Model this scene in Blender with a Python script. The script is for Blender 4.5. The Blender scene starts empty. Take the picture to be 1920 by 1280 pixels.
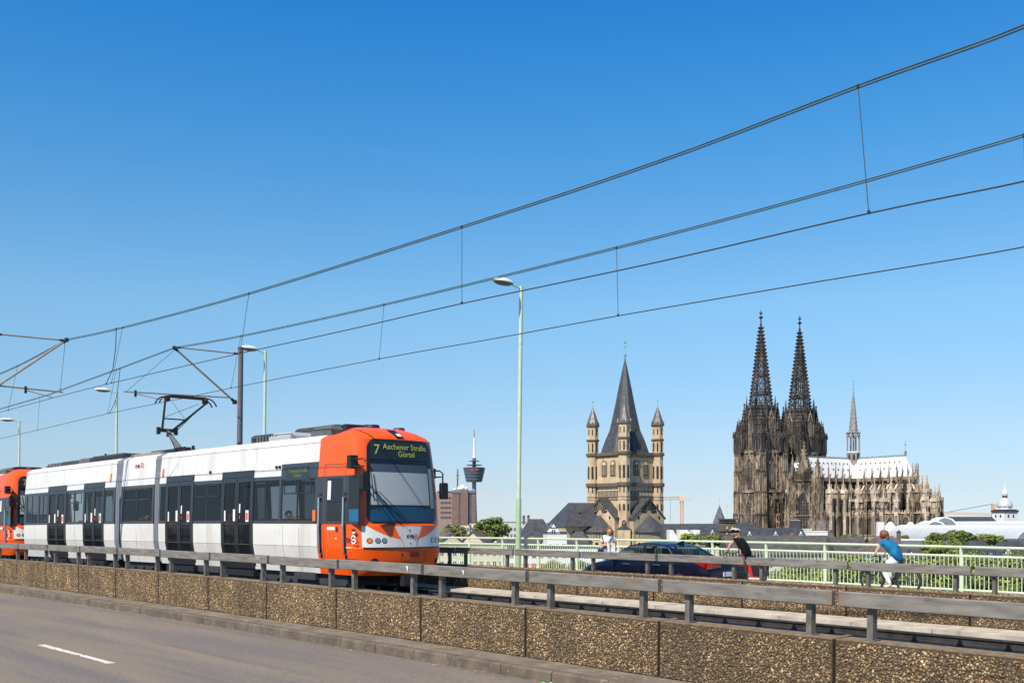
import bpy, bmesh, math, random
from mathutils import Vector, Matrix
R = math.radians
random.seed(7)
SC = bpy.context.scene
COL = SC.collection

# ------------------------------------------------------------------ camera, sky, sun
# world X runs along the bridge (towards the near end), Y across it away from the camera, Z up
ALPHA = R(42.215); SA, CA = math.sin(ALPHA), math.cos(ALPHA)
F = 2000.0; HOR = 979.0; EYE = 1.82
RIGHT = Vector((SA, CA, 0)); FWD = Vector((-CA, SA, 0))
cam = bpy.data.cameras.new('camera'); camo = bpy.data.objects.new('camera', cam); COL.objects.link(camo)
cam.sensor_width = 36; cam.lens = F / 1920 * 36; cam.shift_y = (HOR - 640) / 1920
cam.clip_start = .1; cam.clip_end = 30000
camo.location = (0, 0, EYE)
camo.rotation_euler = Matrix((RIGHT, Vector((0, 0, 1)), -FWD)).transposed().to_euler()
SC.camera = camo
SUN_EL = R(50); PHI = R(35)
sdir = (RIGHT * -math.sin(PHI) + FWD * -math.cos(PHI)) * math.cos(SUN_EL) + Vector((0, 0, math.sin(SUN_EL)))
W = bpy.data.worlds.new('World'); SC.world = W; W.use_nodes = True
nt = W.node_tree; bg = nt.nodes['Background']
sky = nt.nodes.new('ShaderNodeTexSky'); sky.sky_type = 'NISHITA'; sky.sun_disc = False
sky.sun_elevation = SUN_EL; sky.sun_rotation = math.atan2(sdir.x, sdir.y)
sky.altitude = 0; sky.air_density = 1.0; sky.dust_density = 0; sky.ozone_density = 6.0
# deepen the clear summer blue towards the zenith, the same in every direction
_tc = nt.nodes.new('ShaderNodeTexCoord'); _sx = nt.nodes.new('ShaderNodeSeparateXYZ'); _cr = nt.nodes.new('ShaderNodeValToRGB'); _mx = nt.nodes.new('ShaderNodeMix')
_mx.data_type = 'RGBA'; _mx.blend_type = 'MULTIPLY'; _mx.inputs['Factor'].default_value = 1
nt.links.new(_tc.outputs['Generated'], _sx.inputs[0]); nt.links.new(_sx.outputs[2], _cr.inputs[0])
_st = [(0, (.60, .73, 1.0)), (.032, (.706, .738, .90)), (.079, (.871, .869, .91)), (.196, (.957, 1.172, 1.13)), (.33, (.483, 1.134, 1.318)), (.432, (.229, 1.03, 1.436)), (1, (.20, .58, .80))]
while len(_cr.color_ramp.elements) < len(_st): _cr.color_ramp.elements.new(.5)
for _e, (_p, _c) in zip(_cr.color_ramp.elements, _st): _e.position = _p; _e.color = (*_c, 1)
nt.links.new(sky.outputs[0], _mx.inputs['A']); nt.links.new(_cr.outputs[0], _mx.inputs['B']); nt.links.new(_mx.outputs['Result'], bg.inputs[0]); bg.inputs[1].default_value = .092
sun = bpy.data.lights.new('sun', 'SUN'); sun.energy = 4.9; sun.angle = R(.5); sun.color = (1, .915, .785)
suno = bpy.data.objects.new('sun', sun); COL.objects.link(suno)
suno.rotation_euler = sdir.to_track_quat('Z', 'Y').to_euler(); suno.location = sdir * 60
SC.view_settings.view_transform = 'Standard'; SC.view_settings.look = 'None'
SC.view_settings.exposure = 0.47; SC.view_settings.gamma = 1
SC.view_settings.use_curve_mapping = False
SC.cycles.max_bounces = 6; SC.cycles.transparent_max_bounces = 12

# ------------------------------------------------------------------ geometry of the place
KC = 2.52e-4
def zoff(x): return -KC * (x + 27.5) ** 2              # the gentle crest of the bridge
def S(px, d):                                           # world X where the line Y=d meets image column px
    u = (px - 960) / F
    return -d * (CA - SA * u) / (CA * u + SA)
def DEP(px, d): return d / (CA * (px - 960) / F + SA)
def ZW(px, py, d): return EYE + (HOR - py) * DEP(px, d) / F
def P3(px, py, d): return Vector((S(px, d), d, ZW(px, py, d)))
def AT(px, Y, z=0.0):
    v = RIGHT * ((px - 960) / F * Y) + FWD * Y; return Vector((v.x, v.y, z))
def ZY(py, Y): return EYE + (HOR - py) * Y / F
CAMROT = math.atan2(RIGHT.y, RIGHT.x)

# ------------------------------------------------------------------ helpers
class MB:
    def __init__(s): s.v = []; s.f = []; s.m = []; s.M = None
    def pt(s, p):
        p = Vector(p)
        if s.M is not None: p = s.M @ p
        s.v.append(p); return len(s.v) - 1
    def face(s, pts, m=0):
        s.f.append([s.pt(p) for p in pts]); s.m.append(m)
    def fi(s, idx, m=0): s.f.append(list(idx)); s.m.append(m)
    def box(s, x0, x1, y0, y1, z0, z1, m=0):
        a = [s.pt(p) for p in ((x0,y0,z0),(x1,y0,z0),(x1,y1,z0),(x0,y1,z0),(x0,y0,z1),(x1,y0,z1),(x1,y1,z1),(x0,y1,z1))]
        for q in ((0,3,2,1),(4,5,6,7),(0,1,5,4),(1,2,6,5),(2,3,7,6),(3,0,4,7)): s.fi([a[i] for i in q], m)
    def prism(s, poly, ax, a0, a1, m=0, mc=None):
        def mk(p, a): return {'x': (a, p[0], p[1]), 'y': (p[0], a, p[1]), 'z': (p[0], p[1], a)}[ax]
        A = [s.pt(mk(p, a0)) for p in poly]; B = [s.pt(mk(p, a1)) for p in poly]; n = len(poly)
        s.fi(A[::-1], m if mc is None else mc); s.fi(B, m if mc is None else mc)
        for i in range(n): s.fi((A[i], A[(i+1) % n], B[(i+1) % n], B[i]), m)
    def loft(s, rings, m=0, closed=True, cap=True):
        I = [[s.pt(p) for p in r] for r in rings]; n = len(I[0])
        for a, b in zip(I, I[1:]):
            for i in range(n if closed else n - 1): s.fi((a[i], a[(i+1) % n], b[(i+1) % n], b[i]), m)
        if cap and closed: s.fi(I[0][::-1], m); s.fi(I[-1], m)
    def tube(s, pts, r, n=6, m=0, cap=True):
        pts = [Vector(p) for p in pts]; rs = r if isinstance(r, (list, tuple)) else [r] * len(pts)
        rings = []; prev = None
        for i, p in enumerate(pts):
            t = (pts[min(i+1, len(pts)-1)] - pts[max(i-1, 0)])
            if t.length < 1e-9: t = Vector((0, 0, 1))
            t.normalize()
            if prev is None:
                ref = Vector((0, 0, 1)) if abs(t.z) < .9 else Vector((1, 0, 0))
                a = t.cross(ref).normalized()
            else:
                a = (prev - t * prev.dot(t)).normalized()
            prev = a; b = t.cross(a)
            rings.append([p + (a * math.cos(2*math.pi*k/n) + b * math.sin(2*math.pi*k/n)) * rs[i] for k in range(n)])
        s.loft(rings, m, True, cap)
    def bar(s, a, b, w, h=None, m=0):
        s.tube([a, b], [w * .7] * 2, 4, m)
    def lathe(s, prof, n=12, c=(0, 0, 0), m=0, ph=0.0, cap=True, sx=1, sy=1):
        s.loft([[(c[0] + max(r, 1e-4) * sx * math.cos(ph + 2*math.pi*k/n), c[1] + max(r, 1e-4) * sy * math.sin(ph + 2*math.pi*k/n), c[2] + z) for k in range(n)] for r, z in prof], m, True, cap)
    def ball(s, c, r, n=10, m=0, sx=1, sy=1, sz=1):
        k = max(4, n // 2)
        s.lathe([(r * math.sin(math.pi * i / k), -r * sz * math.cos(math.pi * i / k)) for i in range(k + 1)], n, c, m, 0, True, sx, sy)
    def bend(s):
        for p in s.v: p.z += zoff(p.x)
        return s
    def mesh(s, name, mats, smooth=False, ang=40):
        me = bpy.data.meshes.new(name)
        me.from_pydata([tuple(p) for p in s.v], [], s.f)
        if not isinstance(mats, (list, tuple)): mats = [mats]
        for q in mats: me.materials.append(q)
        me.polygons.foreach_set('material_index', s.m)
        bm = bmesh.new(); bm.from_mesh(me)
        bmesh.ops.recalc_face_normals(bm, faces=bm.faces)
        bm.to_mesh(me); bm.free()
        if smooth:
            me.polygons.foreach_set('use_smooth', [True] * len(me.polygons))
            if ang: me.set_sharp_from_angle(angle=R(ang))
        me.update(); return me
    def build(s, name, mats, parent=None, smooth=False, loc=None, rotz=0, ang=40):
        return inst(s.mesh(name, mats, smooth, ang), name, parent, loc, rotz)
def inst(me, name, parent=None, loc=None, rotz=0, scale=None, rot=None):
    o = bpy.data.objects.new(name, me); COL.objects.link(o); o.parent = parent
    if loc is not None: o.location = loc
    if rot is not None: o.rotation_euler = rot
    elif rotz: o.rotation_euler = (0, 0, rotz)
    if scale is not None: o.scale = scale
    return o
def tag(o, label=None, cat=None, group=None, kind=None):
    if label: o['label'] = label
    if cat: o['category'] = cat
    if group: o['group'] = group
    if kind: o['kind'] = kind
    return o
def thing(name, label, cat, loc=(0, 0, 0), rotz=0, group=None):
    return tag(inst(None, name, None, loc, rotz), label, cat, group)
def copy_tree(o, parent=None):
    c = o.copy(); COL.objects.link(c); c.parent = parent
    for ch in list(o.children): copy_tree(ch, c)
    return c
def text_mesh(txt, size, mname, m, depth=.002, bold=0.0):
    cu = bpy.data.curves.new(mname, 'FONT'); cu.body = txt; cu.size = size; cu.align_x = 'CENTER'; cu.align_y = 'CENTER'
    cu.extrude = depth; cu.offset = bold; cu.resolution_u = 2
    o = bpy.data.objects.new(mname, cu); COL.objects.link(o)
    me = bpy.data.meshes.new_from_object(o.evaluated_get(bpy.context.evaluated_depsgraph_get()))
    bpy.data.objects.remove(o); me.name = mname; me.materials.clear(); me.materials.append(m); return me

# ------------------------------------------------------------------ materials
def mat(name, col, rough=.6, metal=0.0, col2=None, var=0.0, vs=3.0, bump=0.0, bs=40.0, stretch=None, spec=.5, detail=4.0, coat=0.0, lo=.35, hi=.65):
    m = bpy.data.materials.new(name); m.use_nodes = True; n = m.node_tree.nodes; l = m.node_tree.links
    b = n['Principled BSDF']; b.inputs['Roughness'].default_value = rough; b.inputs['Metallic'].default_value = metal
    b.inputs['Specular IOR Level'].default_value = spec; b.inputs['Coat Weight'].default_value = coat
    b.inputs['Base Color'].default_value = (*col, 1)
    if var or col2 or bump:
        g = n.new('ShaderNodeNewGeometry'); mp = n.new('ShaderNodeMapping'); l.new(g.outputs['Position'], mp.inputs[0])
        if stretch: mp.inputs['Scale'].default_value = stretch
    if var or col2:
        c2 = col2 or tuple(c * (1 - var) for c in col)
        t = n.new('ShaderNodeTexNoise'); t.inputs['Scale'].default_value = vs; t.inputs['Detail'].default_value = detail
        l.new(mp.outputs[0], t.inputs['Vector'])
        r = n.new('ShaderNodeValToRGB'); r.color_ramp.elements[0].position = lo; r.color_ramp.elements[1].position = hi
        r.color_ramp.elements[0].color = (*c2, 1); r.color_ramp.elements[1].color = (*col, 1)
        l.new(t.outputs[0], r.inputs[0]); l.new(r.outputs[0], b.inputs['Base Color'])
    if bump:
        t2 = n.new('ShaderNodeTexNoise'); t2.inputs['Scale'].default_value = bs; t2.inputs['Detail'].default_value = 5
        l.new(g.outputs['Position'], t2.inputs['Vector'])
        bp = n.new('ShaderNodeBump'); bp.inputs['Strength'].default_value = bump; bp.inputs['Distance'].default_value = .02
        l.new(t2.outputs[0], bp.inputs['Height']); l.new(bp.outputs[0], b.inputs['Normal'])
    return m
def add_layer(m, col, scale, lo, hi, stretch=None, detail=5.0, seed=0.0):
    """a second stain layer mixed over the base colour"""
    n = m.node_tree.nodes; l = m.node_tree.links; b = n['Principled BSDF']; inp = b.inputs['Base Color']
    g = n.new('ShaderNodeNewGeometry'); mp = n.new('ShaderNodeMapping'); l.new(g.outputs['Position'], mp.inputs[0])
    mp.inputs['Location'].default_value = (seed, seed * 1.3, seed * .7)
    if stretch: mp.inputs['Scale'].default_value = stretch
    t = n.new('ShaderNodeTexNoise'); t.inputs['Scale'].default_value = scale; t.inputs['Detail'].default_value = detail
    l.new(mp.outputs[0], t.inputs['Vector'])
    r = n.new('ShaderNodeMapRange'); r.inputs[1].default_value = lo; r.inputs[2].default_value = hi; r.clamp = True
    l.new(t.outputs[0], r.inputs[0])
    mx = n.new('ShaderNodeMix'); mx.data_type = 'RGBA'; l.new(r.outputs[0], mx.inputs['Factor'])
    if inp.is_linked: l.new(inp.links[0].from_socket, mx.inputs['A'])
    else: mx.inputs['A'].default_value = inp.default_value
    mx.inputs['B'].default_value = (*col, 1); l.new(mx.outputs['Result'], inp); return m
def glass(name, tint, clear=.5, rough=.03, base=(.02, .025, .03)):
    m = bpy.data.materials.new(name); m.use_nodes = True; n = m.node_tree.nodes; l = m.node_tree.links
    b = n['Principled BSDF']; b.inputs['Base Color'].default_value = (*base, 1); b.inputs['Roughness'].default_value = rough
    b.inputs['IOR'].default_value = 1.5
    t = n.new('ShaderNodeBsdfTransparent'); t.inputs[0].default_value = (*tint, 1)
    mx = n.new('ShaderNodeMixShader'); mx.inputs[0].default_value = clear
    l.new(b.outputs[0], mx.inputs[1]); l.new(t.outputs[0], mx.inputs[2]); l.new(mx.outputs[0], n['Material Output'].inputs[0]); return m
def islands(name, stops, rough=.8, bump=0):
    m = bpy.data.materials.new(name); m.use_nodes = True; n = m.node_tree.nodes; l = m.node_tree.links
    b = n['Principled BSDF']; b.inputs['Roughness'].default_value = rough
    g = n.new('ShaderNodeNewGeometry'); r = n.new('ShaderNodeValToRGB'); r.color_ramp.interpolation = 'LINEAR'
    while len(r.color_ramp.elements) < len(stops): r.color_ramp.elements.new(.5)
    for e, (p, c) in zip(r.color_ramp.elements, stops): e.position = p; e.color = (*c, 1)
    l.new(g.outputs['Random Per Island'], r.inputs[0])
    if not bump: l.new(r.outputs[0], b.inputs['Base Color']); return m
    # weathering: every panel its own tone, damp streaks and grime low down
    oi = n.new('ShaderNodeObjectInfo'); mr = n.new('ShaderNodeMapRange'); mr.inputs[3].default_value = .90; mr.inputs[4].default_value = 1.18; l.new(oi.outputs['Random'], mr.inputs[0])
    mp = n.new('ShaderNodeMapping'); mp.inputs['Scale'].default_value = (2.2, 2.2, .5); l.new(g.outputs['Position'], mp.inputs[0])
    t = n.new('ShaderNodeTexNoise'); t.inputs['Scale'].default_value = 1.6; t.inputs['Detail'].default_value = 6; l.new(mp.outputs[0], t.inputs['Vector'])
    m2 = n.new('ShaderNodeMapRange'); m2.inputs[1].default_value = .38; m2.inputs[2].default_value = .66; m2.inputs[3].default_value = .66; m2.inputs[4].default_value = 1.12; l.new(t.outputs[0], m2.inputs[0])
    mu = n.new('ShaderNodeMath'); mu.operation = 'MULTIPLY'; l.new(mr.outputs[0], mu.inputs[0]); l.new(m2.outputs[0], mu.inputs[1])
    vm = n.new('ShaderNodeVectorMath'); vm.operation = 'SCALE'; l.new(r.outputs[0], vm.inputs[0]); l.new(mu.outputs[0], vm.inputs['Scale']); l.new(vm.outputs[0], b.inputs['Base Color']); return m

M_asphalt = mat('asphalt', (.215, .172, .125), .85, col2=(.130, .115, .112), vs=1.1, stretch=(.16, 1.5, 1), bump=.5, bs=90, detail=6)
add_layer(M_asphalt, (.27, .215, .16), 60, .52, .8)
add_layer(M_asphalt, (.115, .10, .088), 17, .50, .80, seed=13)
add_layer(M_asphalt, (.25, .20, .15), 13, .55, .82, seed=17)
add_layer(M_asphalt, (.07, .065, .06), 75, .55, .85, seed=3)
add_layer(M_asphalt, (.22, .17, .12), .5, .5, .75, (.2, 1.3, 1), seed=9)
M_asph2 = mat('far_asphalt', (.13, .12, .11), .85, var=.3, vs=2, bump=.4, bs=60)
M_pave = mat('pavement_slab', (.30, .27, .23), .85, var=.25, vs=3, bump=.3, bs=60)
M_kerb = mat('kerb_concrete', (.145, .116, .082), .85, col2=(.085, .066, .047), vs=4, bump=.5, bs=70)
add_layer(M_kerb, (.32, .25, .16), 18, .6, .8)
M_walltop = mat('wall_coping_mortar', (.27, .185, .11), .95, col2=(.15, .10, .06), vs=14, bump=.8, bs=110)
M_gutter = mat('gutter_concrete', (.20, .165, .125), .85, col2=(.125, .10, .075), vs=3, bump=.5, bs=60)
add_layer(M_gutter, (.36, .28, .18), 9, .58, .75)
M_mortar = mat('aggregate_mortar', (.095, .065, .038), .95, var=.4, vs=20, bump=.6, bs=120)
M_joint = mat('joint_shadow_filler', (.02, .018, .016), .95)
M_pebble = islands('pebble', [(0, (.080, .052, .031)), (.25, (.14, .090, .048)), (.5, (.21, .134, .066)), (.70, (.28, .182, .088)), (.85, (.35, .235, .115)), (.95, (.43, .31, .17)), (.99, (.56, .47, .35)), (1, (.48, .20, .045))], .75, 1)
M_galv = mat('weathered_steel', (.27, .245, .215), .6, .3, col2=(.165, .148, .13), vs=5, stretch=(.5, 3, 3), bump=.15, bs=60)
add_layer(M_galv, (.23, .15, .085), 2.6, .6, .78, seed=4)
M_post = mat('weathered_post_steel', (.19, .17, .15), .65, .3, col2=(.12, .10, .08), vs=9, bump=.2, bs=80)
M_paper = mat('sticker_white', (.8, .8, .8), .6)
M_rail = mat('rail_steel', (.045, .038, .034), .7, .2, var=.5, vs=6)
M_railtop = mat('rail_head_polished', (.45, .43, .42), .3, .9)
M_ballast = mat('track_slab_dark', (.022, .018, .015), .95, var=.5, vs=7, bump=.6, bs=50)
M_strip = mat('walkway_concrete', (.52, .46, .37), .85, col2=(.36, .31, .25), vs=3, bump=.3, bs=50)
add_layer(M_strip, (.22, .19, .15), 8, .62, .8)
M_white = mat('road_paint', (.72, .68, .60), .7, col2=(.5, .46, .4), vs=14)
M_green = mat('pale_green_paint', (.54, .63, .45), .4, var=.12, vs=6)
M_green2 = mat('darker_green_sleeve_paint', (.30, .42, .25), .45, var=.15, vs=5)
M_lampw = mat('lamp_head_shell', (.70, .74, .66), .4)
M_lampg = mat('lamp_lens_grey', (.16, .16, .15), .25)
add_layer(M_galv, (.10, .085, .07), 6, .58, .74, (.6, 2, 2), seed=8)
add_layer(M_asphalt, (.125, .108, .095), 2.2, .60, .76, (.06, 1.2, 1), seed=21)
M_mast = mat('mast_grey_paint', (.135, .125, .14), .5, .2, var=.15, vs=5)
M_tubeg = mat('cantilever_tube', (.42, .34, .25), .45, .4, var=.2, vs=8)
M_patina = mat('copper_patina_wire', (.06, .10, .085), .6, .3, var=.3, vs=4)
M_cu = mat('contact_wire_copper', (.055, .05, .05), .5, .5)
M_black = mat('black_rubber', (.012, .012, .013), .6)
M_blackgl = mat('black_gloss', (.010, .012, .015), .12)
M_darkm = mat('dark_metal', (.035, .036, .04), .5, .5)
# ------------------------------------------------------------------ bridge: decks, roads, pavements
def sheet(name, x0, x1, y0, y1, z, m, n=70, th=0.0):
    b = MB()
    for i in range(n):
        a = x0 + (x1 - x0) * i / n; c = x0 + (x1 - x0) * (i + 1) / n
        b.face([(a, y0, z), (c, y0, z), (c, y1, z), (a, y1, z)])
    if th:
        for i in range(n):
            a = x0 + (x1 - x0) * i / n; c = x0 + (x1 - x0) * (i + 1) / n
            b.face([(a, y0, z), (c, y0, z), (c, y0, z - th), (a, y0, z - th)]); b.face([(a, y1, z), (c, y1, z), (c, y1, z - th), (a, y1, z - th)])
    return tag(b.bend().build(name, m), kind='structure')
X0, X1 = -150, 14
deck = MB()
for i in range(60):
    a = X0 + (X1 - X0) * i / 60; c = X0 + (X1 - X0) * (i + 1) / 60
    for z in (-.42, -1.8): deck.face([(a, -6, z), (c, -6, z), (c, 30.5, z), (a, 30.5, z)])
    for y in (-6, 30.5): deck.face([(a, y, -.42), (c, y, -.42), (c, y, -1.8), (a, y, -1.8)])
tag(deck.bend().build('bridge_deck', M_ballast), kind='structure')
sheet('road', X0, X1, -1.6, 8.83, 0, M_asphalt, th=.4)
sheet('pavement', X0, X1, -6, -1.6, .14, M_pave, th=.5)
sheet('track_bed', X0, X1, 9.93, 18.12, -.03, M_ballast, th=.3)
sheet('far_road', X0, X1, 18.5, 26.4, -.22, M_asph2, th=.2)
sheet('far_pavement', X0, X1, 26.4, 30.5, -.12, M_pave, th=.3)
g = sheet('median_strip', X0, X1, 8.985, 9.54, .135, M_gutter, th=.3)
walk = tag(inst(None, 'track_walkway'), kind='structure')
for k in range(24):                                                # concrete cover slabs beside the far track
    b = MB(); x1 = -4.0 - k * 1.5; x0 = x1 - 1.488; o = random.uniform(-.006, .006)
    b.box(x0, x1, 17.2, 18.1, -.02, .13 + o); b.bend().build('cover_slab', M_strip, walk)
kerb = tag(inst(None, 'kerb'), kind='structure')
for k in range(-1, 46):
    b = MB(); x1 = -(1.81 + k * .905) - .006; x0 = x1 - .893; o = random.uniform(-.004, .004)
    b.prism([(8.83 + o, -.05), (8.845 + o, .12), (8.865 + o, .142), (8.985, .142), (8.985, -.05)], 'x', x0, x1)
    b.bend().build('kerb_stone', M_kerb, kerb)
# the worn white lane dash
b = MB(); random.seed(3)
s0, s1 = -S(75, 5.55), -S(207, 5.55)
n = 26
for i in range(n):
    a = -s0 + (s0 - s1) * i / n; c = -s0 + (s0 - s1) * (i + 1) / n; e = random.uniform(-.012, .012)
    if i == 15: e = .04
    b.face([(a, 5.51 + e, .004), (c, 5.51 + e, .004), (c, 5.615 - e * .5, .004), (a, 5.615 - e * .5, .004)])
tag(b.bend().build('lane_dash', M_white), kind='structure')

# loose grit lying in the gutter along the kerb
b = MB(); rnd = random.Random(77)
for _ in range(1500):
    x = -rnd.uniform(2, 40); y = 8.83 - abs(rnd.gauss(0, .045)) - .006; r = rnd.uniform(.004, .013)
    if math.sin(x * 1.7) + math.sin(x * .61 + 1) < rnd.uniform(-1.6, 1.2): continue
    b.lathe([(.001, -r * .3), (r, 0), (.001, r * .9)], 5, (x, y, .004), 0, rnd.random())
tag(b.bend().build('gutter_grit', M_pebble), kind='stuff')
# ------------------------------------------------------------------ washed aggregate walls with steel rails on them
def pebbles(w, h, seed, sp=.0245):
    rnd = random.Random(seed); b = MB()
    ph = (1 + 5 ** .5) / 2
    ico = [Vector(v).normalized() for v in ((-1,ph,0),(1,ph,0),(-1,-ph,0),(1,-ph,0),(0,-1,ph),(0,1,ph),(0,-1,-ph),(0,1,-ph),(ph,0,-1),(ph,0,1),(-ph,0,-1),(-ph,0,1))]
    IF = ((0,11,5),(0,5,1),(0,1,7),(0,7,10),(0,10,11),(1,5,9),(5,11,4),(11,10,2),(10,7,6),(7,1,8),(3,9,4),(3,4,2),(3,2,6),(3,6,8),(3,8,9),(4,9,5),(2,4,11),(6,2,10),(8,6,7),(9,8,1))
    nx, nz = int(w / sp), int(h / sp)
    for i in range(nx):
        for j in range(nz):
            x = (i + .5 + rnd.uniform(-.45, .45)) * sp; z = (j + .5 + rnd.uniform(-.45, .45)) * sp
            r = sp * rnd.choice((.50, .58, .66, .74, .90)); e = rnd.uniform(.55, .95); a = rnd.uniform(0, 3.14)
            ca, sa = math.cos(a), math.sin(a); i0 = len(b.v); y = rnd.uniform(-.005, .006)
            if x < r * .8 or x > w - r * .8 or z > h - r * .8: continue
            for q in ico:
                qx, qz = q.x * r * rnd.uniform(.8, 1.1), q.z * r * e * rnd.uniform(.8, 1.1)
                b.v.append(Vector((x + qx * ca - qz * sa, y + q.y * r * .55, z + qx * sa + qz * ca)))
            for f in IF: b.f.append([i0 + k for k in f]); b.m.append(0)
    me = bpy.data.meshes.new('pebbles'); me.from_pydata([tuple(p) for p in b.v], [], b.f); me.materials.append(M_pebble)
    me.polygons.foreach_set('use_smooth', [True] * len(me.polygons)); me.update(); return me
M_boltm = mat('rusty_bolt', (.07, .045, .03), .85, var=.3, vs=30)
def wall_rail(y, zb, zt, th, s0, step, js, railtop, raily, beamh, label_w, label_r, pebm, grp, nbolt=True):
    w = tag(inst(None, 'aggregate_wall'), label_w, 'wall', grp + ' walls'); w.location = (-(s0 + step * (js[0] + js[-1]) / 2), y, zb)
    r = tag(inst(None, 'guard_rail'), label_r, 'guard rail', grp + ' rails'); r.location = (w.location.x, raily, zt)
    L = step - .035
    pm = MB(); pm.box(0, L, 0, th, 0, zt - zb - .012); pm.box(0, L, -.003, th + .01, zt - zb - .012, zt - zb, 1)
    panel = pm.mesh('wall_panel', [M_mortar, M_walltop])
    jm = MB(); jm.box(0, .036, .07, th - .03, 0, zt - zb - .04); jmesh = jm.mesh('joint_filler', M_joint)
    bm_ = MB(); bm_.lathe([(.035, 0), (.035, .02), (.022, .024), (.02, .05), (.008, .058)], 6); bolt = bm_.mesh('anchor_bolt', M_boltm)
    beam = MB(); l2 = step - .075
    bp = [(0, .01), (.012, 0), (.012, beamh), (0, beamh - .01)]
    beam.prism([(-.03, .008), (-.022, 0), (.03, 0), (.03, beamh), (-.022, beamh), (-.03, beamh - .008)], 'x', 0, l2)
    beamm = beam.mesh('rail_beam', M_galv)
    pb = MB(); pb.box(-.032, .032, .004, .085, 0, railtop - zt - .01); pb.box(-.06, .06, -.02, .11, 0, .012); post = pb.mesh('rail_post', M_post)
    wl, rl = w.location, r.location
    for j in js:
        xr = -(s0 + step * j); x = xr - step; zo = zoff(x + step / 2); sl = -2 * KC * (x + step / 2 + 27.5)
        rot = (0, -math.atan(sl), 0)
        def place(me, nm, par, base, xx, yy, zz):
            return inst(me, nm, par, Vector((xx - base.x, yy - base.y, zz + zoff(xx) - base.z)), rot=rot)
        p = place(panel, 'wall_panel', w, wl, x + .0175, y, zb)
        pe = inst(pebm[j % len(pebm)], 'pebbles', p, (.0, 0, 0)); tag(pe, kind='stuff')
        if not nbolt: tag(inst(pebT[j % 2], 'pebbles', p, (0, 0, zt - zb), rot=(R(-90), 0, 0)), kind='stuff')
        place(jmesh, 'joint_filler', w, wl, x - .018, y, zb)
        place(beamm, 'rail_beam', r, rl, x + .0375, raily, railtop - beamh + random.uniform(-.006, .006))
        for dx in (.34, step - .34): place(post, 'rail_post', r, rl, x + dx, raily + .026, zt)
        if nbolt:
            for k in range(5): place(bolt, 'anchor_bolt', w, wl, x + .2 + .45 * k, y + th - .05, zt)
pebN = [pebbles(2.215, .63, k) for k in range(3)]
pebT = [pebbles(2.315, .43, 20 + k, .030) for k in range(2)]
pebF = [pebbles(2.315, .80, 10 + k, .030) for k in range(2)]
wall_rail(9.50, .144, .787, .43, 5.71, 2.25, list(range(-2, 24)), 1.257, 9.56, .152,
          'low brown pebble-faced wall nearest the viewer, along the kerb', 'long grey steel rail on the near pebble wall, in front of the trams', pebN, 'pebble concrete')
wall_rail(18.12, -.15, .684, .42, 8.28, 2.35, list(range(-3, 20)), 1.157, 18.25, .16,
          'second pebble-faced wall farther back, between the track and the dark car', 'farther grey steel rail passing in front of the dark car', pebF, 'pebble concrete', False)
# small stickers on the near rail
def sticker(px, py, w, h, label, d=9.522):
    p = P3(px, py, d); b = MB(); b.prism([(-w, h), (w, h * .9), (w * .8, -h), (w * .1, -h * .3)], 'y', -.0012, 0)
    tag(b.build('sticker', M_paper, None, loc=p), label, 'sticker')
sticker(763, 1066, .022, .045, 'torn white sticker on the near rail in front of the tram nose')
sticker(868, 1073, .018, .034, 'small square white sticker on the near rail right of the tram')

_gp = P3(484, 1046.5, 9.527); _gm = text_mesh('NIC', .10, 'chalk_lettering', mat('chalk', (.42, .38, .30), .9), .0006)
tag(inst(_gm, 'chalk_lettering', None, _gp, rot=(R(90), 0, 0)), 'faint chalk letters scrawled on the near steel rail', 'graffiti')

# ------------------------------------------------------------------ tracks
def railpair(yc, label, nm='tram_track'):
    t = tag(inst(None, nm), kind='structure'); t.location = (-40, yc, 0)
    for sy in (-.72, .72):
        b = MB(); pr = [(-.06, .0), (.06, .0), (.06, .015), (.012, .03), (.012, .10), (.036, .11), (.036, .14), (-.036, .14), (-.036, .11), (-.012, .10), (-.012, .03), (-.06, .015)]
        for i in range(40):
            a = 10 - i * 3.5; c = a - 3.5
            A = [b.pt((a, yc + sy + p[0], p[1] + zoff(a))) for p in pr]; B = [b.pt((c, yc + sy + p[0], p[1] + zoff(c))) for p in pr]
            for k in range(len(pr)): b.fi((A[k], A[(k+1) % len(pr)], B[(k+1) % len(pr)], B[k]), 1 if k == 6 else 0)
        for p in b.v: p.x += 40; p.y -= yc
        b.build('rail', [M_rail, M_railtop], t)
railpair(12.3, ''); railpair(15.73, '')

# ------------------------------------------------------------------ pale green railing on the far edge
rl = thing('railing', 'pale green bar railing along the far pavement edge', 'railing', (-29, 30, -.12))
def rtube(nm, z, r, m=M_green):
    b = MB()
    pts = [(-10 - 38 * i / 30, 30, z + zoff(-10 - 38 * i / 30)) for i in range(31)]
    b.tube(pts, r, 8)
    for p in b.v: p.x += 29; p.y -= 30; p.z += .12
    b.build(nm, m, rl, True)
rtube('top_rail', 1.165, .04); rtube('middle_rail', .908, .038); rtube('bottom_rail', -.06, .035)
b = MB(); b.prism([(-.055, -.02), (.055, -.02), (.055, .94), (-.01, 1.26), (-.04, 1.26), (-.055, 1.2)], 'y', -.03, .03); pm = b.mesh('railing_post', M_green)
b = MB(); b.tube([(0, 0, .05), (0, 0, .80), (.004, -.012, .88), (.012, -.035, .96), (.014, -.04, 1.02)], [.0145] * 4 + [.011], 5); bal = b.mesh('baluster', M_green, True, 60)
k = 0
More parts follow.
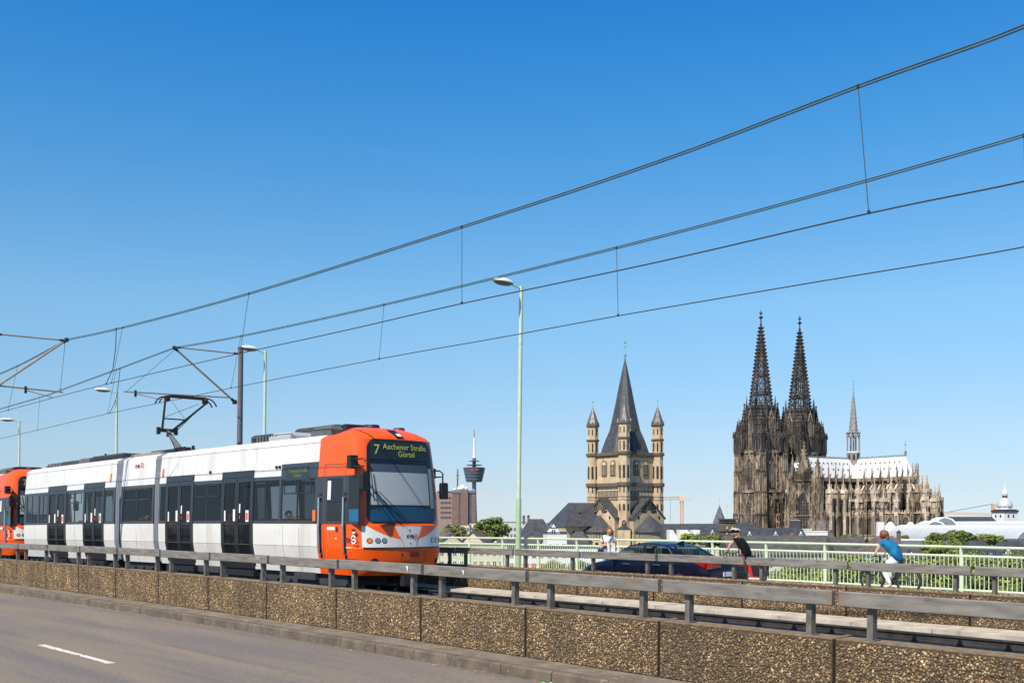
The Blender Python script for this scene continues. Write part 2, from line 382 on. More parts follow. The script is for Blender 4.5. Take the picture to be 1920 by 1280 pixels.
for i in range(-4, 14):
    x = -(18.32 + 2.19 * i)
    if not -48 < x < -10: continue
    inst(pm, 'railing_post', rl, (x + 29, 0, zoff(x)))
    for j in range(1, 17):
        xx = x - 2.19 * j / 17
        if xx < -47.9: break
        inst(bal, 'baluster', rl, (xx + 29, 0, zoff(xx)))

# ------------------------------------------------------------------ street lamps
def lamp(px, label):
    d = 29.45; x = S(px, d); z0 = -.12 + zoff(x)
    t = thing('street_lamp', label, 'street lamp', (x, d, z0), group='pale green lamps along the bridge'); t.rotation_euler = (0, R(1.0), 0)
    H = 11.55
    b = MB(); b.lathe([(.085, 2.9), (.078, H), (.03, H + .01)], 12); b.lathe([(.09, 9.2), (.09, 9.3)], 12); b.build('pole', M_green, t, True)
    b = MB(); b.lathe([(.125, 0), (.12, .9), (.115, .92), (.112, 2.9), (.09, 2.94)], 12); b.build('pole_sleeve', M_green2, t, True)
    b = MB(); b.tube([(0, -.05, H - .1), (0, -.5, H - .02)], [.03, .025], 8); b.build('arm', M_green, t, True)
    h = inst(None, 'lamp_head', t, (0, -.98, H + .03)); 
    b = MB(); b.ball((0, 0, 0), .55, 16, 0, .42, 1, .30); b.v = [Vector((p.x, p.y, max(p.z, -.02))) for p in b.v]; b.build('shell', M_lampw, h, True)
    b = MB(); b.ball((0, 0, -.02), .5, 16, 0, .42, 1, .26); b.v = [Vector((p.x, p.y, min(p.z, -.022))) for p in b.v]; b.build('lens', M_lampg, h, True)
lamp(971, 'tallest pale green street lamp, nearest, right of the tram nose'); lamp(494, 'pale green street lamp beside the dark catenary mast')
lamp(217, 'pale green street lamp rising over the middle tram car'); lamp(35, 'smallest pale green street lamp at the left edge')

# ------------------------------------------------------------------ overhead line
random.seed(5)
def wire(nm, label, cat, d, pts, r, m, double=0, grp=None):
    P = [P3(x, y, d(x) if callable(d) else d) for x, y in pts]
    def smooth(P):
        out = []
        for i in range(len(P) - 1):
            p0, p1, p2, p3 = P[max(i-1, 0)], P[i], P[i+1], P[min(i+2, len(P)-1)]
            for k in range(6):
                t = k / 6
                out.append(.5 * ((2*p1) + (p2-p0)*t + (2*p0-5*p1+4*p2-p3)*t*t + (3*p1-p0-3*p2+p3)*t**3))
        return out + [P[-1]]
    Q = smooth(P) if nm == 'contact_wire' else None
    b = MB(); c = P[len(P)//2].copy()
    def add(Q, dz):
        b.tube([q - c + Vector((0, 0, dz)) for q in Q], r, 6)
    if Q: add(Q, 0)
    else:
        k = next(i for i, (x, y) in enumerate(pts) if (x, y) in SUP)
        for seg in (P[:k+1], P[k:]):
            q = smooth(seg)
            add(q, 0)
            if double: add(q, -double)
    o = tag(b.build(nm, m, None, True, loc=c), label, cat, grp); return o
SUP = {(125, 636), (327, 651)}
D1, D2 = 12.3, 15.84
wire('messenger_wire', 'upper green double cable, highest of the overhead lines', 'wire', D1, [(2150, -68), (1920, 47), (1609, 160), (1230, 303), (866, 424), (467, 549), (230, 613), (125, 636), (33, 685), (-60, 725)], .011, M_patina, .035)
wire('messenger_wire', 'lower green double cable, second from the top of the overhead lines', 'wire', D2, [(2150, 176), (1920, 252), (1510, 369), (1156, 463), (720, 570), (452, 629), (327, 651), (222, 690.5), (112, 731), (75, 744), (-60, 783)], .011, M_patina, .035)
wire('contact_wire', 'thin dark contact wire of the near track, third line from the top', 'wire', D1, [(2150, 281), (1920, 340), (1629, 400), (1230, 492), (866, 569), (640, 621), (443, 664), (209, 718), (98, 746), (-60, 789)], .010, M_cu)
wire('contact_wire', 'thin dark contact wire above the tram, lowest overhead line', 'wire', D2, [(2150, 405), (1920, 463), (1510, 532), (1159, 592), (930, 634), (710, 673), (430, 728), (345, 746), (203, 775), (70, 806), (-60, 836)], .010, M_cu)
def dropper(a, b_, d, label, r=.006, m=M_cu, curve=None):
    pa, pb = P3(*a, d), P3(*b_, d); t = thing('dropper_wire', label, 'dropper wire', pa, group='droppers of the overhead line')
    mb = MB(); q = pb - pa
    if curve: mb.tube([(0,0,0)] + [P3(*c, d) - pa for c in curve] + [q], r, 6)
    else: mb.tube([(0, 0, 0), q], r, 5)
    mb.build('wire', m, t, True)
    for c in (Vector((0, 0, -.012)), q + Vector((0, 0, .012))):
        k = MB(); k.box(c.x - .016, c.x + .016, c.y - .014, c.y + .014, c.z - .022, c.z + .022); k.build('clamp', M_darkm, t)
dropper((1609, 160), (1629, 400), D1, 'long dropper at upper right joining the top cable to its contact wire')
dropper((866, 424), (866, 569), D1, 'dropper left of the tall lamp head, between top cable and contact wire')
dropper((467, 549), (450, 662), D1, 'dropper passing just left of the dark mast top')
dropper((230, 613), (209, 718), D1, 'thin straight dropper beside the curved jumper cable')
dropper((33, 685), (15, 770), D1, 'dropper behind the slanted strut at the far left')
dropper((1920, 252), (1924, 463), D2, 'dropper at the right picture edge on the lower cable')
dropper((1156, 463), (1159, 592), D2, 'dropper right of the tall lamp, above the twin-turret church')
dropper((720, 570), (711, 673), D2, 'dropper above the orange tram cab')
dropper((452, 629), (433, 727), D2, 'dropper crossing left of the mast, below the lower cable')
dropper((218, 693), (202, 775), D2, 'thin dropper in front of the lamp pole over the middle tram car')
dropper((75, 744), (70, 806), D2, 'leftmost short dropper of the lower cable')
dropper((218, 615), (199, 720), D1, 'thick curved jumper cable hanging from the top cable', .012, M_black, [(217, 650), (212, 690)])
dropper((225, 691), (206, 774), D2, 'thick curved jumper cable hanging from the lower cable', .012, M_black, [(222, 720), (217, 750)])

def mast(px, d, py_top, label, sgn, lean=0.0):
    x = S(px, d); ztop = ZW(px, py_top, d)
    t = thing('catenary_mast', label, 'mast', (x, d, -.1 + zoff(x)), group='catenary masts beside the tracks'); t.rotation_euler = (0, R(lean), 0)
    h = ztop - t.location.z
    b = MB(); b.lathe([(.12, 0), (.085, h), (.04, h + .02)], 14); b.build('pole', M_mast, t, True)
    b = MB(); b.lathe([(.11, h - .06), (.11, h)], 14); b.box(-.2, .2, -.2, .2, 0, .06); b.build('collar', M_mast, t)
    return t
mastR = mast(446, 17.75, 652, 'dark grey catenary mast standing behind the tram roof', 1, 1.6)
mastL = mast(-12, 10.15, 610, 'dark grey catenary mast just outside the left picture edge', -1)
def cantilever(label, pts_top, pts_diag, reg, steady, hang, d_m, d_w, steady_d, s_sup):
    """two tubes from the mast to the cable, a registration tube and a steady arm; all lie across the track"""
    xs = s_sup
    def PP(px, py):                                       # a point in the vertical plane X = xs
        u = (px - 960) / F; d = -xs * (CA * u + SA) / (CA - SA * u); v = P3(px, py, d); v.x = xs; return v
    c = PP(*pts_top[0]); t = thing('cantilever_arm', label, 'cantilever', c, group='cantilever arms holding the overhead line')
    def tb(nm, a, b_, r, m=M_tubeg, caps=True):
        k = MB(); k.tube([a - c, b_ - c], r, 8)
        if caps:
            dv = (b_ - a).normalized()
            k.tube([a - c, a - c + dv * .16], r * 1.5, 8, 1); k.tube([b_ - c - dv * .14, b_ - c], r * 1.5, 8, 1)
        k.build(nm, [m, M_darkm], t, True)
    tb('top_tube', PP(*pts_top[0]), PP(*pts_top[1]), .024); tb('diagonal_tube', PP(*pts_diag[0]), PP(*pts_diag[1]), .036)
    tb('registration_tube', PP(*reg[0]), PP(*reg[1]), .024, caps=False)
    a, b_ = PP(*steady[0]), PP(*steady[1])
    k = MB(); k.tube([a - c, b_ - c], .014, 6); k.build('steady_arm', M_tubeg, t, True)
    k = MB(); k.box(-.03, .03, -.03, .03, -.1, .12); k.build('steady_arm_bracket', M_darkm, t, loc=a - c)
    k = MB(); k.tube([PP(*hang[0]) - c, PP(*hang[1]) - c], .007, 5); k.build('hanger_wire', M_cu, t)
    k = MB(); k.box(-.06, .06, -.06, .06, -.08, .06); k.build('mast_clamp', M_darkm, t, loc=PP(*pts_diag[0]) - c)
    k = MB(); k.box(-.05, .05, -.05, .05, -.06, .06); k.build('cable_saddle', M_darkm, t, loc=PP(*pts_diag[1]) - c)
cantilever('brown tube bracket reaching left from the dark mast', [(446, 663), (331, 651)], [(440, 753), (327, 652)], [(428, 745), (232, 734)], [(254, 738), (302, 749)], [(327, 656), (238, 733)], 0, 0, 0, S(327, D2))
cantilever('brown tube bracket entering at the left picture edge', [(-8, 626), (120, 638)], [(-10, 727), (125, 637)], [(-2, 723), (118, 735)], [(48, 731), (98, 745)], [(122, 643), (113, 732)], 0, 0, 0, S(125, D1))
# ------------------------------------------------------------------ tram
M_tw = mat('tram_white_paint', (.70, .68, .64), .32, var=.06, vs=1.2, coat=.3)
add_layer(M_tw, (.46, .41, .34), 1.6, .55, .85, (1, 1, .2))
add_layer(M_tw, (.34, .29, .23), 9, .62, .85, (1, 1, .12), seed=5)
M_to = mat('tram_orange_paint', (.84, .092, .004), .35, coat=.12)
M_td = mat('tram_dark_band', (.038, .042, .050), .28)
M_tdoor = mat('tram_door_paint', (.022, .025, .03), .3)
M_glass = glass('tram_tinted_glass', (.80, .83, .86), .80, base=(.05, .06, .075)); M_dglass = glass('door_tinted_glass', (.5, .54, .58), .68, base=(.03, .035, .042))
M_gw = glass('clear_windscreen_glass', (.86, .90, .92), .82, .02)
M_bel = mat('bellows_grey', (.15, .165, .19), .7)
M_bel2 = mat('bellows_fold_light', (.26, .28, .31), .7)
M_roofg = mat('roof_box_grey', (.115, .12, .125), .6, var=.25, vs=3)
M_roofd = mat('roof_box_dark', (.045, .045, .048), .6, var=.3, vs=4)
M_roofl = mat('roof_cover_pale', (.34, .36, .37), .6)
M_amber = mat('amber_lens', (.75, .16, .02), .25)
M_redl = mat('red_lens', (.55, .02, .015), .2)
M_lens = mat('lamp_chrome_lens', (.30, .31, .33), .12, .7)
M_chrome = mat('polished_handle', (.72, .72, .74), .2, .9)
M_blind = mat('sun_blind_fabric', (.74, .74, .73), .8)
M_blind_shade = mat('sun_blind_hood_shadow', (.10, .13, .19), .7)  # shadow of the roof hood, painted across the top of the blind
M_dash = mat('dashboard_blue', (.012, .12, .23), .5)
M_led = bpy.data.materials.new('led_yellow_green'); M_led.use_nodes = True
_b = M_led.node_tree.nodes['Principled BSDF']; _b.inputs['Base Color'].default_value = (.35, .36, .08, 1); _b.inputs['Emission Color'].default_value = (.62, .68, .10, 1); _b.inputs['Emission Strength'].default_value = .26
M_leddim = mat('dim_display_lettering', (.16, .17, .05), .5)
M_sign = mat('sign_panel', (.022, .034, .042), .35)
M_txtd = mat('dark_lettering', (.06, .012, .01), .5); M_txtr = mat('dark_red_lettering', (.22, .012, .012), .5)
M_txtw = mat('white_lettering', (.8, .78, .75), .5); M_txtk = mat('black_lettering', (.03, .03, .035), .5)
M_logo = mat('logo_red', (.70, .05, .03), .4)
M_inter = mat('tram_interior_panel', (.62, .61, .58), .7); M_seat = mat('tram_seat_fabric', (.05, .045, .06), .8)
M_yel = mat('yellow_handrail', (.65, .42, .03), .4)
M_floor = mat('tram_floor', (.10, .10, .11), .8)
M_seam = mat('panel_seam', (.10, .09, .085), .7)

TD = 14.41; TC = 15.73; TXR = -36.5; TZ = .14
troot = thing('tram', 'orange and white articulated tram with a lit line 7 sign, nose towards the right', 'tram', (TXR, TC, TZ + zoff(TXR)))
troot.rotation_euler = (0, -math.atan(-2 * KC * (TXR + 27.5)), 0)
def tx(px): return S(px, TD) - TXR
def tz(px, py): return ZW(px, py, TD) - TZ
PROF = [(.40, 1.20), (.60, 1.235), (1.06, 1.315), (1.5, 1.32), (2.0, 1.315), (2.91, 1.275), (3.78, 1.19), (3.82, 1.15)]
def wid(z):
    if z <= PROF[0][0]: return PROF[0][1]
    for (a, b_), (c, d) in zip(PROF, PROF[1:]):
        if z <= c: return b_ + (d - b_) * (z - a) / (c - a)
    return PROF[-1][1]
def tb_bend(b):
    for p in b.v: p.z -= KC * p.x * p.x
    return b
def slab(b, x0, x1, z0, z1, o0, o1, m=0, side=-1):
    """a panel following the side of the car, from o0 inside to o1 outside of its surface"""
    zs = [z0] + [z for z, _ in PROF if z0 + .02 < z < z1 - .02] + [z1]
    nx = max(1, int(abs(x1 - x0) / 2.5)); 
    ring = [(side * (wid(z) + o1), z) for z in zs] + [(side * (wid(z) + o0), z) for z in zs[::-1]]
    b.loft([[(x0 + (x1 - x0) * i / nx, y, z) for y, z in ring] for i in range(nx + 1)], m)
def tpart(name, m, fn, parent=None, smooth=False, ang=40, kind=None):
    b = MB(); fn(b); tb_bend(b); o = b.build(name, m, parent or troot, smooth, ang=ang)
    if kind: o['kind'] = kind
    return o
XA0, XA1 = tx(297), tx(594)            # front car
XB0, XB1 = tx(226), tx(287)            # short middle car
XC0, XC1 = tx(45), tx(214)             # rear car
ZB0, ZB1, ZD1, ZK = 1.65, 2.91, 3.06, .40
def opening_list(*px): return [(tx(a), tx(b_)) for a, b_ in px]
secs = [
 (XA0, XA1, opening_list((312, 360), (417, 472)), opening_list((300, 310), (362, 414), (474, 522), (526, 589))),
 (XB0, XB1, [], opening_list((229, 284))),
 (XC0, XC1, opening_list((90, 122), (157, 193)), opening_list((49, 70), (72, 88), (124, 155), (195, 211)))]
for x0, x1, doors, wins in secs:
    def shell(b):
        for sd in (-1, 1):
            ds = sorted(doors)
            cuts = [x0] + [c for d in ds for c in d] + [x1]
            for i in range(0, len(cuts), 2):
                slab(b, cuts[i], cuts[i+1], ZK, ZB0, -.05, 0, 0, sd)
            slab(b, x0, x1, ZD1, 3.82, -.05, 0, 0, sd)
            for i in range(0, len(cuts), 2): slab(b, cuts[i], cuts[i+1], ZB1, ZD1, -.05, 0, 0, sd)
        n = max(2, int((x1 - x0) / 2))
        ring = [(-1.15, 3.80), (-1.0, 3.90), (-.6, 3.96), (0, 3.98), (.6, 3.96), (1.0, 3.90), (1.15, 3.80), (1.1, 3.76), (0, 3.9), (-1.1, 3.76)]
        b.loft([[(x0 + (x1 - x0) * i / n, y, z) for y, z in ring] for i in range(n + 1)], 0)
    tpart('car_body', M_tw, shell)
    ops = sorted(doors + wins); cuts = [x0] + [c for d in ops for c in d] + [x1]
    for sd in (-1, 1):
        for i in range(0, len(cuts), 2):
            if cuts[i+1] > cuts[i] + .01: tpart('window_pillar', M_td, lambda b: slab(b, cuts[i], cuts[i+1], ZB0, ZB1, -.05, .001, 0, sd))
    def inside(b):
        b.box(x0, x1, -1.2, 1.2, .62, .70, 1); b.box(x0, x1, -1.1, 1.1, 3.1, 3.14, 0)
        for sd in (-1, 1): b.box(x0, x1, sd * 1.22 - .02, sd * 1.22 + .02, .7, 1.6, 0) if not doors else None
    tpart('interior_lining', [M_inter, M_floor], inside)
    for a, c in wins:
        w = c - a
        def win(b):
            slab(b, a + .01, c - .01, ZB0 + .09, ZB1 - .10, -.012, .004)
        wn = tpart('window', M_glass, win)
        for z0_, z1_ in ((ZB0, ZB0 + .09), (ZB1 - .10, ZB1)): tpart('window_rail', M_td, lambda b: slab(b, a, c, z0_, z1_, -.05, .001), wn)
        if w > .9:
            def fr(b):
                slab(b, (a+c)/2 - .02, (a+c)/2 + .02, ZB0 + .09, ZB1 - .1, -.02, .008)
            if w < 3.4: tpart('window_bar', M_blackgl, fr, wn)
        if 1.6 < w < 3.4:                                 # tilting top lights
            def tl(b):
                for u, v in ((a + .14, (a+c)/2 - .05), ((a+c)/2 + .05, c - .14)):
                    for q in ((u, v, 2.42, 2.455), (u, v, 2.76, 2.795), (u, u + .04, 2.42, 2.795), (v - .04, v, 2.42, 2.795)): slab(b, *q, 0, .012)
            tpart('top_light_frame', M_blackgl, tl, wn)
        def far(b): slab(b, a + .01, c - .01, ZB0 + .09, ZB1 - .10, -.012, .004, 0, 1)
        fw = tpart('window', M_glass, far)
        for z0_, z1_ in ((ZB0, ZB0 + .09), (ZB1 - .10, ZB1)): tpart('window_rail', M_td, lambda b: slab(b, a, c, z0_, z1_, -.05, .001, 0, 1), fw)
    for a, c in doors:
        mid = (a + c) / 2
        for sd in (-1, 1):
            def dr(b):
                for u, v in ((a + .015, mid - .012), (mid + .012, c - .015)):
                    for q in ((u, v, .66, .80), (u, v, 2.80, 2.93), (u, u + .085, .80, 2.80), (v - .085, v, .80, 2.80), (u, v, 1.62, 1.66)): slab(b, *q, -.04, .012, 0, sd)
                slab(b, a - .07, a + .015, .5, ZD1 + .0, -.05, .016, 0, sd); slab(b, c - .015, c + .07, .5, ZD1 + .0, -.05, .016, 0, sd)
                slab(b, a - .07, c + .07, 2.94, ZD1 + .06, -.05, .016, 0, sd)
                slab(b, a, c, .40, .64, -.06, .02, 0, sd)
            d = tpart('door', M_tdoor, dr)
            for u, v in ((a + .1, mid - .097), (mid + .097, c - .1)): tpart('door_glass', M_dglass, lambda b: slab(b, u, v, .80, 2.80, -.012, -.002, 0, sd), d)
            tpart('door_step', M_darkm, lambda b: b.box(a - .05, c + .05, *((-1.30, -1.0) if sd < 0 else (1.0, 1.30)), .20, .36), d)
            if sd < 0:
                for u, wd, z0, z1 in ((a + .13, .07, 1.72, 2.02), (mid - .2, .12, 1.72, 2.05), (c - .33, .16, 1.70, 2.02), (mid + .15, .06, 1.95, 2.2)): tpart('notice_sticker', M_txtw, lambda b: slab(b, u, u + wd, z0, z1, 0, .014), d)
                for q in ((c - .3, c - .2, 1.75, 1.95, 0, .017), (mid + .16, mid + .2, 1.78, 1.88, 0, .016)): tpart('notice_print', M_logo, lambda b: slab(b, *q), d)
    # interior: seats, poles and a few lit panels seen through the glass
    k = 0; xx = x0 + .5
    while xx < x1 - .6:
        if not any(a - .45 < xx < c + .3 for a, c in doors):
            for sd in (-.78, .78):
                def st(b): b.box(xx, xx + .45, sd - .4, sd + .4, .95, 1.08); b.box(xx - .03, xx + .06, sd - .4, sd + .4, 1.08, 1.78); b.box(xx+.1, xx+.3, sd-.3, sd+.3, .68, .95)
                tpart('seat', M_seat, st)
            if k % 2 == 0:
                def pl(b): b.tube([(xx - .05, -.4, .7), (xx - .05, -.4, 3.1)], .02, 6); b.tube([(xx - .0, -.9, 1.8), (xx - .0, -.5, 1.86)], .02, 6)
                tpart('handrail', M_yel, pl)
        xx += .85; k += 1
def seams(b):
    for px in (340, 392, 447, 502, 100, 136, 175, 255): slab(b, tx(px), tx(px) + .014, 3.12, 3.8, -.01, .0015)
    for px in (530, 560, 388, 140, 255, 66): slab(b, tx(px), tx(px) + .012, .42, 1.6, -.01, .0015)
    slab(b, XA0, XA1, 1.07, 1.082, -.01, .0012); slab(b, XC0, XC1, 1.07, 1.082, -.01, .0012); slab(b, XB0, XB1, 1.07, 1.082, -.01, .0012); slab(b, XA0, XA1, 3.70, 3.712, -.01, .0012); slab(b, XC0, XC1, 3.70, 3.712, -.01, .0012)
tpart('panel_seam', M_seam, seams, kind='stuff')
# tall dark panel with the side destination display
def tallp(b): slab(b, tx(525), tx(594), 2.85, 3.22, -.04, .004)
tpart('window_band', M_td, tallp)
def sdisp(b): slab(b, tx(534), tx(577), 2.78, 3.14, -.03, .010)
sd_ = tpart('side_display', M_sign, sdisp)
for i, (t, z) in enumerate((('7 Aachener Straße', 3.02), ('Gürtel', 2.90))):
    me = text_mesh(t, .125, 'lettering', M_leddim, .002, .002)
    inst(me, 'lettering', sd_, (tx(556), -wid(z) - .014, z - KC * tx(556) ** 2), rot=(R(92), 0, 0))
# bellows
for a, c in ((tx(214), tx(226)), (tx(287), tx(297))):
    def bl(b):
        n = 7
        for i in range(n):
            u = a + (c - a) * i / n; v = a + (c - a) * (i + .62) / n
            ring = [(s_ * (wid(z) - .02), z) for s_, z in ((-1, .45), (-1, 1.1), (-1, 2.9), (-1, 3.75))] + [(-.9, 3.93), (.9, 3.93)] + [(s_ * (wid(z) - .02), z) for s_, z in ((1, 3.75), (1, 2.9), (1, 1.1), (1, .45))]
            b.loft([[(x, y, z) for y, z in ring] for x in (u, v)], i % 2)
        ring = [(-1.2, .5), (-1.22, 3.7), (-.9, 3.85), (.9, 3.85), (1.22, 3.7), (1.2, .5)]
        b.loft([[(x, y, z) for y, z in ring] for x in (a, c)], 0)
    tpart('bellows', [M_bel, M_bel2], bl)
# amber side markers, camera pods and small prints
for px in (205, 303): tpart('side_marker', M_amber, lambda b: slab(b, tx(px) - .04, tx(px) + .04, 3.12, 3.38, -.01, .03))
for px in (516, 522, 392): tpart('camera_pod', M_black, lambda b: b.ball((tx(px), -wid(3.1) - .01, 3.15), .05, 8))
me = text_mesh('KVB', .2, 'lettering', M_txtr, .002, .004); inst(me, 'lettering', troot, (tx(253), -wid(3.5) - .006, 3.52), rot=(R(94), 0, 0))
def ring_logo(r, m, w=.22):
    b = MB(); n = 18; 
    for k in range(n):
        if k in (0, 9): continue
        a, c = 2*math.pi*k/n, 2*math.pi*(k+1)/n
        b.prism([(r*math.cos(a), r*math.sin(a)), (r*math.cos(c), r*math.sin(c)), (r*(1-w)*math.cos(c), r*(1-w)*math.sin(c)), (r*(1-w)*math.cos(a), r*(1-w)*math.sin(a))], 'y', -.003, 0)
    b.prism([(-r*.55, -.12*r), (r*.1, -.12*r), (r*.1, -.3*r), (r*.6, 0), (r*.1, .3*r), (r*.1, .12*r), (-r*.55, .12*r)], 'y', -.003, 0)
    return b.mesh('round_logo', m)
inst(ring_logo(.13, M_logo), 'round_logo', troot, (tx(253) + .38, -wid(3.5) - .006, 3.52), rot=(R(4), 0, 0))
# roof gear
ZR = 3.93
def rbox(name, m, x0, x1, y0, y1, h, bev=.06):
    def f(b): b.loft([[(x0, y0, ZR - .12), (x1, y0, ZR - .12), (x1, y1, ZR - .12), (x0, y1, ZR - .12)], [(x0, y0, ZR + h - bev), (x1, y0, ZR + h - bev), (x1, y1, ZR + h - bev), (x0, y1, ZR + h - bev)], [(x0 + bev, y0 + bev, ZR + h), (x1 - bev, y0 + bev, ZR + h), (x1 - bev, y1 - bev, ZR + h), (x0 + bev, y1 - bev, ZR + h)]])
    return tpart(name, m, f)
rbox('roof_box', M_roofg, tx(449), tx(484), -.95, .6, .20); rbox('roof_box', M_roofl, tx(484), tx(524), -.98,   .5, .18, .1)
rbox('roof_box', M_roofd, tx(486), tx(560), -.2, .9, .36); rbox('roof_box', M_roofg, tx(562), tx(600), -.98, .8, .22, .1)
rbox('roof_box', M_roofd, tx(98), tx(130), -.95, .7, .13); rbox('roof_box', M_roofg, tx(130), tx(150), -.97, .6, .16, .06); rbox('roof_box', M_roofd, tx(150), tx(206), -.9, .8, .19, .06)
rbox('roof_box', M_roofg, tx(62), tx(96), -.8, .5, .15, .07); rbox('roof_box', M_tubeg, tx(230), tx(285), -1.02, -.9, .05, .02)
def grill(b):
    for i in range(9): 
        x = tx(452) + i * .16; b.box(x, x + .05, -.965, -.955, ZR + .0, ZR + .13)
    for i in range(14):
        x = tx(155) + i * .2; b.box(x, x + .08, -.915, -.9, ZR + .0, ZR + .12)
    b.box(tx(449) + .1, tx(449) + .3, -.97, -.955, ZR + .02, ZR + .1)
tpart('roof_grille', M_darkm, grill)
for _y, _h in ((-.6, .21), (-.3, .17)): tpart('roof_conduit', M_darkm, lambda b: b.tube([(tx(560), _y, ZR + .05), (tx(575), _y, ZR + _h), (tx(612), _y, ZR + _h)], .04, 6))
tpart('roof_vent', M_darkm, lambda b: b.box(tx(608), tx(614), -.75, -.2, ZR, ZR + .24)); tpart('roof_stub', M_darkm, lambda b: b.tube([(tx(156), -.5, ZR), (tx(156), -.5, ZR + .30)], .04, 6))
for px in (66, 72, 78, 84, 90, 306, 314, 330): tpart('insulator', M_darkm, lambda b: b.lathe([(.06, ZR), (.07, ZR + .06), (.04, ZR + .07), (.06, ZR + .12), (.03, ZR + .15)], 8, (tx(px), -.75, 0)))

# pantograph
xb, xk, xh = S(340, TC) - TXR, S(314, TC) - TXR, S(350, TC) - TXR
zb_, zk_, zh_ = ZR + .12, ZW(314, 806, TC) - TZ, ZW(350, 746, TC) - TZ
pan = thing_part = inst(None, 'pantograph', troot)
def ppart(n, m, fn): return tpart(n, m, fn, pan, True)
def pbase(b):
    for y in (-.55, .55): b.tube([(xb - 1.0, y, zb_), (xb + .9, y, zb_)], .04, 6)
    for x in (-.95, -.2, .3, .85): b.tube([(xb + x, -.6, zb_), (xb + x, .6, zb_)], .035, 6)
    for x in (-.9, .8):
        for y in (-.5, .5): b.lathe([(.08, -.2), (.1, -.12), (.06, -.1), (.1, -.04), (.05, 0)], 8, (xb + x, y, zb_))
    b.box(xb - .3, xb + .3, -.12, .2, zb_ - .05, zb_ + .14)
ppart('base_frame', M_darkm, pbase)
ppart('lower_arm', M_roofg, lambda b: b.tube([(xb, 0, zb_ + .05), (xk, 0, zk_)], [.085, .06], 8))
ppart('control_rod', M_darkm, lambda b: b.tube([(xb - .55, .1, zb_ + .05), (xk - .12, .1, zk_ - .12)], .022, 6))
def knee(b):
    b.tube([(xk, -.32, zk_), (xk, .32, zk_)], .065, 8); b.box(xk - .06, xk + .06, -.36, -.26, zk_ - .14, zk_ + .1); b.box(xk - .06, xk + .06, .26, .36, zk_ - .14, zk_ + .1); b.box(xk - .18, xk - .05, .05, .15, zk_ - .2, zk_ + .05)
ppart('knee_joint', M_darkm, knee)
def uarm(b):
    for sg in (-1, 1): b.tube([(xk, sg * .18, zk_), (xh, sg * .72, zh_ - .1)], [.042, .032], 6)
    t = .36; b.tube([(xk + (xh-xk)*t, -.18 - .54*t, zk_ + (zh_-zk_)*t), (xk + (xh-xk)*t, .18 + .54*t, zk_ + (zh_-zk_)*t)], .025, 6)
    b.tube([(xk + .05, .25, zk_ - .05), (xh, .62, zh_ - .16)], .014, 5); b.tube([(xk + (xh-xk)*.4, -.36, zk_ + (zh_-zk_)*.4), (xh, .45, zh_ - .15)], .008, 4); b.tube([(xk + (xh-xk)*.4, .36, zk_ + (zh_-zk_)*.4), (xh, -.5, zh_ - .15)], .008, 4)
ppart('upper_arm', M_black, uarm)
def head(b):
    for x in (xh - .16, xh + .16):
        b.tube([(x, -1.0, zh_ - .22), (x, -.93, zh_ - .1), (x, -.82, zh_ - .01), (x, -.7, zh_ + .02), (x, .7, zh_ + .02), (x, .82, zh_ - .01), (x, .93, zh_ - .1), (x, 1.0, zh_ - .22)], .024, 6)
        b.box(x - .025, x + .025, -.62, .62, zh_ + .0, zh_ + .06)
    for y in (-.66, .66): b.tube([(xh - .18, y, zh_ - .03), (xh + .18, y, zh_ - .03)], .03, 6); b.box(xh - .06, xh + .06, y - .08, y + .08, zh_ - .14, zh_ - .02)
ppart('contact_strip', M_black, head)

# ---- cab and nose
XN = tx(672); XF = S(688, 14.70) - TXR + .16            # side corner, windscreen plane
LEV = [(.40, .18), (.52, .29), (.80, .34), (1.06, .36), (1.09, .31), (1.62, .27), (1.66, .24), (2.2, .21), (2.9, .15), (3.5, .09), (3.74, .06), (3.84, -.03), (3.96, -.26), (4.06, -.56), (4.13, -.95)]
def lv(z):
    for (a, b_), (c, d) in zip(LEV, LEV[1:]):
        if z <= c: return b_ + (d - b_) * (z - a) / (c - a)
    return LEV[-1][1]
def wz(z):                                              # half width of the nose
    w = wid(min(z, 3.78))
    if z > 3.78: w = 1.19 - (z - 3.78) * 1.15
    return w
TT = [0, .12, .3, .5, .66, .78, .86, .92, .96, .985, 1.0]
def qz(z): return .34 if z < 1.62 else .14 if z > 1.66 else .34 - 5.0 * (z - 1.62)
def fx(t, z):
    a = abs(t); q = qz(z); return XF + lv(z) - .30 + (q - .14) * .75 - q * a * a - .17 * a ** 10
def front_pt(t, z, out=0.0):
    a = abs(t); n = Vector((1, (1.0 * qz(z) * t + .7 * t * a ** 9), 0)).normalized(); return Vector((fx(t, z), t * wz(z), z)) + n * out
def cabs(b):
    rings = []
    zl = [z for z, _ in LEV]
    for z in zl:
        w = wz(z); pts = [(XA1 + .01, -w, z), ((XA1 + fx(1, z)) / 2, -w, z)]
        pts += [tuple(front_pt(-t, z)) for t in TT[::-1]] + [tuple(front_pt(t, z)) for t in TT[1:]]
        pts += [((XA1 + fx(1, z)) / 2, w, z), (XA1 + .01, w, z)]
        if z > 3.9:                                        # hood ramps down towards the car roof
            pts = [(x, y, z if x > XA1 + 1.0 else z - (z - 3.86) * min(1, (XA1 + 1.0 - x))) for x, y, _ in pts]
        rings.append(pts)
    b.loft(rings, 0, True, True)
cab = tpart('cab', M_to, cabs, None, True, 35)
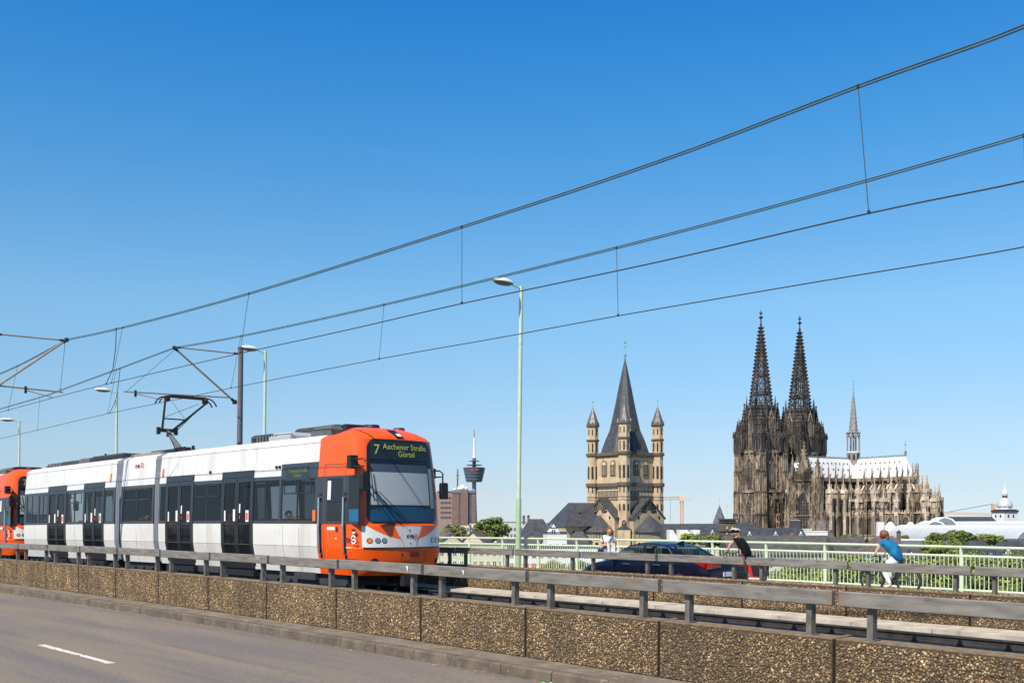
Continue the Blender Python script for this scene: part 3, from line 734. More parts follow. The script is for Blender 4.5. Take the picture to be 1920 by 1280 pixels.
def patch(b, t0, t1, z0, z1, out, nt, nz, mf=None, m=0, thick=.0):
    idx = [[b.pt(front_pt(t0 + (t1 - t0) * i / nt, z0 + (z1 - z0) * j / nz, out)) for j in range(nz + 1)] for i in range(nt + 1)]
    for i in range(nt):
        for j in range(nz):
            tc, zc = t0 + (t1 - t0) * (i + .5) / nt, z0 + (z1 - z0) * (j + .5) / nz
            mm = m if mf is None else mf(tc, zc)
            if mm is not None: b.fi((idx[i][j], idx[i+1][j], idx[i+1][j+1], idx[i][j+1]), mm)
def rr(t, z, t0, t1, z0, z1, r, asp=1.2):
    dx = max(t0 - t, t - t1, 0) ; dz = max(z0 - z, z - z1, 0)
    if dx or dz: return False
    ex = max(r - min(t - t0, t1 - t) * asp, 0); ez = max(r - min(z - z0, z1 - z), 0)
    return ex * ex + ez * ez <= r * r
ws = tpart('windscreen_surround', M_blackgl, lambda b: patch(b, -.9, .9, 1.60, 3.78,   .006, 150, 110, lambda t, z: 0 if rr(t, z, -.79 + .03*(z-1.6)/2.2, .87 - .03*(z-1.6)/2.2, 1.66, 3.74, .22) else None))
tpart('sun_blind', [M_blind, M_blind_shade], lambda b: patch(b, -.70, .66, 2.12, 3.12, .012, 24, 20, lambda t, z: 1 if z > 2.92 - .10 * (1 - t * t) * 0 + .0 else 0), ws)
tpart('dashboard', M_dash, lambda b: patch(b, -.71, .78, 1.72, 2.09, .010, 60, 40, lambda t, z: 0 if z < 1.80 + .27 * (1 - (t * 1.05) ** 4) else None), ws)
tpart('side_reflector_panel', M_inter, lambda b: patch(b, .69, .79, 2.05, 3.05, .012, 4, 10), ws)
sg = tpart('destination_sign', M_sign, lambda b: patch(b, -.70, .76, 3.24, 3.68, .014, 24, 4))
def front_text(txt, size, t, z, m, par, out=.03, bold=.0, nm='lettering'):
    me = text_mesh(txt, size, nm, m, .0015, bold)
    for v in me.vertices:                                  # wrap the letters onto the curved nose
        p = front_pt(t + v.co.x / wz(z), z + v.co.y, out + v.co.z); p.z -= KC * p.x ** 2; v.co = p
    return inst(me, nm, par)
front_text('7', .34, -.56, 3.465, M_led, sg, bold=.002); front_text('Aachener Straße', .20, .13, 3.55, M_led, sg, bold=.0); front_text('Gürtel', .20, .14, 3.375, M_led, sg, bold=.0)
tpart('windscreen_glass', M_gw, lambda b: patch(b, -.76, .83, 1.70, 3.70, .05, 24, 24, lambda t, z: 0 if rr(t, z, -.76, .83, 1.7, 3.7, .18) else None), ws, True)
def bump_m(t, z):
    # white panel with the orange smile and the white badge wedge in the middle
    curve = 1.60 - .34 * (1 - (abs(t) / .80) ** 2.0) if abs(t) < .80 else 9
    wedge = abs(t - .02) < .13 + (z - 1.09) * .36
    return 0 if (z < curve or wedge) else 1
bp_ = tpart('bumper_panel', [M_tw, M_to], lambda b: patch(b, -.885, 1, 1.09, 1.60, .010, 120, 40, bump_m), None, True, 60)
tpart('bumper_seam', M_blackgl, lambda b: patch(b, -.885, 1, 1.055, 1.085, .012, 40, 1), bp_)
def wedge_lines(b):
    for sg_ in (-1, 1):
        for i in range(10):
            za, zb2 = 1.1 + i * .024, 1.1 + (i + 1) * .024
            t0, t1 = [.02 + sg_ * (.13 + (z - 1.09) * .36) for z in (za, zb2)]
            b.face([front_pt(t0, za, .014), front_pt(t0 + .008, za, .014), front_pt(t1 + .008, zb2, .014), front_pt(t1, zb2, .014)])
tpart('badge_outline', M_seam, wedge_lines, bp_)
def disc(b, t, z, r, out, m=0, n=14, sx=1.0):
    b.face([front_pt(t + r * sx * math.cos(2*math.pi*k/n) / wz(z), z + r * math.sin(2*math.pi*k/n), out) for k in range(n)], m)
for t, ms in ((-.77, M_amber), (-.63, M_lens), (-.51, M_lens), (.62, M_lens), (.76, M_lens), (.89, M_amber)):
    hl = tpart('headlight', [ms, M_black], lambda b: (disc(b, t, 1.25, .068, .016, 1), disc(b, t, 1.25, .052, .022, 0)), bp_)
front_text('KVB', .12, .03, 1.345, M_txtk, bp_, .016, .003)
lg = ring_logo(.07, M_logo)
for v in lg.vertices: p = front_pt(.03 + (.17 + v.co.x) / 1.3, 1.345 + v.co.z, .016 - v.co.y); p.z -= KC * p.x ** 2; v.co = p
inst(lg, 'round_logo', bp_)
tpart('bolt_cap', M_black, lambda b: (disc(b, .03, 1.5, .02, .016), disc(b, .03, 1.18, .02, .016)), bp_)
def hatch(b):
    for q in ((-.2, .42, .985, .995), (-.2, .42, .70, .71), (-.2, -.19, .70, .995), (.41, .42, .70, .995)): patch(b, *q, .006, 8 if q[1] - q[0] > .1 else 1, 1)
hc = tpart('coupler_hatch', M_seam, hatch)
front_text('4505', .16, .1, .90, M_txtd, hc, .01, .004)
tpart('fog_recess', M_black, lambda b: (disc(b, -.72, .74, .09, .008), disc(b, .80, .72, .08, .008)))
tpart('recess_dots', M_txtd, lambda b: (disc(b, -.17, .90, .025, .008), disc(b, .36, .88, .02, .008)))
# headlamp above the windscreen
def toplamp(b):
    a = [front_pt(t, z, o) for t, z, o in ((-.12, 4.01, .06), (.17, 4.01, .06), (.13, 3.80, .05), (-.07, 3.80, .05))]
    b.face(a, 0); b.face([front_pt(t, z, o) for t, z, o in ((-.03, 3.90, .08), (.08, 3.90, .08), (.08, 3.83, .07), (-.03, 3.83, .07))], 1)
tpart('top_headlight', [M_blackgl, M_txtw], toplamp)
tpart('roof_antenna', M_black, lambda b: b.lathe([(.22, 4.1), (.2, 4.17), (.05, 4.18)], 12, (XF - 1.3, -.1, 0))); tpart('roof_antenna', M_black, lambda b: b.lathe([(.16, 4.08), (.14, 4.13), (.04, 4.14)], 10, (XF - 1.2, .7, 0)))
# wipers
def wip(b):
    b.tube([front_pt(-.62, 2.42, .09), front_pt(-.4, 2.1, .10), front_pt(.0, 1.74, .10)], .014, 5); b.tube([front_pt(-.56, 2.44, .09), front_pt(.04, 1.74, .10)], .010, 5)
    b.tube([front_pt(-.72, 3.0, .08), front_pt(-.66, 2.2, .09)], .014, 5); b.ball(tuple(front_pt(-.62, 2.42, .08)), .05, 8)
tpart('wiper', M_black, wip)
# cab side: dark band with door window, driver window and handles
XD0, XD1 = tx(585), XN - .12
def cband(b): slab(b, XA1 + .011, XN - .02, ZB0, tz(640, 890), -.03, .006)
zc1 = tz(640, 890)
cbnd = tpart('cab_window_band', M_td, cband)
dx0, dx1 = tx(606), tx(646)
def cdoor(b):
    for q in ((dx0, dx0 + .018, .62, tz(610, 868)), (dx1 - .018, dx1, .62, tz(640, 868)), (dx0, dx1, .62, .64), (dx0, dx1, tz(625, 868) - .02, tz(625, 868))): slab(b, *q, 0, .0075)
cd = tpart('cab_door', M_seam, cdoor)
def cdw(b): slab(b, tx(613), tx(641), ZB0 + .08, zc1 - .06, -.01, .012)
cw = tpart('door_window', M_blackgl, cdw)
tpart('window_bar', M_black, lambda b: slab(b, tx(613), tx(641), 2.18, 2.205, 0, .016), cw)
tpart('notice_sticker', M_txtw, lambda b: slab(b, tx(614), tx(620), 2.25, 2.72, 0, .016), cw)
tpart('driver_window', M_blackgl, lambda b: slab(b, tx(653), tx(673) , ZB0 + .06, zc1 - .02, -.01, .012), cbnd)
tpart('painted_window_reflection', M_dash, lambda b: slab(b, tx(655), tx(673), ZB0 + .06, ZB0 + .36, 0, .013), cbnd)  # flat blue slab painted as a reflection in the driver window
for px in (601, 647):
    def hd(b):
        x = tx(px); y = lambda z: -wid(z) - .07
        b.tube([(x, -wid(2.3), 2.32), (x, y(2.3), 2.30), (x, y(1.6), 1.6), (x, y(.9), .92), (x, -wid(.9), .9)], .022, 6)
    tpart('grab_handle', M_chrome, hd)
    tpart('handle_recess', M_black, lambda b: (slab(b, tx(px) - .07, tx(px) + .07, 2.2, 2.42, 0, .01), slab(b, tx(px) - .06, tx(px) + .05, .80, 2.2, 0, .004)))
def slogo(b): pass
me = text_mesh('KVB', .155, 'lettering', M_txtr, .002, .008); inst(me, 'lettering', troot, (tx(654), -wid(1.2) - .012, 1.2), rot=(R(90), 0, 0))
inst(ring_logo(.11, M_txtw, .3), 'round_logo', troot, (tx(663.5), -wid(1.2) - .012, 1.22), rot=(0, 0, 0))
tpart('logo_underline', M_txtw, lambda b: slab(b, tx(649), tx(660), 1.07, 1.09, 0, .008))
for q in ((614, 628, 1.50, 1.58), (661, 666, 1.42, 1.47), (629, 631, 1.28, 1.31)): tpart('small_label', M_txtw, lambda b: slab(b, tx(q[0]), tx(q[1]), q[2], q[3], 0, .008))
tpart('small_lock', M_txtd, lambda b: (slab(b, tx(630), tx(634), 1.46, 1.58, 0, .009), slab(b, tx(660), tx(667), 1.48, 1.53, 0, .009)))
tpart('side_marker', M_amber, lambda b: slab(b, tx(588), tx(593), 1.72, 2.0, -.01, .035))
tpart('lower_hatch', M_seam, lambda b: [slab(b, *q, 0, .006) for q in ((tx(648), tx(680), .80, .815), (tx(648), tx(648) + .015, .42, .8))])
# mirrors
def mirror(sg_):
    x = XF - .62; w = 1.22
    def m_(b):
        b.tube([(x + .0, sg_ * (w - .06), 3.02), (x + .22, sg_ * (w + .18), 3.02), (x + .30, sg_ * (w + .22), 2.95), (x + .30, sg_ * (w + .22), 2.7)], .022, 6); b.tube([(x + .0, sg_ * (w - .06), 2.86), (x + .28, sg_ * (w + .20), 2.86)], .02, 6)
        b.box(x - .02, x + .16, sg_ * w - .10, sg_ * w + .10, 2.82, 3.08)
    o = tpart('mirror_arm', M_black, m_)
    def h_(b):
        c = Vector((x + .30, sg_ * (w + .24), 2.50)); b.prism([(c.y + p, c.z + q) for p, q in ((-.08, -.21), (-.10, -.16), (-.10, .16), (-.08, .21), (.08, .21), (.10, .16), (.10, -.16), (.08, -.21))], 'x', c.x - .05, c.x + .07)
    tpart('mirror_head', M_black, h_, o)
mirror(1)
def m2(b):
    x = tx(665); y = -1.32
    b.box(x - .08, x + .1, y - .16, y + .04, 2.98, 3.3); b.tube([(x, y - .1, 3.2), (x + .5, y - .1, 3.2), (x + .62, y - .05, 3.1), (x + .62, y + .1, 2.9)], .02, 6); b.tube([(x, y - .1, 3.02), (x + .55, y - .1, 3.02)], .018, 6)
o = tpart('mirror_arm', M_black, m2)
tpart('mirror_head', M_black, lambda b: b.prism([(p - 1.38, q + 2.66) for p, q in ((-.06, -.22), (-.08, -.17), (-.08, .17), (-.06, .22), (.06, .22), (.08, .17), (.08, -.17), (.06, -.22))], 'x', tx(683), tx(683) + .16), o)
# underframe and wheels
def under(b):
    for x0, x1 in ((XC0 + .1, XC1 - .1), (XB0 + .1, XB1 - .1), (XA0 + .1, XF - .9)): b.box(x0, x1, -1.1, 1.1, .12, .42)
    for x0, x1 in ((tx(80), tx(92)), (tx(125), tx(150)), (tx(365), tx(405)), (tx(545), tx(585))): b.box(x0, x1, -1.22, -1.0, .22, .41)
tpart('underframe', M_roofd, under)
for px in (70, 82, 215, 229, 284, 298, 545, 562, 630):
    for sg_ in (-.75, .75):
        tpart('wheel', M_rail, lambda b: b.prism([(tx(px) + .32 * math.cos(a * math.pi / 9), .32 + .32 * math.sin(a * math.pi / 9)) for a in range(18)], 'y', sg_ - .06, sg_ + .06))
tpart('coupler', M_darkm, lambda b: (b.box(XF - .6, XF + .15, -.12, .12, .18, .34), b.box(XF + .05, XF + .22, -.2, .2, .14, .4)))
# passengers seen through the tinted glass are added with the people
# the following tram, only its nose in view
t2 = copy_tree(troot); dx = S(20, TD) - S(672, TD)
t2.location = (TXR + dx, TC, TZ + zoff(TXR + dx)); t2.rotation_euler = (0, -math.atan(-2 * KC * (TXR + dx + 27.5)), 0)
t2['label'] = 'second orange tram following close behind, cut off by the left picture edge'
troot['group'] = t2['group'] = 'trams on the bridge'
# ------------------------------------------------------------------ the city: materials
M_slate = mat('dark_slate', (.062, .064, .072), .55, col2=(.036, .038, .044), vs=.5, bump=.1, bs=8)
M_slate2 = mat('grey_brown_slate', (.085, .078, .075), .7, col2=(.05, .047, .047), vs=.6)
M_brownroof = mat('brown_tile_roof', (.15, .10, .085), .8, col2=(.085, .06, .055), vs=.8)
M_tuff = mat('warm_tuff_stone', (.57, .43, .275), .85, col2=(.44, .325, .20), vs=.5, detail=8)
add_layer(M_tuff, (.20, .155, .105), .45, .53, .80, (1, 1, .3))
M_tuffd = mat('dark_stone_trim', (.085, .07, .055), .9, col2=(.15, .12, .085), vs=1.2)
M_pale = mat('pale_trim_stone', (.55, .46, .33), .85, var=.2, vs=1)
M_lead = mat('lead_turret_roof', (.20, .19, .18), .32, .3, col2=(.11, .10, .095), vs=.8)
M_pat = mat('copper_green_finial', (.20, .42, .36), .6)
M_ww = mat('white_house_render', (.72, .71, .68), .85, var=.08, vs=.4)
M_cream = mat('cream_house_render', (.62, .55, .42), .85, var=.1, vs=.4)
M_yellow = mat('yellow_render', (.78, .52, .04), .8)
M_pane = mat('dark_window_pane', (.018, .022, .028), .12)
M_paneb = mat('sky_blue_window_pane', (.10, .17, .21), .1)
M_dark = mat('dark_opening', (.012, .011, .010), .9)
M_zinc = mat('zinc_vault_roof', (.50, .51, .53), .5, .05, col2=(.42, .43, .46), vs=.3)
M_zincd = mat('zinc_vault_end', (.20, .23, .26), .5, .2, var=.15, vs=.4)
M_brick = mat('brown_brick', (.21, .13, .105), .85, col2=(.16, .10, .085), vs=.6)
M_brickl = mat('pale_brick_grid', (.29, .205, .175), .85, var=.1, vs=.6)
M_conc = mat('grey_concrete', (.26, .27, .29), .8, var=.1, vs=.02)
M_pod = mat('tower_pod_cladding', (.085, .11, .145), .5, var=.3, vs=.1)  # cladding colour lightened, with distance haze painted in
M_podl = mat('tower_pod_bands', (.13, .16, .20), .5)
M_cranep = mat('pale_orange_crane_steel', (.62, .36, .22), .6); M_cranel = mat('light_crane_steel', (.62, .52, .42), .6)
M_redm = mat('red_mast_paint', (.6, .06, .06), .6); M_whitem = mat('white_mast_paint', (.75, .75, .76), .5)
M_ochre = mat('ochre_render', (.5, .3, .1), .85); M_trim = mat('white_window_frame', (.75, .75, .74), .6)
GZ = -13.0
b = MB(); n = 48; ring = [(9000 * math.cos(2*math.pi*k/n), 9000 * math.sin(2*math.pi*k/n), GZ) for k in range(n)]
b.face(ring); M_ground = mat('city_ground', (.16, .15, .13), .95, col2=(.10, .12, .07), vs=.02); tag(b.build('ground', M_ground), kind='structure')

def arch(x0, x1, z0, zs, kind='round', n=8):
    w = x1 - x0; p = [(x0, z0), (x1, z0), (x1, zs)]
    if kind == 'round':
        c = (x0 + x1) / 2; r = w / 2
        p += [(c + r * math.cos(math.pi * k / n), zs + r * math.sin(math.pi * k / n)) for k in range(1, n)]
    else:
        p += [(x0 + w * math.cos(math.pi / 3 * k / (n//2)), zs + w * math.sin(math.pi / 3 * k / (n//2))) for k in range(1, n//2 + 1)]
        p += [(x1 - w * math.cos(math.pi / 3 * k / (n//2)), zs + w * math.sin(math.pi / 3 * k / (n//2))) for k in range(n//2 - 1, 0, -1)]
    return p + [(x0, zs)]
def pyramid(b, c, r, z0, z1, n, m=0, ph=None, sx=1, sy=1):
    ph = math.pi / n if ph is None else ph
    b.lathe([(r, z0), (.02, z1)], n, (c[0], c[1], 0), m, ph, True, sx, sy)

# ------------------------------------------------------------------ Romanesque church with the four-turret tower
CY = 450.0; K = CY / F
ch = thing('romanesque_church', 'tan Romanesque church tower with a tall slate spire and four corner turrets', 'church', AT(1172, CY, 0), CAMROT - R(7.6) + math.pi / 4)
def zc(py): return ZY(py, CY)
# local axes: the two visible faces look along -y and -x ... corner (-,-) points at the camera
HB = 9.6                                                # half width of the square core between turrets
zB, zG, zBal, zC2, zC1 = GZ, zc(969), zc(932), zc(909), zc(852)
zTip = zc(677)
b = MB(); b.box(-HB, HB, -HB, HB, zB, zBal); b.box(-HB + .5, HB - .5, -HB + .5, HB - .5, zBal, zC2); b.box(-HB + .3, HB - .3, -HB + .3, HB - .3, zC2, zC1)
core = b.build('tower_core', M_tuff, ch)
b = MB()
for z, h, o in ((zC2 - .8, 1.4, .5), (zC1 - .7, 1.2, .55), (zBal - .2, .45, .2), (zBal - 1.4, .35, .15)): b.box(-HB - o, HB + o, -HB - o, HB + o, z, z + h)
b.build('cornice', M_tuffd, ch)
# spire: broad flared foot, then steep eight-sided needle
b = MB(); b.loft([[(r * f * math.cos(a) * 1.0, r * f * math.sin(a), z) for a, f in [(math.pi/4 * k + math.pi/8, 1) for k in range(8)]] for r, z in ((10.9, zC1 + .3), (10.5, zc(845)), (8.9, zc(826)), (6.95, zc(808)), (4.6, zc(763)), (2.6, zc(720)), (.4, zTip))])
sp = b.build('spire', M_slate, ch)
b = MB(); b.lathe([(.38, zTip - 1.2), (.3, zTip + 1.2), (.12, zTip + 1.6)], 8, m=0); sm = b.build('spire_cap', M_lead, sp)
b = MB(); b.tube([(0, 0, zTip + 1), (0, 0, zc(642))], .13, 6); b.ball((0, 0, zc(666)), .62, 10); b.lathe([(.1, zc(668)), (.7, zc(664)), (.1, zc(663))], 8)
b.box(-.7, .7, -.08, .08, zc(651), zc(650)); b.box(-.08, .08, -.7, .7, zc(651), zc(650)); b.box(-.5, .6, -.05, .05, zc(644), zc(641)); b.build('weather_cross', M_pat, sp)
dm = MB(); dm.prism([(-.7, 0), (.7, 0), (0, 1.5)], 'y', -.5, 1.3); dm.prism([(-.45, .15), (.45, .15), (0, 1.15)], 'y', -.54, -.49, 1); dmesh = dm.mesh('dormer', [M_slate, M_lead])
for fx_, fz in ((0, -9.1),):
    for rz in (0, -math.pi/2):
        for u in (-2.8, 3.6):
            v = Matrix.Rotation(rz, 3, 'Z') @ Vector((u, -8.9, zc(848)))
            inst(dmesh, 'dormer', sp, v, rz)
for rz, u, zz, rr_ in ((-math.pi/2, 1.2, zc(745), 3.2), (-math.pi/2, 1.0, zc(792), 5.3), (-math.pi/2, 1.0, zc(718), 1.9)):
    v = Matrix.Rotation(rz, 3, 'Z') @ Vector((u * .3, -rr_, zz)); inst(dmesh, 'dormer', sp, v, rz, (.6, .6, .6))
# corner turret
TR = 2.55
tb_ = MB()
prof = [(TR + .1, zB), (TR + .1, zBal), (TR, zBal + .2), (TR, zC2 - .6), (TR + .5, zC2 - .4), (TR + .5, zC2 + .5), (TR - .05, zC2 + .6), (TR - .05, zC1 - .7), (TR + .45, zC1 - .3), (TR + .45, zC1 + .3), (TR - .1, zC1 + .5), (TR - .1, zc(827)), (TR + .15, zc(826.5)), (TR + .15, zc(824.5)), (TR - .15, zc(824)), (TR - .15, zc(800)), (TR + .2, zc(799)), (TR + .2, zc(797))]
tb_.lathe(prof, 8, ph=math.pi / 8); tmesh = tb_.mesh('turret', M_tuff)
rf = MB(); zt0 = zc(798); zt1 = zc(762)
rf.lathe([(TR + .3, zt0), (TR + .25, zt0 + .9), (2.15, zt0 + 2.6), (1.1, zt0 + 5.4), (.06, zt1)], 8, ph=math.pi/8); rmesh = rf.mesh('turret_roof', M_lead)
gb = MB()
for k in range(8):
    gb.M = Matrix.Rotation(k * math.pi/4, 4, 'Z'); gb.prism([(-.95, zt0 - .1), (.95, zt0 - .1), (0, zt0 + 1.8)], 'y', -TR - .26, -TR + 1.0)
gmesh = gb.mesh('turret_gables', M_lead)
fi_ = MB(); fi_.tube([(0, 0, zt1 - .3), (0, 0, zt1 + 2.6)], .1, 6); fi_.ball((0, 0, zt1 + 2.3), .33, 8); fmesh = fi_.mesh('finial', M_pat)
cb = MB()
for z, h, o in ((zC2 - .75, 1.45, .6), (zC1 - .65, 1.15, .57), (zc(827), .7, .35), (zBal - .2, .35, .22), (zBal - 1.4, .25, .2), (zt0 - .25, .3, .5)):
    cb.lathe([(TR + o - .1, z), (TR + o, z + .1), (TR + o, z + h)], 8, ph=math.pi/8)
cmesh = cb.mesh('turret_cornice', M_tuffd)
def slit(w, h, dbl=False, kind='round'):
    b = MB(); b.prism(arch(-w/2, w/2, 0, h - w/2, kind), 'y', -.06, .10, 0)
    if dbl: b.box(-.10, .10, -.12, .0, 0, h - w/2, 1); b.box(-w/2, w/2, -.12, 0, h - w/2 - .12, h - w/2 + .1, 1)
    fr = arch(-w/2 - .28, w/2 + .28, -.2, h - w/2, kind); b.prism(fr, 'y', .02, .08, 2)
    return b.mesh('arched_window', [M_dark, M_pale, M_tuffd])
W1, W2, W3, W4 = slit(.50, 5.0), slit(.62, 3.8), slit(.46, 2.5), slit(1.3, 2.3, True)
for sx_, sy_ in ((-1, -1), (1, -1), (-1, 1), (1, 1)):
    t = inst(tmesh, 'turret', ch, (sx_ * HB, sy_ * HB, 0)); inst(cmesh, 'turret_cornice', t)
    r = inst(rmesh, 'turret_roof', t); inst(gmesh, 'turret_gables', t); inst(fmesh, 'finial', t)
    if sx_ > 0 and sy_ > 0: continue
    for k in range(8):
        a = k * math.pi / 4; d = Vector((math.sin(a), -math.cos(a)))
        if d.x > .3 or d.y > .75: 
            if d.x > .8 or d.y > .5: continue
        for me, z, rr_ in ((W1, zC2 + 2.6, TR - .02 - .19), (W2, zC1 + 1.0, TR - .1 - .19), (W3, zc(816), TR - .15 - .19), (W3, zBal - 5.6, TR - .08), (W3, zc(924), TR - .19)):
            inst(me, 'arched_window', t, (d.x * rr_, d.y * rr_, z), a)
# faces: double louvred bell windows, dwarf gallery, arched friezes, gables with the fan window
for rz in (0, -math.pi / 2):
    Mx = Matrix.Rotation(rz, 4, 'Z')
    def put(me, nm, x, y, z, par=core, sc=None): v = Mx @ Vector((x, y, z)); return inst(me, nm, par, v, rz, sc)
    for u in (-2.6, 2.6):
        b = MB(); w, h = 3.0, 6.4
        b.prism(arch(-w/2, w/2, 0, h - w/2), 'y', -.25, .1, 2); b.prism(arch(-w/2 + .35, w/2 - .35, .2, h - w/2 - .1), 'y', -.28, -.24, 1)
        for sg_ in (-.6, .6): b.prism(arch(sg_ - .45, sg_ + .45, .25, h - w/2 - .7), 'y', -.32, -.27, 0)
        for k in range(7): b.box(-1.0, 1.0, -.36, -.30, .6 + k * .5, .72 + k * .5, 1)
        put(b.mesh('bell_window', [M_dark, M_pale, M_tuffd]), 'bell_window', u, -HB + .2, zC2 + 3.6)
    b = MB()
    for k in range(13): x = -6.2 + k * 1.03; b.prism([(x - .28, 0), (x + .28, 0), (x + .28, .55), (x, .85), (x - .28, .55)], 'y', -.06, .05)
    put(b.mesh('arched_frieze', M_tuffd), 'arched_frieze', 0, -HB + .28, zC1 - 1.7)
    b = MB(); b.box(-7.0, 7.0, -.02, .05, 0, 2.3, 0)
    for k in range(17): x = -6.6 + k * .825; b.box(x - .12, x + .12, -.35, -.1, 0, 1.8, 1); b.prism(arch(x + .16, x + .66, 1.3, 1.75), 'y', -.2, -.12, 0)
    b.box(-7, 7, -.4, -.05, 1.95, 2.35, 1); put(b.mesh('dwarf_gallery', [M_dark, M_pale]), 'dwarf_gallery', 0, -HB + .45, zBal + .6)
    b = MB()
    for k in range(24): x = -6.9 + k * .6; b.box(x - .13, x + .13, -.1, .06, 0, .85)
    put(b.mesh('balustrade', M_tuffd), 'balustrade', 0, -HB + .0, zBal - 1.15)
    # cross arm with gable, and its conical apse with gallery
    gw = 8.8; ga = zc(938) ; gb_ = zc(971); L = 4.6
    b = MB(); b.prism([(-gw, zB), (gw, zB), (gw, gb_), (0, ga), (-gw, gb_)], 'y', -HB - L, -HB + .3, 0); b.M = None
    arm = put(b.mesh('cross_arm', M_tuff), 'cross_arm', 0, 0, 0, ch)
    b = MB(); b.prism([(-gw - .6, gb_ - .6), (0, ga + .1), (gw + .6, gb_ - .6), (gw + .6, gb_ + .1), (0, ga + .85), (-gw - .6, gb_ + .1)], 'y', -HB - L - .35, -HB + 2.0, 0)
    inst(b.mesh('gable_roof', M_slate), 'gable_roof', arm)
    b = MB(); y = -HB - L
    for k in range(9):
        a = math.pi * (k + .5) / 9; r0, r1 = 1.3, 4.5 - .5 * abs(math.cos(a)); c, s_ = math.cos(a), math.sin(a)
        p, q = Vector((c * r0, zc(962) + s_ * r0)), Vector((c * r1, zc(962) + s_ * r1)); t_ = Vector((-s_, c))
        b.prism([tuple(p + t_ * .12), tuple(q + t_ * .55), tuple(q + Vector((c, s_)) * .5), tuple(q - t_ * .55), tuple(p - t_ * .12)], 'y', y - .08, y + .05)
    for u in (-5.9, 5.9): b.prism([(u - .6, gb_ + .2), (u, gb_ - .7), (u + .6, gb_ + .2), (u, gb_ + 1.1)], 'y', y - .08, y + .05)
    inst(b.mesh('fan_window', M_dark), 'fan_window', arm)
    b = MB(); AR = 7.6
    b.lathe([(AR, zB), (AR, zc(1009)), (AR - .7, zc(1009)), (AR - .7, zc(998)), (AR + .1, zc(997.5)), (AR + .1, zc(995))], 20, (0, -HB - L, 0)); ap = inst(b.mesh('apse', M_tuff), 'apse', arm)
    b = MB(); b.lathe([(AR + .9, zc(996)), (AR + .8, zc(994.5)), (.05, zc(965))], 20, (0, -HB - L, 0)); inst(b.mesh('apse_roof', M_slate), 'apse_roof', arm)
    b = MB()
    for k in range(20):
        a = math.pi + math.pi * k / 19
        for dx_ in (-.035, .035): b.tube([((AR - .2) * math.cos(a + dx_), -HB - L + (AR - .2) * math.sin(a + dx_), zc(1008.5)), ((AR - .2) * math.cos(a + dx_), -HB - L + (AR - .2) * math.sin(a + dx_), zc(999))], .16, 5, 0)
        a2 = a + .08; bx = Matrix.Translation((0, -HB - L, 0)) @ Matrix.Rotation(a2, 4, 'Z'); b.M = bx; b.box(AR - .72, AR - .62, -.32, .32, zc(1008), zc(999), 1); b.M = None
    inst(b.mesh('gallery_columns', [M_pale, M_dark]), 'gallery_columns', arm)
    b = MB()
    for k in range(9):
        a = math.pi * 1.08 + math.pi * .84 * k / 8; b.M = Matrix.Translation((0, -HB - L, 0)) @ Matrix.Rotation(a + math.pi/2, 4, 'Z'); b.prism(arch(-.7, .7, zc(1024), zc(1018)), 'y', -AR - .06, -AR + .1)
    inst(b.mesh('arched_window', M_dark), 'arched_window', arm)
# small stair block between the apses
b = MB(); b.M = Matrix.Translation((-HB, -HB, 0)) @ Matrix.Rotation(-math.pi/4, 4, 'Z'); b.box(-2.6, 2.6, -3.4, 0, zB, zc(990)); b.M = b.M
b.prism([(-2.9, zc(991)), (2.9, zc(991)), (0, zc(983))], 'y', -3.7, 0, 1); st = b.build('stair_block', [M_tuff, M_slate], ch)
inst(W4, 'arched_window', ch, Vector((-HB, -HB, zc(986))) + Matrix.Rotation(-math.pi/4, 3, 'Z') @ Vector((0, -TR - .2, 0)), -math.pi/4)
# nave running off to the left, behind
nv = inst(None, 'nave', ch, (0, 0, 0)); nv.rotation_euler = (0, 0, -ch.rotation_euler.z + CAMROT + R(22))
b = MB(); b.box(-30, -8, -5, 12, zB, zc(985)); b.build('wall', M_tuff, nv)
b = MB(); hx0, hx1 = -30.6, -7.5
b.loft([[(hx0, -7.2, zc(986)), (hx1, -7.2, zc(986)), (hx1, 14, zc(986)), (hx0, 14, zc(986))], [(hx0 + 6, 3.2, zc(942.5)), (hx1, 3.2, zc(942.5)), (hx1, 3.7, zc(942.5)), (hx0 + 6, 3.7, zc(942.5))]]); b.build('roof', M_slate, nv)
b = MB()
for x in (-23, -16, -10.5): b.box(x - .5, x + .5, -2.6, -2.2, zc(957), zc(951))
b.build('roof_hatch', M_lead, nv)
b = MB()
for k in range(5): b.prism(arch(-27 + k * 4.2, -25.2 + k * 4.2, zc(1004), zc(998)), 'y', -5.1, -4.9)
b.build('arched_window', M_dark, nv)

# ------------------------------------------------------------------ houses and other buildings
wm = MB(); wm.box(-.5, .5, -.05, .04, 0, 1, 1); wm.box(-.42, .42, -.07, .0, .06, .94, 0); wm.box(-.04, .04, -.09, -.02, .06, .94, 1); wm.box(-.42, .42, -.09, -.02, .55, .60, 1)
WIN = wm.mesh('window', [M_pane, M_trim])
wm = MB(); wm.box(-.5, .5, -.05, .04, 0, 1, 0); WIND = wm.mesh('window', [M_pane])
dmm = MB(); dmm.prism([(-1.2, 0), (1.2, 0), (0, 2.6)], 'y', -.2, 2.8, 0); dmm.prism([(-.9, .1), (.9, .1), (0, 1.95)], 'y', -.26, -.19, 1); dmm.box(-.45, -.06, -.30, -.25, .2, 1.05, 2); dmm.box(.06, .45, -.30, -.25, .2, 1.05, 2)
DORM = dmm.mesh('dormer', [M_slate, M_trim, M_paneb])
chm = MB(); chm.box(-.4, .4, -.3, .3, -1.5, 1.2, 0); chm.box(-.48, .48, -.38, .38, 1.2, 1.38, 1); chm.box(-.2, .2, -.15, .15, 1.38, 1.7, 1)
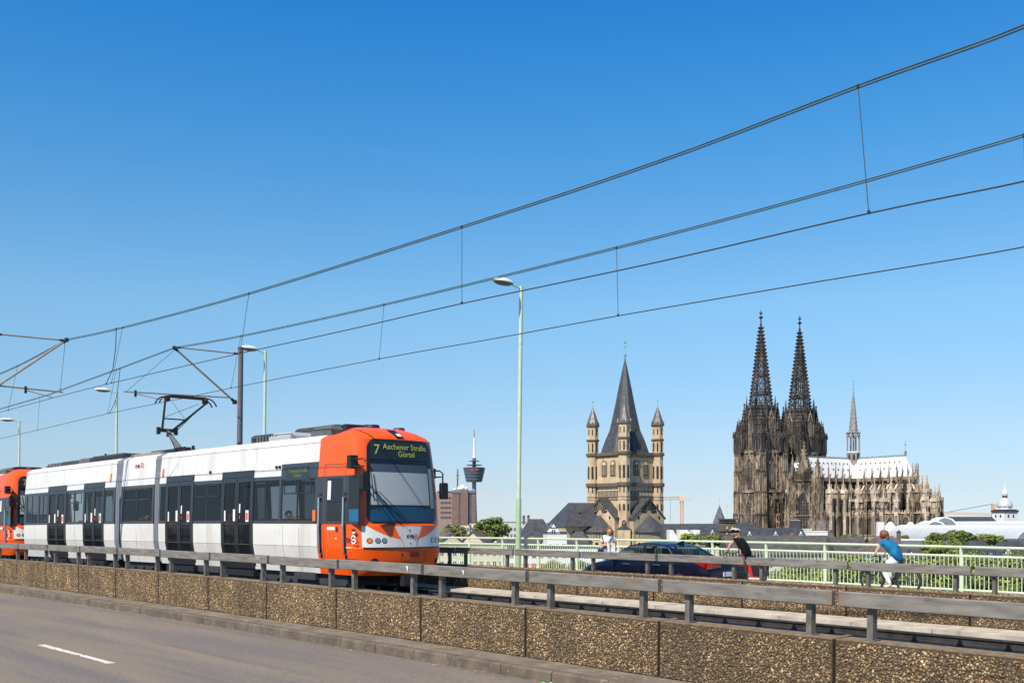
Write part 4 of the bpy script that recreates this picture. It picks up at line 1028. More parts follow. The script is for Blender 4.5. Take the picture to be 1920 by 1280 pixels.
CHIM = chm.mesh('chimney', [M_brick, M_slate])
def house(nm, label, cat, x0, x1, yr, ye, Y, depth, wall, roof, kind='side', rot=0.0, wins=None, chim=(), dorm=(), hip=0.0, group='old town houses'):
    k = Y / F; w = (x1 - x0) * k; zr, ze = ZY(yr, Y), ZY(ye, Y)
    t = thing(nm, label, cat, AT((x0 + x1) / 2, Y, GZ), CAMROT + R(rot), group)
    zr -= GZ; ze -= GZ; h = w / 2
    b = MB()
    if kind == 'gable': b.prism([(-h, 0), (h, 0), (h, ze), (0, zr), (-h, ze)], 'y', 0, depth)
    elif kind == 'flat': b.box(-h, h, 0, depth, 0, zr)
    else: b.box(-h, h, 0, depth, 0, ze)
    b.build('wall', wall, t)
    b = MB(); e = .35
    if kind == 'gable':
        for s_ in (-1, 1): b.prism([(s_ * (h + e), ze - .2), (0, zr + .02), (0, zr + .3), (s_ * (h + e), ze + .1)], 'y', -.25, depth + .2)
    elif kind == 'flat': b.box(-h - .1, h + .1, -.1, depth + .1, zr, zr + .35)
    else:
        dz = (zr - ze)
        if hip: b.loft([[(-h - e, -e, ze), (h + e, -e, ze), (h + e, depth + e, ze), (-h - e, depth + e, ze)], [(-h + hip, depth/2 - .05, zr + .3), (h - hip, depth/2 - .05, zr + .3), (h - hip, depth/2 + .05, zr + .3), (-h + hip, depth/2 + .05, zr + .3)]])
        else:
            b.prism([(-e, ze - .1), (depth + e, ze - .1), (depth + e, ze + .2), (depth/2, zr + .3), (-e, ze + .2)], 'x', -h - .2, h + .2)
    r = b.build('roof', roof, t)
    if wins:
        nx, nz, ww, wh, ztop, zstep = wins[:6]; me = WIND if len(wins) > 6 else WIN
        for j in range(nz):
            for i in range(nx):
                inst(me, 'window', t, (-h + w * (i + .5) / nx, 0, ztop - GZ - j * zstep - wh), 0, (ww, 1, wh))
    for u, dz in chim: inst(CHIM, 'chimney', r, (-h + w * u, depth * (.5 if kind != 'gable' else .4), zr + dz - .3), 0, (1.0, 1.0, 1.0))
    for u, f, sc in dorm:
        inst(DORM, 'dormer', r, (-h + w * u, depth/2 * f - .3, ze + (zr - ze) * f), 0, (sc, sc, sc))
    return t
house('town_house', 'brown-roofed gabled house directly right of the tram nose', 'house', 824, 868, 1000, 1017, 230, 9, M_cream, M_brownroof, 'gable', 14, (3, 3, .9, 1.3, -2.6, 2.6), ((.5, .5),))
house('town_house', 'dark-gabled brown house left of the round green tree', 'house', 864, 908, 997, 1017, 238, 9, M_cream, M_brownroof, 'gable', -10, (3, 3, .9, 1.3, -2.8, 2.6))
house('town_house', 'cream house seen through the railing just right of the tram', 'house', 822, 958, 1022, 1024, 190, 8, M_cream, M_slate2, 'flat', 0, (11, 3, .7, 1.2, -2.9, 2.1))
house('office_block', 'pale flat-roofed block with a blue-grey side, left of the tall lamp', 'building', 948, 988, 979, 985, 460, 10, M_ww, M_conc, 'flat', 20, (6, 2, 1.0, 1.6, -.2, 2.8))
house('town_house', 'slate-roofed house with skylights right of the tall lamp', 'house', 984, 1044, 974, 1014, 360, 16, M_cream, M_slate, 'side', 10, (5, 2, 1.0, 1.5, -5.5, 2.6), ((.25, .3), (.1, .2)), hip=3)
house('town_house', 'brown mansard house behind the railing at the tall lamp', 'house', 930, 1012, 1011, 1032, 260, 11, M_ww, M_slate2, 'side', -4, (7, 2, .8, 1.3, -5.6, 2.4), ((.8, .2),))
t = house('town_house', 'small white house with a black-and-white pointed dormer', 'house', 1026, 1063, 1000, 1004, 205, 8, M_ww, M_slate, 'flat', 4, (3, 3, .75, 1.25, -2.2, 2.2), group='old town houses')
b = MB(); b.prism([(-1.25, 0), (1.25, 0), (1.25, .3), (.6, 1.2), (.6, 1.5), (0, 2.25), (-.6, 1.5), (-.6, 1.2), (-1.25, .3)], 'y', -.1, .6, 0)
b.prism([(-.75, 1.1), (.75, 1.1), (0, 2.5)], 'y', -.16, -.1, 1); b.prism([(-.42, 1.25), (.42, 1.25), (0, 2.0)], 'y', -.2, -.15, 0); b.box(-.32, -.1, -.16, -.1, .1, .85, 1); b.box(.1, .32, -.16, -.1, .1, .85, 1)
b.build('dormer', [M_trim, M_slate], t, loc=(-.7, 0, ZY(1000.5, 205) - GZ))
house('riverside_restaurant', 'long white riverside house behind the railing with red awnings', 'building', 952, 1135, 1027, 1030, 178, 7, M_ww, M_slate2, 'flat', 0, (13, 2, .7, 1.1, -3.0, 1.9))
aw = MB()
for k in range(6): aw.prism([(-.55 + k * 1.35, 0), (.45 + k * 1.35, 0), (.3 + k * 1.35, -.8), (-.4 + k * 1.35, -.8)], 'y', -.15, -.05)
aw.build('awning', M_redm, bpy.data.objects['riverside_restaurant'], loc=(-6.5, 0, ZY(1056, 178) - GZ))
house('town_house', 'grey curved-roof house left of the church apse', 'house', 1060, 1102, 998, 1018, 300, 10, M_cream, M_slate2, 'side', -12, (4, 2, .9, 1.4, -5.2, 2.4), hip=2)
house('town_house', 'white house behind the pedestrian with the white shirt', 'house', 1120, 1190, 1030, 1034, 185, 7, M_ww, M_slate, 'flat', 0, (6, 2, .75, 1.2, -3.6, 2.0))
house('town_house', 'cream house behind the roof of the dark car', 'house', 1186, 1330, 1027, 1035, 195, 8, M_cream, M_slate, 'side', 0, (9, 2, .8, 1.2, -4.4, 2.0))
house('long_slate_house', 'long dark slate roof right of the church with white end gables', 'house', 1246, 1372, 983, 1009, 390, 14, M_cream, M_slate, 'side', -3, (9, 1, 1, 1.4, -5, 2.4), dorm=((.72, .35, .8),))
for i, (a, c, lab) in enumerate(((1255, 1273, 'narrow white gable nearest the church apse'), (1274, 1298, 'white slanted gable with a yellow front below the slate roof'), (1299, 1313, 'narrow white slanted gable left of the stone turret'))):
    Yh = 330; k = Yh / F; t = thing('white_gable_house', lab, 'house', AT((a + c) / 2, Yh, GZ), CAMROT, 'old town houses'); w = (c - a) * k / 2; z0, z1 = ZY(993, Yh) - GZ, ZY(1012, Yh) - GZ
    b = MB(); sh = [(-w, 0), (w * 1.0, 0), (w, z1 + .3), (w * .35, z0), (-w, z0)] if i == 1 else ([(-w, 0), (w, 0), (w, z1), (-w * .2, z0), (-w, z0)] if i == 0 else [(-w, 0), (w * .2, 0), (w * .4, z1), (w, z0), (-w, z0)])
    b.prism(sh, 'y', 0, 6); b.build('wall', M_ww, t)
    b = MB(); b.box(-w * .85, w * .7, -.06, .02, z1 - 2.5, z0 - 1.1) if i == 1 else b.box(-w * .4, w * .4, -.06, .02, z1 - 2, z1 - .6); b.build('front_panel', M_yellow if i == 1 else M_ochre, t)
house('town_house', 'dark slate house behind the helmeted cyclist', 'house', 1368, 1424, 981, 1001, 430, 14, M_cream, M_slate, 'side', 4, (5, 1, 1, 1.4, -3.4, 2.6))
house('dormer_house', 'slate house with triangular dormers in front of the cathedral towers', 'house', 1386, 1512, 991, 1008, 350, 13, M_cream, M_slate, 'side', 0, (8, 1, 1, 1.4, -4, 2.4), dorm=((.155, .12, 1.0), (.545, .12, 1.0), (.92, .12, 1.0)))
t = house('stair_shaft', 'dark box-shaped shaft above the dormer house', 'building', 1484, 1500, 976, 977, 372, 3, M_slate, M_conc, 'flat', 0)
t = house('white_roof_terrace', 'low white parapet building under the cathedral transept', 'building', 1503, 1552, 997, 999, 368, 8, M_ww, M_ww, 'flat', 0)
b = MB(); 
for k in range(8): b.box(-4.2 + k * .42, -3.98 + k * .42, -.1, .1, 0, .75)
b.box(-4.3, -1.0, -.1, .1, .65, .85); b.build('battlement', M_ww, t, loc=(0, 0, ZY(997, 368) - GZ + .3))
M_dimr = mat('weathered_render', (.30, .26, .21), .85, var=.2, vs=.5)
house('row_house', 'very long dark slate roof behind the railing below the cathedral', 'house', 1366, 1576, 1006, 1040, 262, 12, M_dimr, M_slate2, 'side', 0, (12, 1, .9, 1.3, -6.5, 2.3), ((.62, .3), (.98, .3)))
house('row_house', 'slate roof with a pale verge left of the blue-shirted cyclist', 'house', 1570, 1634, 1009, 1042, 258, 12, M_dimr, M_slate2, 'side', 3, (4, 1, .9, 1.3, -6.6, 2.3))
house('town_house', 'brown pitched roof right behind the blue-shirted cyclist', 'house', 1640, 1722, 1007, 1041, 240, 11, M_ww, M_brownroof, 'side', 8, (5, 2, .85, 1.3, -5.8, 2.2), ((.85, .2),), hip=3)
house('town_house', 'white gabled house low behind the railing right of the bicycle', 'house', 1686, 1732, 1030, 1047, 200, 8, M_ww, M_slate2, 'side', -6, (5, 2, .8, 1.2, -5.4, 2.0), dorm=((.5, .1, .6),))
house('town_house', 'cream gable end between railing bars below the row of slate roofs', 'house', 1436, 1486, 1050, 1062, 165, 8, M_cream, M_slate2, 'gable', 6, (4, 2, .8, 1.5, -6.2, 2.2))
house('town_house', 'slate-roofed house at the right with a flat white ridge', 'house', 1822, 1882, 1016, 1042, 255, 11, M_ww, M_slate, 'side', 5, (4, 1, .9, 1.3, -6.6, 2.2), hip=2)
house('town_house', 'dark slate house at the right picture edge with a white dormer', 'house', 1872, 1948, 1018, 1044, 235, 11, M_ww, M_slate, 'side', -8, (5, 1, .9, 1.3, -6.4, 2.2), dorm=((.28, .2, .8),), hip=2)
house('town_house', 'pinkish house peeping over the railing at the right edge', 'house', 1902, 1950, 1012, 1024, 300, 10, M_brownroof, M_slate2, 'side', 0, (4, 1, .9, 1.3, -5, 2.2))
house('warehouse', 'low flat white hall with a bright roof edge below the silver vaults', 'building', 1690, 1832, 1013, 1017, 400, 20, M_zincd, M_ww, 'flat', -3, None, group='museum halls')
random.seed(21)
far = [(836, 880, 984, 988, 640), (880, 940, 981, 986, 720), (936, 990, 983, 987, 800), (1000, 1050, 981, 986, 700), (1240, 1300, 983, 988, 900), (1296, 1350, 982, 987, 850), (1340, 1400, 984, 989, 950), (1760, 1830, 983, 988, 900), (1825, 1925, 984, 989, 800)]
fl = ['flat grey city block far behind the brown gables', 'wide grey city block behind the round tree', 'distant block left of the church nave with rooftop plant', 'distant grey block behind the slate house with skylights', 'distant low block right of the four-turret tower', 'distant block below the tower crane', 'distant block left of the cathedral', 'distant block right of the cathedral choir', 'distant block behind the silver vaults']
for (a, c, yr, ye, Y), lab in zip(far, fl):
    house('city_block', lab, 'building', a, c, yr, ye, Y, 20, random.choice((M_cream, M_ww, M_conc)), M_slate2, 'flat', random.uniform(-8, 8), (8, 2, 1.6, 2.2, -1.2, 4), group='distant city blocks')

# brick office tower with radomes
Yb = 900; k = Yb / F
bt = thing('brick_office_tower', 'brown brick office tower right of the tram mirror', 'building', AT(858, Yb, GZ), CAMROT)
X = lambda px: (px - 858) * k; Zb = lambda py: ZY(py, Yb) - GZ
b = MB(); b.box(X(780), X(848), 0, 16, 0, Zb(922)); b.box(X(847), X(891.5), -2, 16, 0, Zb(925)); b.build('wall', M_brickl, bt)
b = MB(); b.box(X(847.5), X(861), -2.6, 0, 0, Zb(925)); b.box(X(864), X(878), -4, 2, 0, Zb(918)); b.box(X(885), X(892), -2.4, 4, 0, Zb(926)); b.build('brick_pier', M_brick, bt)
b = MB(); b.box(X(861), X(864), -2.2, 0, 0, Zb(924)); b.box(X(878), X(885), -2.2, 0, 0, Zb(924)); b.build('recess', M_pod, bt)
b = MB(); b.box(X(848), X(892.5), -3, 15, Zb(924), Zb(919)); b.box(X(820), X(849), -.5, 15, Zb(922), Zb(920)); b.build('parapet', M_podl, bt)
wm = MB(); wm.box(-.5, .5, -.2, .05, 0, 1); WB = wm.mesh('window', [M_pane])
for i in range(8):
    for j in range(5): inst(WB, 'window', bt, (X(827 + i * 2.55), 0, Zb(935 + j * 9.2)), 0, (.6, 1, 1.9))
b = MB(); b.ball((X(862), 5, Zb(915)), 2.6, 12, 0, 1, 1, .85); b.ball((X(867), 5, Zb(914)), 3.0, 12, 0, 1, 1, .9); b.ball((X(872), 5, Zb(916)), 2.2, 12, 0); b.ball((X(852), 5, Zb(917)), 1.3, 8); b.build('radome', M_ww, bt, True)
b = MB(); b.tube([(X(857), 6, Zb(918)), (X(857.6), 6, Zb(878))], [.75, .35], 4); 
for py, w in ((890, 4), (893, 3), (885, 2.5), (880, 2), (898, 2)): b.box(X(857.4) - w * .4, X(857.4) + w * .4, 5.7, 6.3, Zb(py), Zb(py) + .5)
b.build('antenna_mast', M_roofg, bt)
# television tower
Yt = 3000; k = Yt / F; Zt = lambda py: ZY(py, Yt) - GZ
tv = thing('television_tower', 'slim television tower with a dark round pod and red-tipped white mast', 'tower', AT(889, Yt, GZ), CAMROT)
b = MB(); b.lathe([(9, 0), (6.2, Zt(930)), (5.6, Zt(903))], 16); b.build('shaft', M_conc, tv, True)
b = MB(); b.lathe([(22, Zt(903)), (25.5, Zt(893)), (30, Zt(880)), (31, Zt(877)), (29, Zt(876)), (5, Zt(876))], 24); pod_ = b.build('pod', M_pod, tv, True)
b = MB()
for py, r in ((899, 23.9), (893.5, 25.9), (887.5, 27.9)): b.lathe([(r - .6, Zt(py + .6)), (r + .3, Zt(py + .4)), (r + .3, Zt(py - .3)), (r - .6, Zt(py - .5))], 24)
b.build('window_bands', M_podl, pod_)
b = MB()
for py, r in ((871.5, 22), (864, 15)): b.lathe([(6, Zt(py + .6)), (r, Zt(py + .6)), (r, Zt(py - .4)), (6, Zt(py - .4))], 20)
b.lathe([(5.4, Zt(877)), (4.8, Zt(858))], 12); b.build('upper_platform', M_pod, tv)
b = MB(); b.lathe([(4.6, Zt(858)), (3.6, Zt(856)), (1.9, Zt(820))], 12, m=0); b.lathe([(1.7, Zt(820)), (1.5, Zt(812))], 8, m=1); b.lathe([(1.4, Zt(812)), (1.0, Zt(805))], 8, m=2); b.build('antenna_mast', [M_whitem, M_conc, M_redm], tv, True)
b = MB(); b.prism([(-8, 0), (-1, 0), (-1, 2.5), (-3.5, 2.5), (-3.5, 8), (-5.5, 8), (-5.5, 2.5), (-8, 2.5)], 'y', -29.5, -28.5); b.box(3, 11, -29, -27.5, 2.5, 6); b.build('red_sign', M_logo, pod_, loc=(0, 0, Zt(884)))
b = MB(); b.box(0, 18, -1, 1, 0, 3.4); b.build('service_arm', M_cranel, tv, loc=(8, 0, Zt(929)))

# tower cranes
def lattice(b, p, q, w, n, r=.12, m=0):
    p, q = Vector(p), Vector(q); t = (q - p).normalized(); a = t.cross(Vector((0, 1, 0))).normalized() if abs(t.y) < .9 else Vector((1, 0, 0)); c = t.cross(a)
    cs = [(a * sx + c * sy) * w / 2 for sx, sy in ((-1, -1), (1, -1), (1, 1), (-1, 1))]
    for o in cs: b.tube([p + o, q + o], r * 1.5, 4, m)
    for i in range(n):
        u, v = p + (q - p) * i / n, p + (q - p) * (i + 1) / n
        for j in range(4): b.tube([u + cs[j], v + cs[(j + 1) % 4]], r, 3, m)
Yc = 1000; k = Yc / F; Zc_ = lambda py: ZY(py, Yc) - GZ
cr = thing('tower_crane', 'pale orange tower crane right of the four-turret church', 'crane', AT(1278.5, Yc, GZ), CAMROT, 'tower cranes')
b = MB(); lattice(b, (0, 0, 0), (0, 0, Zc_(938)), 2.6, 26, .16); b.build('mast', M_cranep, cr)
b = MB(); lattice(b, (-2, 0, Zc_(933)), (-34 * k * 1.6, -6, Zc_(935)), 2.4, 16, .16); b.build('jib', M_cranep, cr)
b = MB(); b.box(-3, 3.2, -1.5, 1.5, Zc_(938), Zc_(929)); b.box(-1, 1, -1, 1, Zc_(929), Zc_(927)); b.build('slewing_cab', M_cranel, cr)
b = MB(); b.box(3, 9, -1, 1, Zc_(936), Zc_(934)); b.box(6.5, 9.4, -1.4, 1.4, Zc_(937), Zc_(932)); b.build('counterweight', M_cranel, cr)
b = MB(); b.tube([(-11, -2, Zc_(937)), (-11, -2, Zc_(978))], .12, 4); b.build('hoist_rope', M_darkm, cr)
cr2 = thing('tower_crane', 'orange crane with a long jib behind the domed white tower', 'crane', AT(1862.5, Yc, GZ), CAMROT, 'tower cranes')
b = MB(); b.box(-1.4, 1.4, -1.4, 1.4, 0, Zc_(944)); b.build('mast', M_cranep, cr2)
b = MB(); lattice(b, (0, 0, Zc_(964)), (-88 * k, 10, Zc_(960.5)), 1.6, 30, .14); lattice(b, (0, 0, Zc_(963)), (24 * k, -3, Zc_(963)), 1.6, 8, .14); b.build('jib', M_cranep, cr2)
b = MB(); b.tube([(0, 0, Zc_(944)), (-82 * k, 9, Zc_(960))], .22, 4); b.tube([(0, 0, Zc_(944)), (22 * k, -3, Zc_(962))], .22, 4); b.build('tie_rope', M_darkm, cr2)
b = MB(); b.box(18 * k, 25 * k, -1.5, 1.5, Zc_(965), Zc_(961)); b.build('counterweight', M_conc, cr2)

# domed white church tower, dark ridge beside it
Yd = 650; k = Yd / F; Zd = lambda py: ZY(py, Yd) - GZ
dt = thing('domed_church_tower', 'small white church tower with a grey dome and lantern at the right edge', 'church tower', AT(1884, Yd, GZ), CAMROT + R(18))
h = 5.0
b = MB(); b.box(-h, h, -h, h, 0, Zd(960)); b.build('wall', M_ww, dt)
b = MB(); b.box(-h - .5, h + .5, -h - .5, h + .5, Zd(960), Zd(956)); b.build('cornice', M_slate, dt); b = MB(); b.box(-h + .3, h - .3, -h + .3, h - .3, Zd(956), Zd(954.5)); b.build('attic_step', M_slate, dt)
b = MB(); b.lathe([(4.2, Zd(956)), (4.2, Zd(950)), (4.4, Zd(949)), (4.4, Zd(948))], 8, m=0, ph=math.pi/8); b.build('drum', M_ww, dt)
b = MB(); b.lathe([(4.6, Zd(949)), (4.5, Zd(946)), (4.0, Zd(941.5)), (3.0, Zd(937.5)), (1.7, Zd(935))], 16); b.build('dome', M_zinc, dt, True)
b = MB(); b.lathe([(1.5, Zd(935)), (1.5, Zd(926)), (1.75, Zd(925.5)), (1.75, Zd(924)), (1.4, Zd(922)), (1.2, Zd(919)), (.4, Zd(916)), (.12, Zd(908)), (.06, Zd(893))], 10, m=0); b.lathe([(1.53, Zd(933)), (1.53, Zd(928))], 10, m=1); b.build('lantern', [M_ww, M_brownroof], dt)
for rz in (0, -math.pi/2):
    for u in (-1.9, 1.9):
        v = Matrix.Rotation(rz, 3, 'Z') @ Vector((u, -h, Zd(970))); inst(WIND, 'window', dt, v, rz, (1.1, 1, 1.8))
hl_ = house('long_roof', 'long blue-grey roof between cathedral choir and domed tower', 'building', 1772, 1872, 969, 980, 640, 14, M_ww, M_slate, 'side', 4, group='museum halls')
# silver vaulted museum roofs
def vault(label, px0, Y0, px1, Y1, ytop, ybot):
    A, B = AT(px0, Y0, 0), AT(px1, Y1, 0); dv = B - A; w = dv.length; k = Y1 / F; r = (ybot - ytop) * k
    t = thing('vaulted_hall', label, 'museum hall', ((A.x + B.x) / 2, (A.y + B.y) / 2, GZ), math.atan2(dv.y, dv.x), 'museum halls')
    zt = ZY(ytop, Y1) - GZ; z0 = ZY(ybot, Y1) - GZ; n = 12
    ring = lambda x, e=0: [(x, (r + e) * (1 - math.cos(math.pi/2 * q / n)), z0 + (zt + e - z0) * math.sin(math.pi/2 * q / n)) for q in range(n + 1)] + [(x, r * 1.5, zt - .15 * (zt - z0)), (x, r * 1.9, z0 + .45 * (zt - z0)), (x, r * 2.0, z0)]
    b = MB(); b.loft([ring(-w/2), ring(w/2)]); b.build('vault_roof', M_zinc, t, True, ang=30)
    b = MB(); ns = int(w / 1.4)
    for i in range(ns + 1):
        x = -w/2 + w * i / ns; b.loft([ring(x - .05, .10), ring(x + .05, .10)])
    b.build('standing_seams', M_lampw, t)['kind'] = 'stuff'
    b = MB(); b.box(-w/2, w/2, .2, r * 2, 0, z0); b.build('wall', M_zincd, t)
    b = MB(); b.loft([[(p[0], p[1] * .9 + .25, z0 + (p[2] - z0) * .93) for p in ring(w/2 + .06)], [(p[0], p[1] * .9 + .25, z0 + (p[2] - z0) * .93) for p in ring(w/2 + .12)]]); b.build('vault_end', M_zincd, t)
    return t
vault('long front silver barrel-vault roof below the cathedral choir', 1662, 620, 1900, 430, 986, 1030)
vault('second silver vault roof rising behind the front one', 1700, 700, 1922, 520, 977, 1012)
vault('small silver half-vault at the foot of the choir', 1716, 610, 1735, 570, 976, 996)
vault('small raised silver half-vault right of the choir', 1738, 630, 1752, 590, 969, 990)
vault('silver vault end cut off by the right picture edge', 1912, 440, 1985, 400, 1000, 1030)
# stone bridge-tower with cornice, pointed tower roof and flag
Ys = 300; k = Ys / F; Zs = lambda py: ZY(py, Ys) - GZ
stt = thing('stone_turret', 'dark stone turret with a heavy flat cornice left of the helmeted cyclist', 'turret', AT(1364, Ys, GZ), CAMROT + R(12))
b = MB(); b.box(-1.75, 1.75, -1.75, 1.75, 0, Zs(974)); b.build('shaft', M_tuffd, stt)
for py, o, h in ((974.5, .35, .4), (979, .22, .22), (996, .25, .3), (1004, .2, .4), (1012, .3, .3)):
    b = MB(); b.box(-1.75 - o, 1.75 + o, -1.75 - o, 1.75 + o, Zs(py), Zs(py) + h); b.build('cornice', M_slate2, stt)
for u in (-.9, .7):
    b = MB(); b.prism([(u - .4, Zs(991)), (u + .4, Zs(991)), (u, Zs(985))], 'y', -1.85, -1.7); b.build('relief_gable', M_tuff, stt)
    b = MB(); b.ball((u, -1.75, Zs(1000)), .35, 8, 0, 1, .3, 1); b.build('relief_rosette', M_tuff, stt)
Yp = 620; k = Yp / F; Zp = lambda py: ZY(py, Yp) - GZ
pt_ = thing('pointed_tower', 'grey pointed tower roof with light facets left of the cathedral', 'church tower', AT(1349, Yp, GZ), CAMROT)
b = MB(); b.lathe([(3.6, 0), (3.6, Zp(983))], 8, ph=math.pi/8); b.build('shaft', M_cream, pt_)
b = MB(); b.lathe([(3.9, Zp(983)), (3.7, Zp(977)), (.06, Zp(946))], 8, ph=math.pi/8); b.build('roof', M_lead, pt_)
b = MB(); b.tube([(0, 0, Zp(947)), (0, 0, Zp(934))], .07, 5); b.box(-.4, .4, -.04, .04, Zp(938), Zp(937.5)); b.build('cross', M_pat, pt_)
fp = thing('flagpole', 'thin flagpole with a small pink flag left of the cathedral', 'flagpole', AT(1364, 500, GZ), CAMROT)
b = MB(); b.tube([(0, 0, 0), (0, 0, ZY(941, 500) - GZ)], .09, 5); b.build('pole', M_cranel, fp)
b = MB(); b.prism([(0, ZY(944, 500) - GZ), (-.9, ZY(947, 500) - GZ), (-.6, ZY(953, 500) - GZ), (0, ZY(951, 500) - GZ)], 'y', -.03, .03); b.build('flag', mat('pink_flag', (.75, .4, .42), .8), fp)
# ------------------------------------------------------------------ Gothic cathedral
def stone(name, lightc, midc, soot, slo, shi, streak=.16):
    m = mat(name, lightc, .9, col2=midc, vs=.35, detail=8, lo=.40, hi=.62, stretch=(1, 1, .3))
    add_layer(m, soot, .75, slo, shi, (1, 1, streak), 8)
    add_layer(m, soot, .09, slo + .02, shi + .05, (1, 1, .6), 6, seed=40)
    return m
M_cg = stone('sooty_shaded_stone', (.24, .185, .135), (.10, .08, .063), (.020, .018, .017), .46, .62)  # soot streaks, plus a base darkened to paint in recess shade
M_csh = stone('lit_weathered_shaft_stone', (.46, .355, .25), (.24, .185, .135), (.04, .033, .028), .50, .68, .3)  # paler than the wall: light on the shafts painted in, over soot streaks
M_cl = stone('pale_choir_stone', (.68, .56, .44), (.45, .36, .27), (.075, .06, .05), .56, .76)
M_cm = stone('mixed_transept_stone', (.44, .335, .23), (.22, .168, .12), (.033, .027, .022), .47, .65)
M_cs = stone('black_spire_stone', (.15, .122, .10), (.058, .050, .046), (.020, .019, .019), .42, .60)
M_cw = mat('cathedral_window', (.022, .02, .02), .4)
M_croof = mat('bright_lead_roof', (.66, .65, .64), .55, col2=(.58, .57, .57), vs=.08)
M_ridge = mat('ridge_crest', (.16, .19, .18), .6)
M_fl = mat('fleche_lead', (.30, .27, .25), .5, .1, var=.3, vs=.5)
YX = 752.0
EAST = (RIGHT * .53 - FWD * .848)
cth = thing('gothic_cathedral', 'huge dark Gothic cathedral with twin openwork spires and a bright roof', 'cathedral', AT(1600, YX, 0), math.atan2(EAST.y, EAST.x))
# local: x east, y north, z above the eye datum
FLZ = -9.0
def pinnacle(b, x, y, z0, w, h, sp, m=0):
    b.box(x - w/2, x + w/2, y - w/2, y + w/2, z0, z0 + h, m); b.lathe([(w * .62, z0 + h - .05), (w * .62, z0 + h + .25), (w * .42, z0 + h + .5), (.05, z0 + h + sp)], 4, (x, y, 0), m, math.pi/4)
    for f in (.35, .6, .8): b.lathe([(w * .42 * (1 - f) + .05, z0 + h + .4 + (sp - .4) * f), (w * .42 * (1 - f) + .32, z0 + h + .55 + (sp - .4) * f), (w * .42 * (1 - f) + .02, z0 + h + .75 + (sp - .4) * f)], 4, (x, y, 0), m, math.pi/4)
def relief(b, w, z0, z1, rnd, y, n, m=0, avoid=(), sh=0):
    """shafts, string courses, little gables and blind lancets on a wall plane y (outwards is -y)"""
    for i in range(n + 1):
        x = -w/2 + w * i / n
        if any(a < x < c for a, c in avoid): continue
        d = rnd.uniform(.3, .9); b.box(x - .2, x + .2, y - d, y + .1, z0, z1 - rnd.uniform(0, 1.5), sh or m)
        if i < n and not any(a < x + w/n/2 < c for a, c in avoid):
            zz = z0 + rnd.uniform(.5, 2)
            while zz < z1 - 4:
                h = rnd.uniform(3.5, 7); xm = x + w / n / 2; ww = w / n * .36
                b.prism(arch(xm - ww, xm + ww, zz, zz + h * .7, 'pointed', 4), 'y', y - .10, y + .05, 1)
                b.prism([(xm - ww - .25, zz + h * .72), (xm + ww + .25, zz + h * .72), (xm, zz + h * 1.05)], 'y', y - .55, y + .1, m); zz += h * 1.15
def gwin(w, h, nm='tower_window'):
    """tall traceried lancet with a crocketed gable, outwards is -y, foot at z=0"""
    b = MB(); zs = h - w * .9
    b.prism(arch(-w/2 - .5, w/2 + .5, -.3, zs, 'pointed', 8), 'y', -.35, .15, 0); b.prism(arch(-w/2, w/2, 0, zs, 'pointed', 8), 'y', -.42, -.30, 1)
    for k in range(1, 4): x = -w/2 + w * k / 4; b.box(x - .09, x + .09, -.6, -.40, 0, zs + .3 * w)
    k = 2.0
    while k < zs: b.box(-w/2, w/2, -.55, -.40, k, k + .12); k += 2.2
    b.tube([(w * .28 * math.cos(a * .7854), -.5, zs + w * .28 + w * .28 * math.sin(a * .7854)) for a in range(9)], .1, 4)
    for s_ in (-1, 1): b.prism([(s_ * (w/2 + 1.0), zs - .3), (s_ * (w/2 + .5), zs - .5), (0, h + w * .55), (0, h + w * .9)], 'y', -.9, -.1)
    for f in (.2, .4, .6, .8):
        for s_ in (-1, 1): x = s_ * (w/2 + .9) * (1 - f); z = zs + (h + w * .9 - zs) * f; b.box(x - .22, x + .22, -.95, -.2, z - .1, z + .5)
    b.lathe([(.12, h + w * .8), (.5, h + w * .95), (.1, h + w * 1.15), (.35, h + w * 1.25), (.03, h + w * 1.5)], 5, (0, -.5, 0))
    return b
